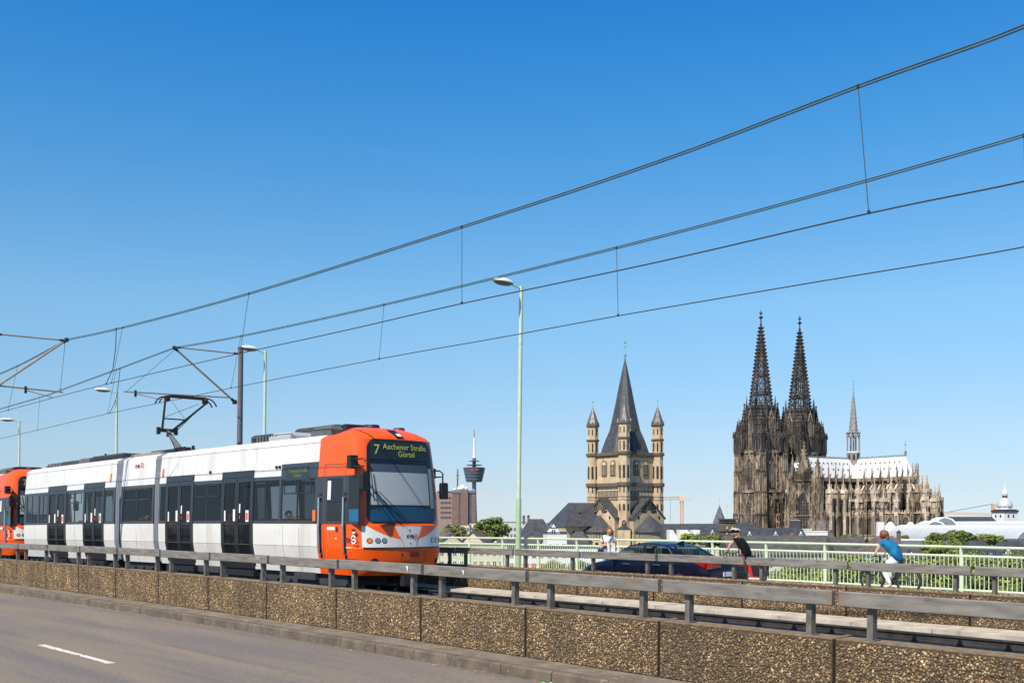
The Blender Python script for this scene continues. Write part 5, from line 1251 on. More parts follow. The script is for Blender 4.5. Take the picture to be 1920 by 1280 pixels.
def build_tower():
    rnd = random.Random(11)
    t = inst(None, 'west_tower', cth)
    zA, zB_, zC, zD, zT = FLZ, 24.6, 54.0, 89.0, 160.0
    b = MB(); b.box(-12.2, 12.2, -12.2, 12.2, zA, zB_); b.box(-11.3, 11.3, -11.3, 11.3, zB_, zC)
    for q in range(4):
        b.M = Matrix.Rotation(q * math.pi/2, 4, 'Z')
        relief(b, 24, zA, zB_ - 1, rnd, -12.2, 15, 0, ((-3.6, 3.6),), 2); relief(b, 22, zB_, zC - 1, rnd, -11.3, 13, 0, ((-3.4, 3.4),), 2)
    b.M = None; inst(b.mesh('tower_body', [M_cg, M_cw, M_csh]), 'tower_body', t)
    b = MB()
    for z, a in ((zB_ - .5, 13.0), (zC - .5, 12.2), (8.0, 12.6)):
        b.box(-a, a, -a, a, z, z + .9)
        for q in range(4):
            b.M = Matrix.Rotation(q * math.pi/2, 4, 'Z')
            for k in range(22): x = -a + 2 * a * k / 21; b.box(x - .15, x + .15, -a, -a + .2, z + .9, z + 1.9)
            b.box(-a, a, -a, -a + .2, z + 1.8, z + 2.1)
        b.M = None
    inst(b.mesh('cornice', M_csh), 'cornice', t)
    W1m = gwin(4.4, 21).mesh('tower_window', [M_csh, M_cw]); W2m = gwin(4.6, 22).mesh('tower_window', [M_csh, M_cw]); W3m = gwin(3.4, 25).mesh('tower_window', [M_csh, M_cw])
    for q in range(4):
        a = q * math.pi / 2; d = Matrix.Rotation(a, 3, 'Z') @ Vector((0, -1, 0))
        inst(W1m, 'tower_window', t, d * 12.2 + Vector((0, 0, zA + 6)), a); inst(W2m, 'tower_window', t, d * 11.3 + Vector((0, 0, zB_ + 3.2)), a)
    # corner buttresses with set-offs and corner turrets
    b = MB()
    for sx_, sy_ in ((-1, -1), (1, -1), (-1, 1), (1, 1)):
        for z0, z1, e, o in ((zA, 8, 3.4, 3.0), (8, zB_, 3.1, 2.4), (zB_, 40, 2.9, 1.6), (40, zC + 1, 2.7, 1.0)):
            c = 11.2; b.box(sx_ * c - e, sx_ * c + e, sy_ * c - e, sy_ * c + e, z0, z1)
            for k in (-1.7, 0, 1.7):
                b.box(sx_ * c + k - .45, sx_ * c + k + .45, sy_ * c - e - o * .4, sy_ * c + e + o * .4, z0, z1 - 2, 1); b.box(sx_ * c - e - o * .4, sx_ * c + e + o * .4, sy_ * c + k - .45, sy_ * c + k + .45, z0, z1 - 2, 1)
            for k in (-1.7, 0, 1.7):
                for s2 in (-1, 1): pinnacle(b, sx_ * c + k, sy_ * c + s2 * (e + o * .3), z1 - 3.5, .8, 1.5, 3.2); pinnacle(b, sx_ * c + s2 * (e + o * .3), sy_ * c + k, z1 - 3.5, .8, 1.5, 3.2)
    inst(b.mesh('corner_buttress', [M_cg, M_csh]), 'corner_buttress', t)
    b = MB(); c = 10.3
    b.box(-1.9, 1.9, -1.9, 1.9, zC, 75)
    for k in range(8): a = k * math.pi/4; b.tube([(2.1 * math.cos(a), 2.1 * math.sin(a), zC), (2.1 * math.cos(a), 2.1 * math.sin(a), 76)], .32, 4)
    for q in range(4):
        b.M = Matrix.Rotation(q * math.pi/2, 4, 'Z'); b.prism(arch(-.9, .9, zC + 3, zC + 14, 'pointed', 6), 'y', -2.02, -1.8, 1); b.prism([(-1.9, 75), (1.9, 75), (0, 80)], 'y', -2.3, -1.6)
        pinnacle(b, 1.9, -1.9, 72, .9, 4, 5)
    b.M = None; b.lathe([(2.0, 75), (1.5, 78), (.1, 92)], 8); b.lathe([(.1, 90.5), (.6, 91.2), (.05, 92.5)], 6)
    for z in (79, 81.5, 84, 86.5): b.lathe([(1.5 * (92 - z) / 14, z), (1.5 * (92 - z) / 14 + .5, z + .3), (1.5 * (92 - z) / 14, z + .6)], 8)
    ctm = b.mesh('corner_turret', [M_cs, M_cw])
    for sx_, sy_ in ((-1, -1), (1, -1), (-1, 1), (1, 1)): inst(ctm, 'corner_turret', t, (sx_ * 8.6, sy_ * 8.6, -1), 0, (1.45, 1.45, 1)); inst(ctm, 'corner_turret', t, (sx_ * 12.2, sy_ * 12.2, zC - zC * .62), 0, (1.1, 1.1, .62)); inst(ctm, 'corner_turret', t, (sx_ * 12.4, sy_ * 7.0, zC - zC * .55), 0, (.9, .9, .55)); inst(ctm, 'corner_turret', t, (sx_ * 7.0, sy_ * 12.4, zC - zC * .55), 0, (.9, .9, .55))
    # octagon belfry
    b = MB(); ro = 11.0; b.lathe([(ro, zC), (ro, zD - 4), (ro - .3, zD)], 8, ph=math.pi/8)
    for k in range(8):
        a = math.pi/8 + k * math.pi/4; x, y = ro * math.cos(a), ro * math.sin(a)
        b.tube([(x, y, zC), (x, y, zD - 2)], [.9, .8], 6); pinnacle(b, x * 1.02, y * 1.02, zD - 3, 1.3, 3.5, 7)
    for z in (zC + .4, zC + 12, zD - 8, zD - 2.5): b.lathe([(ro + .6, z), (ro + .7, z + .4), (ro + .6, z + .8)], 8, ph=math.pi/8)
    inst(b.mesh('octagon_belfry', [M_cs]), 'octagon_belfry', t)
    for k in range(8):
        a = k * math.pi/4; d = Matrix.Rotation(a, 3, 'Z') @ Vector((0, -1, 0)); inst(W3m, 'belfry_window', t, d * (ro * math.cos(math.pi/8)) + Vector((0, 0, zC + 3)), a)
    # openwork spire: eight crocketed ribs, rings and tracery bars
    s = MB(); r0, zs0, zs1 = 8.8, zD - 2, zT - 9
    def rad(z): return .42 + (r0 - .42) * (1 - (z - zs0) / (zs1 - zs0))
    for k in range(8):
        a = math.pi/8 + k * math.pi/4; s.tube([(rad(z) * math.cos(a), rad(z) * math.sin(a), z) for z in (zs0, zs1)], [.52, .26], 5)
        z = zs0 + 1
        while z < zs1 - 1:
            r = rad(z) + .75; s.lathe([(.05, -.7), (.95, .25), (.1, .8)], 4, (r * math.cos(a), r * math.sin(a), z), 0, a); z += 2.7
    z = zs0; i = 0
    while z < zs1 - 2:
        h = 5.2 * (.45 + .55 * rad(z) / r0); r = rad(z)
        s.lathe([(r - .25, z), (r + .2, z), (r + .2, z + .75), (r - .25, z + .75)], 8, ph=math.pi/8, cap=False)
        for k in range(8):
            a0, a1 = math.pi/8 + k * math.pi/4, math.pi/8 + (k + 1) * math.pi/4; rt = rad(z + h)
            P = lambda f, zz, rr: Vector((rr * (math.cos(a0) * (1 - f) + math.cos(a1) * f), rr * (math.sin(a0) * (1 - f) + math.sin(a1) * f), zz))
            for f in (.33, .66): s.tube([P(f, z, r), P(f, z + h, rt)], .30, 4)
            s.tube([P(.0, z + .7, r), P(.5, z + h, rt), P(1, z + .7, r)], .26, 4); s.tube([P(.0, z + h, rt), P(.5, z + h * .35, r * .6 + rt * .4), P(1, z + h, rt)], .26, 4)
            if r < 4.2: s.face([P(.1, z + .7, r), P(.9, z + .7, r), P(.9, z + h * .75, rt), P(.1, z + h * .75, rt)])
            elif i % 3 == 2: s.face([P(.0, z, r), P(1, z, r), P(1, z + h * .5, (r + rt) / 2), P(0, z + h * .5, (r + rt) / 2)])
        z += h; i += 1
    s.lathe([(.45, zs1), (.4, zs1 + 3), (1.5, zs1 + 4), (1.5, zs1 + 4.8), (.35, zs1 + 5.3), (.35, zs1 + 6.6), (1.2, zs1 + 7.2), (1.2, zs1 + 7.9), (.3, zs1 + 8.3), (.45, zs1 + 9.2), (.05, zs1 + 10.2)], 8)
    inst(s.mesh('spire', M_cs), 'spire', t)
    return t
TM = Vector((-69, 0)); SPC = 20.6
tw1 = build_tower(); tw1.location = (TM.x, -SPC, 0)
tw2 = copy_tree(tw1, cth); tw2.location = (TM.x, SPC, 0)
tw1['label'] = 'nearer, left tower'; tw2['label'] = 'farther, right tower, partly hidden'
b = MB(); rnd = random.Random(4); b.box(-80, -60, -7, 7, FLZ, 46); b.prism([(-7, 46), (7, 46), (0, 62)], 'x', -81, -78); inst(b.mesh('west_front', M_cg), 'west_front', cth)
# vessels: nave, choir, transept
EV, RG = 30.5, 46.5; XA = 43.5; TL = 50.0
b = MB(); b.box(-62, XA, -7.4, 7.4, FLZ, EV); b.lathe([(7.4, FLZ), (7.4, EV)], 10, (XA, 0, 0)); b.box(-7.4, 7.4, -TL + 1, 42, FLZ, EV); inst(b.mesh('high_vessel', M_cg), 'high_vessel', cth)  # dark stone paints in the shade between the buttress piers
def chevet(r, x): return [(x + r * math.sin(math.pi * k / 6), -r * math.cos(math.pi * k / 6)) for k in range(7)]
b = MB()
b.prism([(-8.4, EV + .5), (8.4, EV + .5), (0, RG)], 'x', -64, XA)
rg = [(XA + 8.4 * math.sin(math.pi * k / 6), -8.4 * math.cos(math.pi * k / 6), EV + .5) for k in range(7)]
for p, q in zip(rg, rg[1:]): b.face([p, q, (XA, 0, RG)])
b.prism([(-8.4, EV + .5), (8.4, EV + .5), (0, RG)], 'y', -TL + .9, 43)
rf_ = inst(b.mesh('roof', M_croof), 'roof', cth)
b = MB()
for xa in range(-62, 43, 1): b.box(xa + .2, xa + .5, -.1, .1, RG, RG + 1.1)
b.box(-62, XA, -.25, .25, RG - .3, RG + .3); b.box(-.25, .25, -TL, 43, RG - .3, RG + .3)
for ya in range(-50, 43, 1): b.box(-.1, .1, ya + .2, ya + .5, RG, RG + 1.1)
inst(b.mesh('ridge_crest', M_ridge), 'ridge_crest', rf_)
b = MB(); dm_ = [(-.45, 0), (.45, 0), (0, .8)]
for u, f in [(x, .45) for x in range(10, 45, 5)] + [(x, .72) for x in range(9, 43, 4)]: b.M = Matrix.Translation((u, -8.4 * (1 - f), EV + .5 + (RG - EV) * f - .2)); b.prism(dm_, 'y', -.6, .6)
for u, f in [(-y, .45) for y in range(11, 49, 5)] + [(-y, .72) for y in range(9, 49, 4)]: b.M = Matrix.Translation((8.4 * (1 - f), u, EV + .5 + (RG - EV) * f - .2)) @ Matrix.Rotation(math.pi/2, 4, 'Z'); b.prism(dm_, 'y', -.6, .6)
b.M = None; inst(b.mesh('roof_dormers', M_darkm), 'roof_dormers', rf_)['kind'] = 'stuff'
# choir ridge cross
b = MB(); b.box(XA - .4, XA + .6, -.5, .5, RG, RG + 3.2); b.tube([(XA, 0, RG + 3), (XA, 0, RG + 10)], .16, 4); b.box(XA - .1, XA + .1, -1.1, 1.1, RG + 7.2, RG + 7.6); inst(b.mesh('ridge_cross', M_ridge), 'ridge_cross', rf_)
# aisles (lower) with parapet
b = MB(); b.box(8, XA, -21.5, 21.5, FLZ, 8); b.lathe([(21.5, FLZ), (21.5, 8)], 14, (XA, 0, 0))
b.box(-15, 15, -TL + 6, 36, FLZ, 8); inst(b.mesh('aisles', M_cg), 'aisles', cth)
b = MB(); rnd = random.Random(31); b.box(-60, -8, -21.5, 21.5, FLZ, 8); b.M = Matrix.Translation((-34, 0, 0)); relief(b, 50, FLZ, 8.5, rnd, -21.5, 22); b.M = None; inst(b.mesh('nave_aisles', [M_cm, M_cw]), 'nave_aisles', cth)
b = MB()
for x0, x1, y in ((15, XA, -21.6),):
    n = 22
    for k in range(n): x = x0 + (x1 - x0) * k / n; b.box(x, x + .35, y - .1, y + .2, 8, 9.6)
    b.box(x0, x1, y - .3, y + .3, 7.6, 8.1); b.box(x0, x1, y - .15, y + .25, 9.5, 9.8)
for k in range(44): a = -math.pi/2 + math.pi * k / 44; x, y = XA + 21.6 * math.cos(a), 21.6 * math.sin(a); b.box(x - .2, x + .2, y - .2, y + .2, 7.8, 9.8)
b.lathe([(21.5, 7.6), (21.9, 7.8), (21.9, 8.2), (21.5, 8.3)], 20, (XA, 0, 0), cap=False); inst(b.mesh('parapet', M_cl), 'parapet', cth)
# high windows and eaves gallery
HW = gwin(3.6, 15.5, 'clerestory_window').mesh('clerestory_window', [M_cg, M_cw]); AWm = gwin(3.6, 12.5, 'aisle_window').mesh('aisle_window', [M_cm, M_cw])
SX = [16.5, 23.2, 30.0, 36.8]; SY = [-13.5, -20.5, -27.5, -34.5, -41]
for x in SX: inst(HW, 'clerestory_window', cth, (x + 1.6, -7.4, 12)); inst(AWm, 'aisle_window', cth, (x + 2.6, -21.5, -7))
for y in SY: inst(HW, 'clerestory_window', cth, (7.4, y - 1.6, 12), math.pi/2); inst(AWm, 'aisle_window', cth, (15, y - 2.6, -7), math.pi/2)
for k in range(7):
    a = -math.pi/2 + math.pi * (k + .5) / 7; inst(HW, 'clerestory_window', cth, (XA + 7.3 * math.cos(a), 7.3 * math.sin(a), 12), a + math.pi/2); inst(AWm, 'aisle_window', cth, (XA + 21.3 * math.cos(a), 21.3 * math.sin(a), -7), a + math.pi/2)
b = MB(); b.box(7.4, XA, -8.5, -7.2, EV - .2, EV + 1.8); b.box(7.2, 8.5, -TL + 1, -7.4, EV - .2, EV + 1.8); b.lathe([(7.3, EV - .2), (8.5, EV - .2), (8.5, EV + 1.8), (8, EV + 1.8)], 14, (XA, 0, 0), cap=False)
b.box(7.4, XA, -8.9, -7.2, EV - .6, EV - .2); b.box(7.2, 8.9, -TL + 1, -7.4, EV - .6, EV - .2); inst(b.mesh('eaves_gallery', M_cm), 'eaves_gallery', cth)
# buttress piers with pinnacles and two tiers of flying arches
rnd = random.Random(9)
def pier_mesh(h, m, h2, seed):
    rnd = random.Random(seed); b = MB(); w = 1.15
    b.box(-w, w, -2.6, 2.6, FLZ, 8); b.box(-w * .85, w * .85, -2.2, 2.2, 8, h)
    for z in (1, 8, 8 + (h - 8) * .5, h): b.box(-w - .2, w + .2, -2.8 if z <= 8 else -2.45, 2.8 if z <= 8 else 2.45, z - .25, z + .25)
    for s_ in (-1, 0, 1):
        b.box(s_ * w * .75 - .2, s_ * w * .75 + .2, -2.9, 2.9, FLZ, 7.5); b.box(s_ * w * .7 - .18, s_ * w * .7 + .18, -2.5, 2.5, 8, h - .5)
        for s2 in (-1, 1): b.box(-w - .3, w + .3, s2 * 1.4 - .2, s2 * 1.4 + .2, FLZ, h - 1)
    for z0, z1 in ((FLZ + 1, 6), (9, h - 4)):
        for x in (-.55, .55): b.prism(arch(x - .3, x + .3, z0, z1, 'pointed', 4), 'y', -2.95 if z0 < 8 else -2.55, -2.3, 1)
    for sx_ in (-1, 1):
        for sy_ in (-1, 1): pinnacle(b, sx_ * w * .8, sy_ * 2.1, h - 3, .8, 2.6, 3.2)
        b.prism([(sx_ * .8 - .9, h), (sx_ * .8 + .9, h), (sx_ * .8, h + 2.6)], 'y', -2.6, 2.6)
    pinnacle(b, 0, 0, h, 1.3, h2, h2 * 2.5)
    for sx_ in (-1, 1):
        for sy_ in (-1, 1): pinnacle(b, sx_ * .75, sy_ * .75, h, .5, h2 * .8, 3.5)
    return b.mesh('buttress_pier', [m, M_cw])
def flyer(y0, y1, z0, z1, m):
    """sloping strut along y from the pier (y0,z0) up to the wall (y1,z1) with an arched underside"""
    b = MB()
    for dz in (0,):
        up = [(y0, z0), (y1, z1)]; n = 6; lo = []
        for k in range(n + 1):
            f = k / n; lo.append((y1 + (y0 - y1) * f, z1 - 1.1 + (z0 - z1) * f - 1.6 * (1 - math.sin(math.pi * f)) * (1 if f > .5 else .6)))
        b.prism(up + lo, 'x', -.42, .42)
        b.prism([(y0, z0 + .05), (y1, z1 + .05), (y1, z1 + .5), (y0, z0 + .5)], 'x', -.6, .6)
    return b.mesh('flying_arch', m)
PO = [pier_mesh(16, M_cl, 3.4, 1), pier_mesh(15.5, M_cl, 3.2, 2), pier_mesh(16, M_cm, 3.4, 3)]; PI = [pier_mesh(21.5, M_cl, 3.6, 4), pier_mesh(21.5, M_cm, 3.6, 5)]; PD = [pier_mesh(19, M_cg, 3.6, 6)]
FA = [flyer(-18.8, -14.5, 13, 18.5, M_cl), flyer(-18.8, -14.5, 6, 11, M_cl), flyer(-13, -7.3, 20.5, 28.0, M_cl), flyer(-13, -7.3, 12, 19.5, M_cl)]
EVP = MB(); pinnacle(EVP, 0, 0, EV - 2, 1.2, 5.0, 8.5); EVm = EVP.mesh('eaves_pinnacle', M_cm)
def bay(org, rz, k):
    M_ = Matrix.Translation(org) @ Matrix.Rotation(rz, 4, 'Z')
    def put(me, nm, y): inst(me, nm, cth, (M_ @ Vector((0, y, 0))), rz)
    put(PO[k % 3], 'buttress_pier', -21.3); put(PI[k % 2], 'buttress_pier', -14.0); put(EVm, 'eaves_pinnacle', -8.2)
    for f in FA: inst(f, 'flying_arch', cth, M_ @ Vector((0, 0, 0)), rz)
for k, x in enumerate(SX + [XA]): bay((x - .3, 0, 0), 0, k)
for k in range(1, 8): bay((XA, 0, 0), math.pi * k / 7.5, k)
for k in range(6): inst(PD[0], 'buttress_pier', cth, (-16.0 - k * 7.6, -20.5, 0)); inst(PD[0], 'buttress_pier', cth, (-16.0 - k * 7.6, -13.5, 0)); inst(EVm, 'eaves_pinnacle', cth, (-16.0 - k * 7.6, -8.2, 0)); inst(FA[2], 'flying_arch', cth, (-16.0 - k * 7.6, 0, 0)); inst(FA[3], 'flying_arch', cth, (-16.0 - k * 7.6, 0, 0)); inst(HW, 'clerestory_window', cth, (-19.8 - k * 7.6, -7.4, 12))
# transept flank bays (aisle narrower): piers face east
def tbay(y, k):
    inst(PI[k % 2], 'buttress_pier', cth, (14.8, y, 0), math.pi/2); inst(EVm, 'eaves_pinnacle', cth, (8.2, y, 0), math.pi/2)
    inst(FA[2], 'flying_arch', cth, (.6, y, 0), math.pi/2); inst(FA[3], 'flying_arch', cth, (.6, y, 0), math.pi/2)
for k, y in enumerate(SY): tbay(y, k)
# south transept front
ts = inst(None, 'transept_front', cth, (0, -TL, 0))
rnd = random.Random(3); b = MB(); b.box(-8.2, 8.2, 0, 2, FLZ, EV); b.prism([(-8.2, EV), (8.2, EV), (0, RG + 6)], 'y', 0, 1.2)
relief(b, 16, FLZ, EV, rnd, 0, 10, 0, ((-5.2, 5.2),)); relief(b, 12, EV - 1, EV + 8, rnd, 0, 8, 0)
for f in [i / 9 for i in range(9)]:
    for s_ in (-1, 1): x = s_ * 8.6 * (1 - f); z = EV + (RG + 6 - EV) * f; b.box(x - .5, x + .5, -.5, 1.4, z, z + 1.5)
b.lathe([(.3, RG + 5), (1.1, RG + 7), (.3, RG + 8), (.8, RG + 9), (.05, RG + 11)], 6, (0, .5, 0))
for z in (6, EV - .6): b.box(-8.8, 8.8, -1.0, .2, z, z + .9)
inst(b.mesh('gable_wall', [M_cm, M_cw]), 'gable_wall', ts); inst(gwin(8.4, 27).mesh('great_window', [M_cm, M_cw]), 'great_window', ts, (0, 0, -4))
tmb = MB(); tmb.box(-2.4, 2.4, -2.4, 2.4, FLZ, EV + 2)
for q in range(4): tmb.M = Matrix.Rotation(q * math.pi/2, 4, 'Z'); relief(tmb, 4.6, FLZ, EV + 2, rnd, -2.4, 4); tmb.box(-2.9, 2.9, -2.9, -2.2, EV + 1, EV + 2); tmb.box(-2.8, 2.8, -2.8, -2.2, 6, 7); pinnacle(tmb, 2.0, -2.0, EV + 1, .9, 3, 4)
tmb.M = None; pinnacle(tmb, 0, 0, EV + 2, 2.8, 7, 10); tpm = tmb.mesh('stair_turret', [M_cm, M_cw])
for x in (-11.2, 11.2): inst(tpm, 'stair_turret', ts, (x, 1.5, 0))
for x in (-15, 15):
    b = MB(); b.box(-1.5, 1.5, 0, 3, FLZ, 10); relief(b, 2.8, FLZ, 9, rnd, -.05, 3)
    for u in (-1.1, 1.1): pinnacle(b, u, 0, 8, 1.4, 5, 7)
    inst(b.mesh('aisle_front', [M_cm, M_cw]), 'aisle_front', ts, (x, 0, 0))
# fleche over the crossing
fz = lambda py: ZY(py, YX)
fl_ = inst(None, 'fleche', cth)
b = MB(); b.lathe([(4.4, RG - 12), (4.5, fz(849))], 8, ph=math.pi/8)
for k in range(8): a = math.pi/8 + k * math.pi/4; b.tube([(4.5 * math.cos(a), 4.5 * math.sin(a), RG - 11), (4.5 * math.cos(a), 4.5 * math.sin(a), fz(848))], .35, 4)
for k in range(8): b.M = Matrix.Rotation(k * math.pi/4, 4, 'Z'); b.prism(arch(-.8, .8, fz(862), fz(855), 'pointed', 4), 'y', -4.3, -4.1, 1)
b.M = None; b.lathe([(4.6, fz(850)), (5.1, fz(849)), (5.1, fz(847)), (4.6, fz(846.5))], 8, m=2, ph=math.pi/8); inst(b.mesh('fleche_base', [M_fl, M_cw, M_croof]), 'fleche_base', fl_)
b = MB()
for k in range(8):
    a = math.pi/8 + k * math.pi/4; x, y = 4.3 * math.cos(a), 4.3 * math.sin(a); b.tube([(x, y, fz(848)), (x, y, fz(815))], .42, 5); b.tube([(x * 1.08, y * 1.08, fz(822)), (x * 1.08, y * 1.08, fz(808))], [.3, .05], 4)
    a2 = a + math.pi/4; q = Vector((4.3 * math.cos(a2), 4.3 * math.sin(a2), fz(822))); p = Vector((x, y, fz(822))); mpt = (p + q) / 2; mpt.z = fz(814.5); b.tube([p, mpt, q], .35, 4); b.lathe([(.1, -1), (1.0, .3), (.1, 1.6)], 5, (mpt.x * 1.05, mpt.y * 1.05, fz(812)))
b.tube([(0, 0, fz(848)), (0, 0, fz(812))], .5, 6); inst(b.mesh('fleche_lantern', M_fl), 'fleche_lantern', fl_)
b = MB(); z0, z1 = fz(812), fz(731); b.lathe([(3.3, z0), (.25, z1)], 8, ph=math.pi/8)
for i in range(9):
    f = i / 11 + .08; z = z0 + (z1 - z0) * f; r = 3.3 + (.25 - 3.3) * f
    for k in range(8): a = math.pi/8 + k * math.pi/4; b.lathe([(.02, -.6), (.34 * (1 - f * .5), .1), (.02, .7)], 4, ((r + .15) * math.cos(a), (r + .15) * math.sin(a), z)); 
    for k in range(8): a = k * math.pi/4; r2 = r * .924; b.prism([(r2 * math.cos(a) - .1, 0), (r2 * math.cos(a) + .1, 0), (r2 * math.cos(a) + .1, .1), (r2 * math.cos(a) - .1, .1)], 'y', 0, .01) if False else None
inst(b.mesh('fleche_spire', M_fl), 'fleche_spire', fl_)
b = MB(); b.tube([(0, 0, z1 - .5), (0, 0, fz(713))], .16, 5); b.ball((0, 0, fz(728)), .6, 8); b.ball((0, 0, fz(713)), .5, 8); b.box(-.8, .8, -.1, .1, fz(722), fz(720.5)); b.box(-.1, .1, -.8, .8, fz(722), fz(720.5)); inst(b.mesh('star_finial', M_pat), 'star_finial', fl_)
# terrace wall with arches under the choir
b = MB(); b.box(-2, 52, -30, -27, -16, -6.3); b.box(-2.3, 52.3, -30.4, -26.8, -6.8, -6.2)
for k in range(9): b.prism(arch(2 + k * 5.5, 5.2 + k * 5.5, -13, -10.5), 'y', -30.12, -29.9, 1)
tw = thing('terrace_wall', 'arcaded stone terrace wall along the foot of the cathedral choir', 'wall', cth.location, cth.rotation_euler.z); b.build('wall', [M_cm, M_cw], tw)
# scaffold at the transept corner
sc_ = thing('scaffold', 'grey scaffold standing at the foot of the cathedral transept', 'scaffold', AT(1540, 690, GZ), CAMROT)
b = MB(); k_ = 690 / F; zt_ = ZY(975, 690) - GZ; zb2_ = ZY(1004, 690) - GZ
for i in range(8):
    x = -7 + i * 2.0
    for y in (0, 1.5): b.tube([(x, y, 0), (x, y, zt_ - (0 if 2 < i < 6 else 2.6))], .07, 4)
for j in range(6): z = zb2_ + (zt_ - zb2_) * j / 6; b.box(-7, 7, 0, 1.5, z, z + .08); b.tube([(-7, -.05, z + 1.0), (7, -.05, z + 1.0)], .05, 4)
for i in range(0, 7, 2): 
    for j in range(5): z = zb2_ + (zt_ - zb2_) * j / 6; z2 = zb2_ + (zt_ - zb2_) * (j + 1) / 6; b.tube([(-7 + i * 2 + (2 if j % 2 else 0), -.06, z), (-7 + i * 2 + (0 if j % 2 else 2), -.06, z2)], .06, 4)
b.build('tubes', mat('scaffold_tube', (.42, .40, .40), .6, .3), sc_)
# white tent-like skylights and plain infill under the choir
for px, lab in ((1672, 'white skylight pyramid at the foot of the choir, left one'), (1710, 'white skylight pyramid at the foot of the choir, right one'), (1652, 'white block at the foot of the choir')):
    Yk = 640; k_ = Yk / F; t = thing('white_skylight', lab, 'skylight', AT(px, Yk, GZ), CAMROT, 'white skylights by the cathedral'); b = MB(); z0, z1 = ZY(994, Yk) - GZ, ZY(978, Yk) - GZ
    if px == 1652: b.box(-2, 2, 0, 3, 0, z1)
    else: b.loft([[(-4.4, 0, 0), (4, 0, 0), (4, 6, 0), (-4.4, 6, 0)], [(-4.4, 0, z0), (4, 0, z0), (4, 6, z0), (-4.4, 6, z0)], [(-.6, 3, z1), (1.2, 3, z1), (1.2, 3.4, z1), (-.6, 3.4, z1)]])
    b.build('shell', M_ww, t)
# ------------------------------------------------------------------ trees and shrubs
M_leafA = islands('leaf_fresh_green', [(0, (.075, .105, .016)), (.35, (.15, .195, .028)), (.7, (.235, .275, .042)), (1, (.34, .35, .07))], .6)
M_leafB = islands('leaf_deep_green', [(0, (.05, .078, .014)), (.4, (.10, .145, .022)), (.75, (.17, .205, .034)), (1, (.26, .27, .055))], .6)
M_leafC = islands('leaf_yellow_green', [(0, (.08, .09, .02)), (.4, (.16, .175, .04)), (.75, (.25, .25, .06)), (1, (.34, .32, .11))], .65)
M_bark = mat('tree_bark', (.10, .075, .05), .9, var=.4, vs=6)
def crown_mesh(seed, m, nc=60, nl=85, leaf=.072, sz=.8):
    """unit crown: leaf-sized faces in clumps spread through an uneven volume"""
    rnd = random.Random(seed); b = MB(); cl = []
    while len(cl) < nc:
        p = Vector((rnd.uniform(-1, 1), rnd.uniform(-1, 1), rnd.uniform(-1, 1)))
        if .30 < p.length < 1: cl.append((p * rnd.uniform(.72, .92), rnd.uniform(.17, .34)))
    V, Fc = [], []
    for c, r in cl:
        for _ in range(nl):
            d = Vector((rnd.gauss(0, 1), rnd.gauss(0, 1), rnd.gauss(0, 1))).normalized() * r * rnd.random() ** .4
            p = c + d; n = (d.normalized() + Vector((rnd.uniform(-.8, .8), rnd.uniform(-.8, .8), rnd.uniform(-.2, 1)))).normalized()
            a = n.cross(Vector((rnd.uniform(-1, 1), rnd.uniform(-1, 1), rnd.uniform(-1, 1)))).normalized(); q = n.cross(a); s = leaf * rnd.uniform(.6, 1.3)
            p = Vector((p.x, p.y, p.z * sz)); i = len(V)
            V += [p - a * s, p - q * s * .6, p + a * s, p + q * s * .6]; Fc.append((i, i+1, i+2, i+3))
    me = bpy.data.meshes.new('crown'); me.from_pydata([tuple(v) for v in V], [], Fc); me.materials.append(m); me.update(); return me
CRW = {k: [crown_mesh(s + i * 31, m) for i in range(2)] for k, m, s in (('a', M_leafA, 1), ('b', M_leafB, 2), ('c', M_leafC, 3))}
FINE = {k: [crown_mesh(s + i * 17, m, 95, 120, .044) for i in range(2)] for k, m, s in (('a', M_leafA, 51), ('b', M_leafB, 52), ('c', M_leafC, 53))}
def trunk_mesh(seed):
    rnd = random.Random(seed); b = MB(); b.tube([(0, 0, 0), (.03, .02, .5), (0, .03, .8), (.02, 0, 1.15)], [.06, .045, .035, .015], 7)
    for k in range(6):
        a = k * 1.05 + rnd.uniform(-.3, .3); z = rnd.uniform(.55, .85); L = rnd.uniform(.25, .4)
        b.tube([(0, 0, z), (L * .5 * math.cos(a), L * .5 * math.sin(a), z + L * .5), (L * math.cos(a), L * math.sin(a), z + L * .9)], [.03, .02, .006], 5)
    return b.mesh('trunk', M_bark, True)
TRK = [trunk_mesh(1), trunk_mesh(2)]
tree_n = 0
def tree(label, x0, x1, yt, yb, Y, kind='a', fine=False, cat='tree', nm='broadleaf_tree', grp='trees of the old town', gz=GZ, squash=None):
    global tree_n
    tree_n += 1; k = Y / F; r = (x1 - x0) * k / 2; zt, zb = ZY(yt, Y), ZY(yb, Y); h = (zt - zb) / 2
    t = thing(nm, label, cat, AT((x0 + x1) / 2, Y, gz), tree_n * 1.3, grp)
    c = inst((FINE if fine else CRW)[kind][tree_n % 2], 'crown', t, (0, 0, (zt + zb) / 2 - gz), 0, (r, r, h / .8))
    H = max((zt + zb) / 2 - gz, .5); inst(TRK[tree_n % 2], 'trunk', t, (0, 0, 0), 0, (max(r * .8, 1), max(r * .8, 1), H * .86))
    return t
tree('round dark green tree right of the brick office tower', 884, 962, 966, 1018, 300, 'b')
tree('pale yellowish tree peeping over the brown gables', 822, 880, 982, 1012, 255, 'c')
tree('leftmost rounded tree before the silver vaults', 1734, 1776, 996, 1022, 330, 'b')
tree('tallest broad tree before the silver vaults', 1762, 1832, 992, 1024, 345, 'b')
tree('right-hand low broad tree before the silver vaults', 1818, 1888, 999, 1026, 350, 'a')
tree('tree behind the railing below the pale hall roof, left of a pair', 1716, 1776, 1010, 1056, 225, 'a')
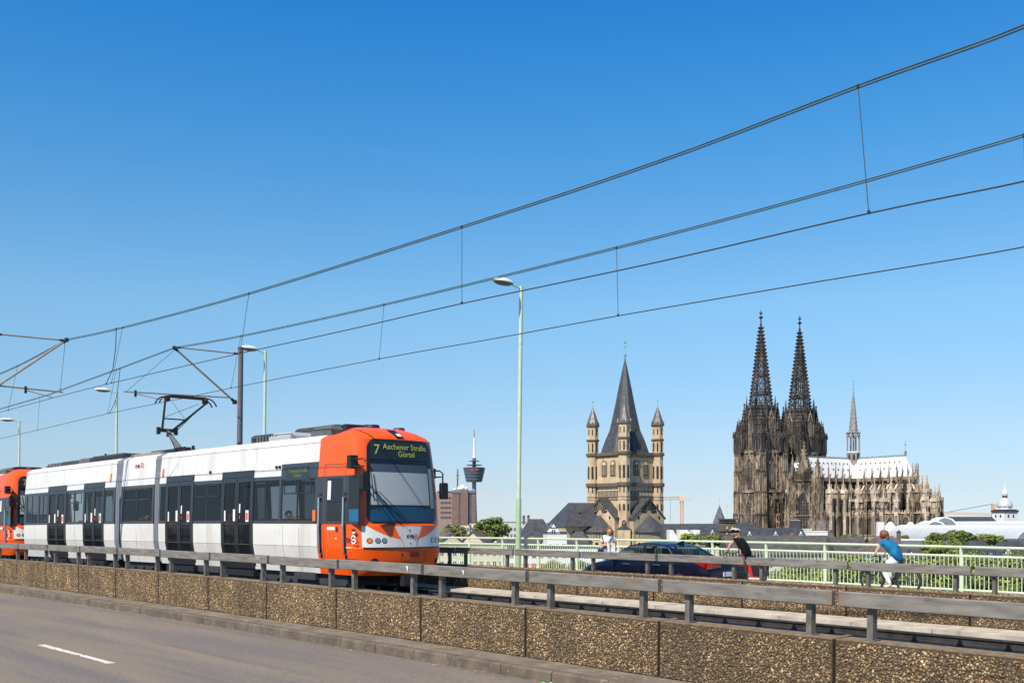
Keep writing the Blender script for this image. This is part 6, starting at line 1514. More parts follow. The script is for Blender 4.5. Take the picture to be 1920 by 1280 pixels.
tree('tree behind the railing below the pale hall roof, right of a pair', 1758, 1816, 1008, 1056, 230, 'b')
tree('low bushy tree before the yellow-fronted gable', 1266, 1318, 998, 1026, 270, 'a')
tree('low bushy tree left of the stone turret', 1306, 1368, 1000, 1028, 285, 'c')
tree('small shrub on the white terrace below the cathedral', 1524, 1546, 995, 1003, 380, 'c', cat='shrub', nm='shrub')
tree('small shrub at the foot of the choir terrace', 1572, 1602, 1001, 1012, 300, 'c', cat='shrub', nm='shrub')
tree('small tree above the shoulder of the blue-shirted cyclist', 1688, 1706, 1002, 1012, 420, 'b')
tree('yellow-green bush behind the railing right of the tall lamp', 1010, 1066, 1050, 1090, 120, 'c', True, 'bush', 'bush')
tree('yellow-green bush behind the railing under the pedestrian', 1058, 1112, 1048, 1092, 125, 'c', True, 'bush', 'bush')
tree('bush behind the railing beside the car bonnet', 1105, 1165, 1060, 1100, 130, 'a', True, 'bush', 'bush')
park = [(1448, 1560, 1050, 1130, 92, 'b'), (1545, 1660, 1036, 1120, 96, 'a'), (1420, 1530, 1066, 1140, 88, 'a'), (1500, 1640, 1046, 1145, 84, 'a'), (1600, 1740, 1056, 1150, 80, 'b'), (1690, 1830, 1040, 1150, 84, 'a'), (1790, 1930, 1034, 1160, 78, 'b'), (1880, 2040, 1042, 1170, 72, 'a')]
pl = ['park tree below the railing behind the tail of the helmeted cyclist', 'park tree below the railing just ahead of the bicycle in front of the slate roofs', 'leftmost park tree below the railing, beside the helmeted cyclist', 'park tree below the railing left of the blue-shirted cyclist', 'dark park tree below the railing behind the bicycle wheels', 'park tree below the railing right of the bicycle', 'dark park tree below the railing near the right end', 'park tree below the railing cut off by the right edge']
for (a, c, yt, yb, Y, k), lab in zip(park, pl): tree(lab, a, c, yt, yb, Y, k, True, grp='riverside park trees below the bridge')
park2 = [(1560, 1700, 1042, 1110, 110, 'b'), (1745, 1860, 1026, 1100, 112, 'a'), (1850, 1990, 1030, 1110, 108, 'c'), (1650, 1760, 1044, 1110, 114, 'c')]
pl2 = ['second-row park tree between two nearer ones, left', 'second-row park tree rising to the middle rail, right of the cyclist', 'yellowish second-row park tree at the right end', 'yellowish second-row park tree behind the rear bicycle wheel']
for (a, c, yt, yb, Y, k), lab in zip(park2, pl2): tree(lab, a, c, yt, yb, Y, k, True, grp='riverside park trees below the bridge')

# ------------------------------------------------------------------ the dark blue saloon car
M_car = mat('midnight_blue_paint', (.0035, .005, .013), .3, 0, coat=.22, spec=.3)
M_cglass = glass('car_glass', (.62, .66, .66), .62, .02, base=(.008, .010, .012))
M_tyre = mat('tyre_rubber', (.02, .02, .02), .8); M_rim = mat('alloy_rim', (.35, .35, .36), .3, .8)
M_tail = mat('tail_light_red', (.33, .006, .006), .12, coat=.6); M_plate = mat('plate_white', (.72, .73, .75), .5); M_plateb = mat('plate_blue', (.02, .08, .4), .5)
XR = S(1327, 22.6); car = thing('saloon_car', 'dark blue saloon car driving away to the left behind the far rail', 'car', (XR, 23.53, -.22 + zoff(XR)), math.pi); car.scale = (1.0, 1.0, 1.045)
# local x from the tail (0) to the bonnet (4.9), local +y is the side facing the viewer
def lerp_tab(tab, x):
    for (a, *p), (c, *q) in zip(tab, tab[1:]):
        if x <= c:
            f = (x - a) / (c - a); f = max(0, min(1, f)); return [u + (v - u) * f for u, v in zip(p, q)]
    return list(tab[-1][1:])
BT = [(0, .86, .80, .40), (.06, .97, .86, .30), (.22, 1.055, .905, .24), (.9, 1.085, .93, .2), (2.4, 1.02, .935, .18), (3.7, .985, .93, .18), (4.35, .87, .90, .2), (4.72, .74, .80, .24), (4.88, .60, .62, .34)]
b = MB(); rings = []
for i in range(41):
    x = 4.88 * i / 40; zt, w, zb0 = lerp_tab(BT, x); ws_ = w * .985; arch_ = 0
    for xc in (.98, 3.93): 
        if abs(x - xc) < .37: arch_ = math.sqrt(.37 ** 2 - (x - xc) ** 2) + .30
    zl = max(zb0, arch_)
    rings.append([(x, y, z) for y, z in ((0, zt), (.45 * w, zt - .005), (.80 * w, zt - .03), (.93 * w, zt - .085), (w, zt - .20), (ws_, max(.62, zl + .02)), (w * .99, max(.42, zl + .01)), (.93 * w, zl), (.6 * w, zl), (0, zl))] + [(x, -y, z) for y, z in ((.6 * w, zl), (.93 * w, zl), (w * .99, max(.42, zl + .01)), (ws_, max(.62, zl + .02)), (w, zt - .20), (.93 * w, zt - .085), (.80 * w, zt - .03), (.45 * w, zt - .005))])
b.loft(rings); b.build('body', M_car, car, True, ang=45)
RT = [(.72, 1.06), (1.0, 1.17), (1.35, 1.31), (1.75, 1.415), (2.2, 1.46), (2.6, 1.455), (3.0, 1.385), (3.35, 1.24), (3.85, 1.0)]
def roofz(x): return lerp_tab(RT, x)[0]
def gy(x, f): # half width at fraction f of the height of the greenhouse
    base = .86 - .10 * max(0, (x - 3.2) / .65) - .08 * max(0, (1.2 - x) / .5); return base - (.27 * f ** 1.25)
nx, nf = 64, 8
xs = [.72 + (3.85 - .72) * i / nx for i in range(nx + 1)]
def belt(x): return lerp_tab(BT, x)[0] - .07
def gpt(x, f, s_): return (x, s_ * gy(x, f), belt(x) + (roofz(x) - .03 - belt(x)) * f)
def inwin(x, f): return 1.17 < x < 3.52 and belt(x) + (roofz(x) - belt(x)) * f > belt(x) + .055 and f < .90 and not (x < 1.55 and f > (x - 1.17) / .38 * .7 + .12) 
pb_ = MB(); gbs = {(s_, k): MB() for s_ in (-1, 1) for k in (0, 1)}
for s_ in (-1, 1):
    for i in range(nx):
        for j in range(nf):
            q = [gpt(xs[i], j / nf, s_), gpt(xs[i+1], j / nf, s_), gpt(xs[i+1], (j+1) / nf, s_), gpt(xs[i], (j+1) / nf, s_)]
            xm, fm = (xs[i] + xs[i+1]) / 2, (j + .5) / nf
            if inwin(xm, fm) and abs(xm - 2.38) > .055: gbs[(s_, int(xm > 2.38))].face(q)
            else: pb_.face(q, 1 if abs(xm - 2.38) <= .055 and inwin(xm, fm) else 0)
def rz_(x, v): return roofz(x) - .03 + .03 * (1 - v * v)
nv_ = 8; wsb = MB(); rwb = MB()
for i in range(nx):
    for j in range(nv_):
        v0, v1 = -1 + 2 * j / nv_, -1 + 2 * (j + 1) / nv_
        q = [(xs[i], v0 * gy(xs[i], 1), rz_(xs[i], v0)), (xs[i+1], v0 * gy(xs[i+1], 1), rz_(xs[i+1], v0)), (xs[i+1], v1 * gy(xs[i+1], 1), rz_(xs[i+1], v1)), (xs[i], v1 * gy(xs[i], 1), rz_(xs[i], v1))]
        xm = (xs[i] + xs[i+1]) / 2
        (rwb if xm < 1.62 and abs(v0 + v1) / 2 < .9 else wsb if xm > 3.0 else pb_).face(q)
pb_.build('roof', [M_car, M_blackgl], car, True, ang=50); [g2.build('side_window', M_cglass, car, True) for g2 in gbs.values()]; rwb.build('rear_window', M_cglass, car, True); wsb.build('windscreen', M_cglass, car, True)
M_chr = mat('window_chrome', (.62, .63, .65), .15, .9)
for s_ in (-1, 1):
    b = MB(); b.tube([Vector(gpt(x, .90, s_)) + Vector((0, s_ * .012, 0)) for x in [1.55 + .1 * i for i in range(20)]] + [Vector(gpt(3.55, .10, s_))], .010, 5)
    b.tube([Vector(gpt(x, .12, s_)) + Vector((0, s_ * .012, 0)) for x in [1.17, 1.6, 2.2, 2.8, 3.5]], .010, 5); b.tube([Vector(gpt(1.17, .12, s_)), Vector(gpt(1.35, .55, s_)) + Vector((0, s_ * .01, 0)), Vector(gpt(1.58, .90, s_))], .016, 5); b.build('window_trim', M_chr, car, True)
    b = MB(); y0 = s_ * .935
    b.prism([(.10, .84), (.42, .93), (.46, .98), (.30, 1.0), (.08, .97)], 'y', s_ * .86, s_ * .93); b.prism([(s_ * .36, .84), (s_ * .86, .80), (s_ * .88, .95), (s_ * .62, .945), (s_ * .36, .90)], 'x', -.01, .16); b.build('tail_light', M_tail, car)
    for xx in (1.75, 2.85):
        b = MB(); b.tube([(xx - .12, s_ * .935, .86), (xx - .1, s_ * .965, .865), (xx + .1, s_ * .965, .87), (xx + .12, s_ * .935, .87)], .014, 5); b.build('door_handle', M_chr, car, True)
    b = MB()
    for xx in (1.32, 2.38, 3.36): b.box(xx - .006, xx + .006, s_ * .928 - .004, s_ * .936 + .004, .35, .93)
    b.build('door_seam', M_black, car)
    b = MB(); b.ball((3.25, s_ * 1.0, 1.0), .12, 10, 0, .7, 1, .65); b.build('wing_mirror', M_car, car, True)
    for xw in (.98, 3.93):
        b = MB(); y = s_ * .80; cyl = lambda r, y0, y1, m: b.prism([(xw + r * math.cos(a * math.pi / 10), .335 + r * math.sin(a * math.pi / 10)) for a in range(20)], 'y', y0, y1, m)
        cyl(.335, y - .11, y + .11, 0); w_ = b.build('wheel', M_tyre, car); b = MB()
        b.prism([(xw + .23 * math.cos(a * math.pi / 10), .335 + .23 * math.sin(a * math.pi / 10)) for a in range(20)], 'y', y + s_ * .11, y + s_ * .118); b.build('rim', M_rim, w_)
b = MB(); b.box(-.035, -.005, -.26, .26, .60, .715, 0); b.box(-.039, -.034, .215, .26, .60, .715, 1); b.build('number_plate', [M_plate, M_plateb], car)
b = MB(); b.box(-.03, .05, -.7, .7, .34, .40); b.tube([(-.03, -.75, .37), (-.03, .75, .37)], .02, 5); b.build('bumper_insert', M_black, car)
b = MB(); b.prism([(1.52, 1.37), (1.78, 1.42), (1.55, 1.49)], 'y', -.03, .03); b.build('roof_antenna', M_car, car)
b = MB()
for xx, yy in ((1.45, -.38), (1.45, .38), (2.45, -.38), (2.45, .38)): b.box(xx - .05, xx + .07, yy - .13, yy + .13, 1.08, 1.27); b.box(xx - .1, xx + .1, yy - .24, yy + .24, .95, 1.08)
b.build('headrest', mat('grey_leather', (.16, .13, .12), .6), car)

# ------------------------------------------------------------------ people and bicycles
M_skin = mat('skin', (.52, .30, .19), .55); M_skin2 = mat('pale_skin', (.62, .40, .29), .55)
def skin_body(name, nodes, edges, root, mats, levels=3):
    """one continuous figure: edges = (a, b, material); radii stored with the nodes"""
    keys = list(nodes); me = bpy.data.meshes.new(name); me.from_pydata([nodes[k][0] for k in keys], [], [(keys.index(a), keys.index(c)) for a, c, _ in edges])
    o = bpy.data.objects.new(name, me); COL.objects.link(o); sk = o.modifiers.new('s', 'SKIN'); sk.use_smooth_shade = True; su = o.modifiers.new('u', 'SUBSURF'); su.levels = levels; su.render_levels = levels
    for k, sv in zip(keys, me.skin_vertices[0].data):
        r = nodes[k][1]; sv.radius = r if isinstance(r, tuple) else (r, r); sv.use_root = k == root
    me2 = bpy.data.meshes.new_from_object(o.evaluated_get(bpy.context.evaluated_depsgraph_get())); bpy.data.objects.remove(o); me2.name = name
    me2.materials.clear()
    for m in mats: me2.materials.append(m)
    segs = [(Vector(nodes[a][0]), Vector(nodes[c][0]), m) for a, c, m in edges]
    for p in me2.polygons:
        best = None
        for a, c, m in segs:
            d = c - a; f = max(0, min(1, (p.center - a).dot(d) / max(d.length_squared, 1e-9))); q = (p.center - a - d * f).length
            if best is None or q < best[0]: best = (q, m(f) if callable(m) else m)
        p.material_index = best[1]
    return me2
def hand(b, w, d, n, L=.17):
    """palm and five bent fingers from wrist w along d, palm normal n"""
    w, d, n = Vector(w), Vector(d).normalized(), Vector(n).normalized(); s = d.cross(n).normalized()
    b.loft([[w + s * x * .030 + n * y * .014 for x, y in ((-1,-1),(1,-1),(1,1),(-1,1))], [w + d * .05 + s * x * .042 + n * y * .014 for x, y in ((-1,-1),(1,-1),(1,1),(-1,1))], [w + d * .09 + s * x * .040 + n * y * .011 for x, y in ((-1,-1),(1,-1),(1,1),(-1,1))]])
    for k, l in enumerate((.068, .078, .072, .056)):
        p = w + d * .088 + s * (-.030 + .020 * k); b.tube([p, p + d * l * .45 + n * .008, p + d * l * .6 + n * .034, p + d * l * .5 + n * .058], [.009, .0085, .008, .006], 6)
    p = w + d * .03 - s * .036; b.tube([p, p - s * .022 + d * .03 + n * .012, p - s * .012 + d * .05 + n * .035], [.011, .010, .007], 6)
def face_bits(b, c, f, up, r):
    """nose, eyes, mouth and ears on the head (materials 0 skin, 1 dark, 2 lip)"""
    c, f, up = Vector(c), Vector(f).normalized(), Vector(up).normalized(); s = f.cross(up).normalized()
    b.tube([c + f * r * .92 + up * .02, c + f * r * 1.18 - up * .02, c + f * r * .95 - up * .03], [.008, .016, .012], 6, 0)
    for q in (-1, 1): b.ball(tuple(c + f * r * .88 + s * q * .033 + up * .022), .011, 6, 1); b.ball(tuple(c + s * q * r * .98), .028, 6, 0, .5, .6, 1)
    b.tube([c + f * r * .93 - up * .055 - s * .022, c + f * r * .97 - up * .057, c + f * r * .93 - up * .055 + s * .022], .006, 5, 2)
M_lip = mat('lips', (.40, .14, .12), .5); M_eye = mat('eye_dark', (.03, .02, .02), .3)
def mats_body(*m): return list(m)
# --- pedestrian in the white T-shirt
M_tee = mat('white_cotton', (.78, .78, .80), .9, var=.06, vs=9); M_jean = mat('light_blue_jeans', (.22, .32, .50), .9, var=.2, vs=12); M_aub0 = mat('reddish_hair', (.20, .08, .03), .7); M_hair1 = mat('short_reddish_hair', (.22, .09, .035), .8)
xp = S(1141, 27.6); ped = thing('person', 'pedestrian in a white T-shirt looking down at papers, dark strap across the chest', 'person', (xp, 27.6, -.12 + zoff(xp)), R(-28)); ped.scale = (1.04,) * 3
N = {'pel': ((0, 0, .93), (.155, .115)), 'sp': ((-.01, 0, 1.10), (.150, .11)), 'ch': ((-.01, 0, 1.30), (.175, .12)), 'nb': ((.02, 0, 1.42), (.075, .075)), 'nk': ((.05, 0, 1.49), .058), 'hd': ((.085, 0, 1.575), (.085, .095)), 'ht': ((.10, 0, 1.655), (.070, .080))}
E_ = [('pel', 'sp', 1), ('sp', 'ch', 1), ('ch', 'nb', 1), ('nb', 'nk', 0), ('nk', 'hd', 0), ('hd', 'ht', 0)]
for s_, t_ in ((1, 'l'), (-1, 'r')):
    N.update({'sh' + t_: ((-.01, s_ * .18, 1.385), .062), 'el' + t_: ((-.05, s_ * .255, 1.11), .046), 'wr' + t_: ((.21, s_ * .13, 1.10), .030), 'hi' + t_: ((0, s_ * .10, .88), .098), 'kn' + t_: ((.04 + .12 * s_, s_ * .10, .49), .062), 'an' + t_: ((-.03 + .16 * s_, s_ * .10, .09), .042), 'to' + t_: ((.13 + .16 * s_, s_ * .115, .035), .034)})
    E_ += [('ch', 'sh' + t_, 1), ('sh' + t_, 'el' + t_, lambda f: 1 if f < .55 else 0), ('el' + t_, 'wr' + t_, 0), ('pel', 'hi' + t_, 2), ('hi' + t_, 'kn' + t_, 2), ('kn' + t_, 'an' + t_, 2), ('an' + t_, 'to' + t_, 3)]
inst(skin_body('body', N, E_, 'pel', [M_skin, M_tee, M_jean, M_tyre]), 'body', ped)
b = MB(); hand(b, (.21, .13, 1.10), (.9, -.35, .25), (-.2, -.9, .3)); hand(b, (.21, -.13, 1.10), (.9, .35, .25), (-.2, .9, .3)); b.build('hands', M_skin, ped, True)
b = MB(); face_bits(b, (.105, 0, 1.575), (.9, 0, -.35), (.35, 0, .9), .088); b.build('face', [M_skin, M_eye, M_lip], ped, True)
b = MB(); b.ball((.075, 0, 1.625), .103, 12, 0, 1, .92, .9); b.v = [p if p.x < .13 and p.z > 1.565 else Vector((min(p.x, .13), p.y * .9, max(p.z, 1.57))) for p in b.v]; b.build('hair', M_hair1, ped, True)
bag = thing('shoulder_bag', 'dark shoulder bag worn on a diagonal strap by the pedestrian', 'bag', ped.location, ped.rotation_euler.z)
bag.scale = ped.scale
b = MB(); b.tube([(-.03, .17, 1.42), (.115, .07, 1.36), (.13, -.03, 1.22), (.10, -.14, 1.06), (0, -.20, .98), (-.12, -.1, 1.1), (-.15, .05, 1.32), (-.03, .17, 1.42)], .016, 5); b.build('strap', M_darkm, bag, True)
b = MB(); b.box(-.22, .02, -.30, -.19, .78, .98); b.box(-.225, .025, -.31, -.29, .86, .985); b.build('pouch', mat('navy_bag_cloth', (.02, .022, .035), .8), bag)
pap = thing('street_map', 'crumpled pale map in the hands of the pedestrian', 'map', ped.location, ped.rotation_euler.z)
pap.scale = ped.scale
b = MB(); P_ = [[Vector((.30 + .05 * math.sin(i * 2.1) + .05 * j / 3, -.16 + .32 * i / 5, 1.18 - .30 * j / 3 + .02 * math.sin(i * 3 + j))) for j in range(4)] for i in range(6)]
for i in range(5):
    for j in range(3): b.face([P_[i][j], P_[i+1][j], P_[i+1][j+1], P_[i][j+1]], 0)
b.build('sheet', mat('printed_map_paper', (.70, .70, .68), .8, col2=(.30, .30, .32), vs=22), pap)
# --- passengers sitting behind the tram glass
N = {'pel': ((0, 0, .50), (.16, .14)), 'sp': ((-.04, 0, .68), (.15, .12)), 'ch': ((-.04, 0, .90), (.17, .12)), 'nb': ((-.02, 0, 1.02), .07), 'nk': ((0, 0, 1.08), .055), 'hd': ((.03, 0, 1.17), (.085, .095)), 'ht': ((.03, 0, 1.25), (.07, .08))}
E_ = [('pel', 'sp', 1), ('sp', 'ch', 1), ('ch', 'nb', 1), ('nb', 'nk', 0), ('nk', 'hd', 0), ('hd', 'ht', 0)]
for s_, q in ((1, 'l'), (-1, 'r')):
    N.update({'sh' + q: ((-.04, s_ * .18, .98), .06), 'el' + q: ((.0, s_ * .24, .72), .045), 'wr' + q: ((.22, s_ * .12, .62), .03), 'hi' + q: ((.05, s_ * .10, .48), .09), 'kn' + q: ((.44, s_ * .11, .50), .065), 'an' + q: ((.44, s_ * .11, .08), .045), 'to' + q: ((.58, s_ * .12, .04), .035)})
    E_ += [('ch', 'sh' + q, 1), ('sh' + q, 'el' + q, 1), ('el' + q, 'wr' + q, 0), ('pel', 'hi' + q, 2), ('hi' + q, 'kn' + q, 2), ('kn' + q, 'an' + q, 2), ('an' + q, 'to' + q, 3)]
M_navy = mat('navy_cloth', (.03, .045, .12), .9); M_oran = mat('rust_orange_cloth', (.50, .16, .05), .9); M_lilac = mat('lilac_cloth', (.28, .26, .50), .9); M_dkhair = mat('dark_hair', (.025, .018, .014), .7)
HB_ = MB(); HB_.ball((.01, 0, 1.21), .105, 12); HB_.v = [p if p.x < .05 or p.z > 1.24 else Vector((.05, p.y * .85, p.z)) for p in HB_.v]
FB_ = MB(); face_bits(FB_, (.045, 0, 1.165), (1, 0, 0), (0, 0, 1), .088); FBm = FB_.mesh('face', [M_skin, M_eye, M_lip], True); HNb = MB(); hand(HNb, (.22, .12, .62), (1, -.2, -.3), (0, 0, -1)); hand(HNb, (.22, -.12, .62), (1, .2, -.3), (0, 0, -1)); HNm = HNb.mesh('hands', M_skin, True)
for px, m_, hm_, yy, lab in ((99, M_navy, M_dkhair, -.8, 'passenger in navy seated behind the first window after the rear tram door'), (203, M_oran, M_dkhair, -.85, 'passenger in rust orange seated by the narrow window before the bellows'), (250, M_lilac, M_dkhair, -.85, 'passenger in lilac seated in the middle of the short tram car'), (266, M_navy, M_aub0, -.8, 'passenger in navy with reddish hair seated in the short tram car'), (305, M_oran, M_aub0, -.85, 'passenger in orange seated just behind the second bellows'), (404, M_oran, M_dkhair, -.85, 'passenger in orange with dark hair seated between the two front tram doors'), (512, M_tee, M_dkhair, -.85, 'passenger in white seated behind the front door of the tram'), (563, M_navy, M_aub0, -.8, 'passenger in navy seated under the side display of the tram')):
    xw_ = S(px, TD); t = thing('person', lab, 'person', (xw_, TC + yy, TZ + .70 + zoff(xw_)), 0, 'passengers in the tram')
    key = 'pass_' + m_.name
    if key not in globals(): globals()[key] = skin_body('body', N, E_, 'pel', [M_skin, m_, M_jean, M_tyre], 2)
    inst(globals()[key], 'body', t); inst(HB_.mesh('hair', hm_, True), 'hair', t); inst(FBm, 'face', t); inst(HNm, 'hands', t)
# --- bicycles and cyclists: local +x is the riding direction
def bicycle(px, d, label, frame_m):
    x = S(px, d); t = thing('bicycle', label, 'bicycle', (x, d, -.12 + zoff(x)), math.pi, 'bicycles on the far cycle path')
    t.scale = (1.03, 1, 1.05)
    r = .34; A, Bf = -.53, .53
    for xw in (A, Bf):
        w = inst(None, 'wheel', t, (xw, 0, r))
        b = MB(); b.tube([(r * .965 * math.cos(a * math.pi / 16), 0, r * .965 * math.sin(a * math.pi / 16)) for a in range(33)], .034, 6); b.build('tyre', M_tyre, w, True)
        b = MB(); b.tube([(r * .90 * math.cos(a * math.pi / 16), 0, r * .90 * math.sin(a * math.pi / 16)) for a in range(33)], .011, 5); b.lathe([(.02, -.05), (.02, .05)], 8)
        for k in range(14): a = k * 2 * math.pi / 14; b.tube([(0, .02 * (-1) ** k, 0), (r * .9 * math.cos(a), 0, r * .9 * math.sin(a))], .003, 3)
        b.build('rim', M_rim, w)
        b = MB(); b.tube([((r + .035) * math.cos(a * math.pi / 16), 0, (r + .035) * math.sin(a * math.pi / 16)) for a in range(2, 17)], .022, 5); b.build('mudguard', M_black, w, True)
    b = MB(); bb = (-.10, 0, .30); hd0, hd1 = (.36, 0, .62), (.31, 0, .86); st = (-.24, 0, .80)
    b.tube([bb, (.34, 0, .66)], .040, 6); b.tube([bb, st], .026, 6); b.tube([(-.2, 0, .60), (.33, 0, .76)], .024, 6); b.tube([hd0, hd1], .024, 6)
    for s_ in (-.05, .05): b.tube([bb, (A, s_, r)], .012, 5); b.tube([(-.22, 0, .74), (A, s_, r)], .011, 5); b.tube([hd0, (.40, s_, .52), (Bf, s_, r)], .014, 5)
    b.build('frame', frame_m, t, True)
    b = MB(); b.tube([st, (-.25, 0, .86)], .014, 5); b.prism([(-.38, -.09), (-.36, .09), (-.24, .08), (-.10, .02), (-.10, -.02), (-.24, -.08)], 'z', .865, .91); b.build('saddle', M_black, t)
    b = MB(); b.tube([hd1, (.30, 0, .97)], .015, 6); b.tube([(.27, .31, .99), (.34, .26, .995), (.33, .1, .975), (.33, -.1, .975), (.34, -.26, .995), (.27, -.31, .99)], .012, 6); b.ball((.40, 0, .84), .045, 8); b.build('handlebar', M_black, t, True)
    b = MB(); b.tube([(-.10, -.06, .30), (-.10, .06, .30)], .02, 6); b.tube([(-.10, .07, .30), (-.05, .07, .14)], .011, 5); b.tube([(-.10, -.07, .30), (-.15, -.07, .46)], .011, 5); b.box(-.10, .0, .08, .17, .125, .15); b.box(-.20, -.10, -.17, -.08, .455, .48); b.prism([(-.10 + .085 * math.cos(a * math.pi/8), .30 + .085 * math.sin(a * math.pi/8)) for a in range(16)], 'y', .045, .05); b.build('crankset', M_darkm, t)
    b = MB(); b.box(-.75, -.32, -.06, .06, .735, .75)
    for s_ in (-.06, .06): b.tube([(-.7, s_, .74), (A, s_, r)], .007, 4); b.tube([(-.36, s_, .74), (A, s_, r)], .007, 4)
    b.build('rack', M_black, t); return t
def cyclist(bike, label, top_m, leg_m, shoe_m, skin_m, wide, top_sleeve, lean, headdir, legcut):
    t = thing('person', label, 'person', bike.location, bike.rotation_euler.z, 'cyclists on the far pavement')
    t.scale = bike.scale; L = lean; w = wide
    N = {'pel': ((-.25, 0, .985), (.165 * w, .15 * w)), 'sp': ((-.16 + L * .3, 0, 1.13), (.155 * w, .13 * w)), 'ch': ((-.04 + L, 0, 1.31), (.165 * w, .12 * w)), 'nb': ((.02 + L, 0, 1.41), (.07, .07)), 'nk': ((.055 + L, 0, 1.455), .052), 'hd': ((.10 + L, 0, 1.535), (.085, .095)), 'ht': ((.105 + L, 0, 1.605), (.072, .082))}
    E_ = [('pel', 'sp', 1), ('sp', 'ch', 1), ('ch', 'nb', 1), ('nb', 'nk', 0), ('nk', 'hd', 0), ('hd', 'ht', 0)]
    for s_, q, kx, kz, ax, az in ((1, 'l', .06, .60, -.05, .21), (-1, 'r', .10, .80, -.15, .53)):
        N.update({'sh' + q: ((-.02 + L, s_ * .175 * w, 1.355), .055 * w), 'el' + q: ((.16 + L * .7, s_ * .25, 1.18), .041 * min(w, 1.2)), 'wr' + q: ((.30, s_ * .27, 1.04), .028), 'hi' + q: ((-.22, s_ * .10, .94), .105 * w), 'kn' + q: ((kx + .06, s_ * .12, kz), .066 * w), 'an' + q: ((ax - .03, s_ * .12, az), .042), 'to' + q: ((ax + .14, s_ * .125, az - .045), .036)})
        E_ += [('ch', 'sh' + q, 1), ('sh' + q, 'el' + q, lambda f, ts=top_sleeve: 1 if f < ts else 0), ('el' + q, 'wr' + q, 0), ('pel', 'hi' + q, 1), ('hi' + q, 'kn' + q, lambda f: 1 if f < .06 else 2), ('kn' + q, 'an' + q, lambda f, lc=legcut: 2 if f < lc else 0), ('an' + q, 'to' + q, 3)]
    inst(skin_body('body', N, E_, 'pel', [skin_m, top_m, leg_m, shoe_m]), 'body', t)
    b = MB()
    for s_ in (-1, 1): hand(b, (.295, s_ * .27, 1.035), (.6, -s_ * .1, -.25), (.3, 0, -1))
    b.build('hands', skin_m, t, True)
    c = Vector((.11 + L, 0, 1.53)); b = MB(); face_bits(b, c, headdir, (0, 0, 1), .088); b.build('face', [skin_m, M_eye, M_lip], t, True)
    return t, c
M_blue = mat('bright_blue_shirt', (.0, .14, .31), .85, var=.12, vs=7); M_wtr = mat('white_trousers', (.76, .76, .78), .85, var=.05, vs=10); M_wshoe = mat('white_shoe', (.7, .68, .62), .7)
M_aub = mat('auburn_hair', (.22, .075, .025), .6, col2=(.10, .035, .015), vs=25); M_blk = mat('black_vest', (.006, .006, .007), .9, spec=.15); M_mag = mat('magenta_shorts', (.20, .012, .06), .8); M_bl = mat('fair_brown_hair', (.30, .16, .06), .6, var=.4, vs=25)
bk2 = bicycle(1669, 28.0, 'black bicycle ridden by the person in the blue shirt', M_black)
p2, hc2 = cyclist(bk2, 'cyclist with auburn hair in a bright blue shirt and white trousers', M_blue, M_wtr, M_wshoe, M_skin2, 1.45, .45, .10, (.8, -.25, 0), .82)
b = MB(); b.ball((hc2.x - .03, 0, hc2.z + .03), .130, 14, 0, 1.05, .98, 1.0); b.v = [p if p.x < hc2.x + .055 or p.z > hc2.z + .06 else Vector((hc2.x + .055, p.y * .8, p.z)) for p in b.v]; b.ball((hc2.x - .11, 0, hc2.z - .05), .07, 10, 0, 1, .9, 1.25); b.build('hair', M_aub, p2, True)
bk1 = bicycle(1390, 27.0, 'bicycle with red panniers behind the tail of the dark car', M_darkm)
p1, hc1 = cyclist(bk1, 'cyclist in a black vest and a black-and-white helmet beside the dark car', M_blk, M_mag, M_tyre, M_skin, 1.12, .12, .13, (.9, .5, 0), .15)
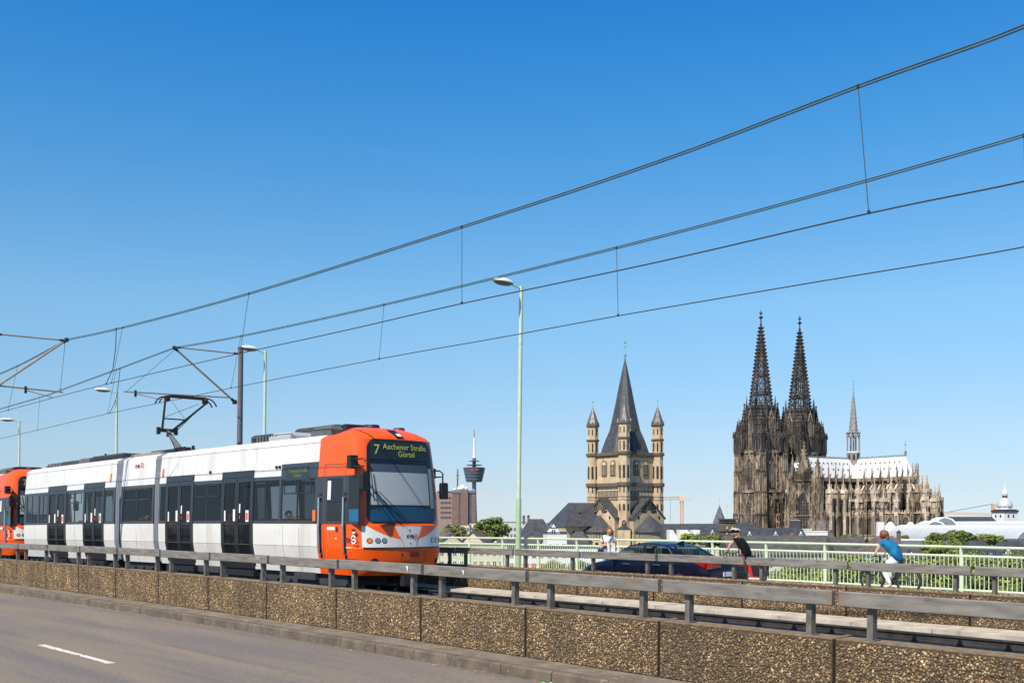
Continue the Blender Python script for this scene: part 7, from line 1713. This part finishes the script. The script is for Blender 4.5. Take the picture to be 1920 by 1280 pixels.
b = MB(); b.ball((hc1.x - .03, 0, hc1.z + .0), .105, 12, 0, .95, .95, 1.0); b.v = [p if p.x < hc1.x + .03 else Vector((hc1.x + .03, p.y * .8, p.z)) for p in b.v]; b.tube([(hc1.x - .10, 0, hc1.z + .02), (hc1.x - .15, .0, hc1.z - .10), (hc1.x - .19, .0, hc1.z - .22)], [.06, .055, .02], 8); b.build('hair', M_bl, p1, True)
b = MB(); b.ball((hc1.x - .01, 0, hc1.z + .065), .125, 16, 0, 1.15, .9, .85); b.v = [Vector((p.x, p.y, max(p.z, hc1.z + .045))) for p in b.v]
hm = b.build('helmet', M_blk, p1, True)
b = MB()
for k in range(5):
    y = -.085 + .042 * k; b.tube([(hc1.x - .01 + .135 * math.cos(a), y, hc1.z + .075 + .088 * math.sin(a) * math.sqrt(max(.1, 1 - (y / .12) ** 2))) for a in (.5, .9, 1.3, 1.75, 2.2, 2.6)], .011, 5)
b.build('helmet_stripe', M_wtr, hm, True)
for s_, lab in ((1, 'red and black pannier bag on the near side of the bicycle rack'), (-1, 'red and black pannier bag on the far side of the bicycle rack')):
    pn = thing('pannier_bag', lab, 'bag', bk1.location, bk1.rotation_euler.z, 'panniers on the bicycle')
    pn.scale = bk1.scale; b = MB(); y0, y1 = (.075, .22) if s_ > 0 else (-.22, -.075)
    b.prism([(-.72, .30), (-.44, .30), (-.36, .70), (-.36, .78), (-.80, .78), (-.80, .62)], 'y', y0, y1, 0); b.build('pannier_body', mat('pannier_red', (.55, .012, .02), .6), pn)
    b = MB(); yy = y1 if s_ > 0 else y0; b.prism([(-.76, .34), (-.56, .34), (-.48, .66), (-.78, .66)], 'y', yy - .006, yy + .012); b.box(-.82, -.79, y0 + .01, y1 - .01, .34, .72); b.build('pannier_pocket', M_black, pn)

# ------------------------------------------------------------------ small things
lp = P3(1026, 1279.5, 8.62); lt = thing('litter_wrapper', 'crumpled green and white wrapper on the road by the kerb at the bottom edge', 'litter', (lp.x, 8.62, .004 + zoff(lp.x)))
b = MB(); rnd = random.Random(2); g_ = [[Vector((-.08 + .032 * i, -.04 + .03 * j, .01 + rnd.random() * .04)) for j in range(4)] for i in range(6)]
for i in range(5):
    for j in range(3): b.face([g_[i][j], g_[i+1][j], g_[i+1][j+1], g_[i][j+1]], (i + j) % 2)
b.build('foil', [mat('wrapper_green', (.08, .5, .06), .4), M_paper], lt)
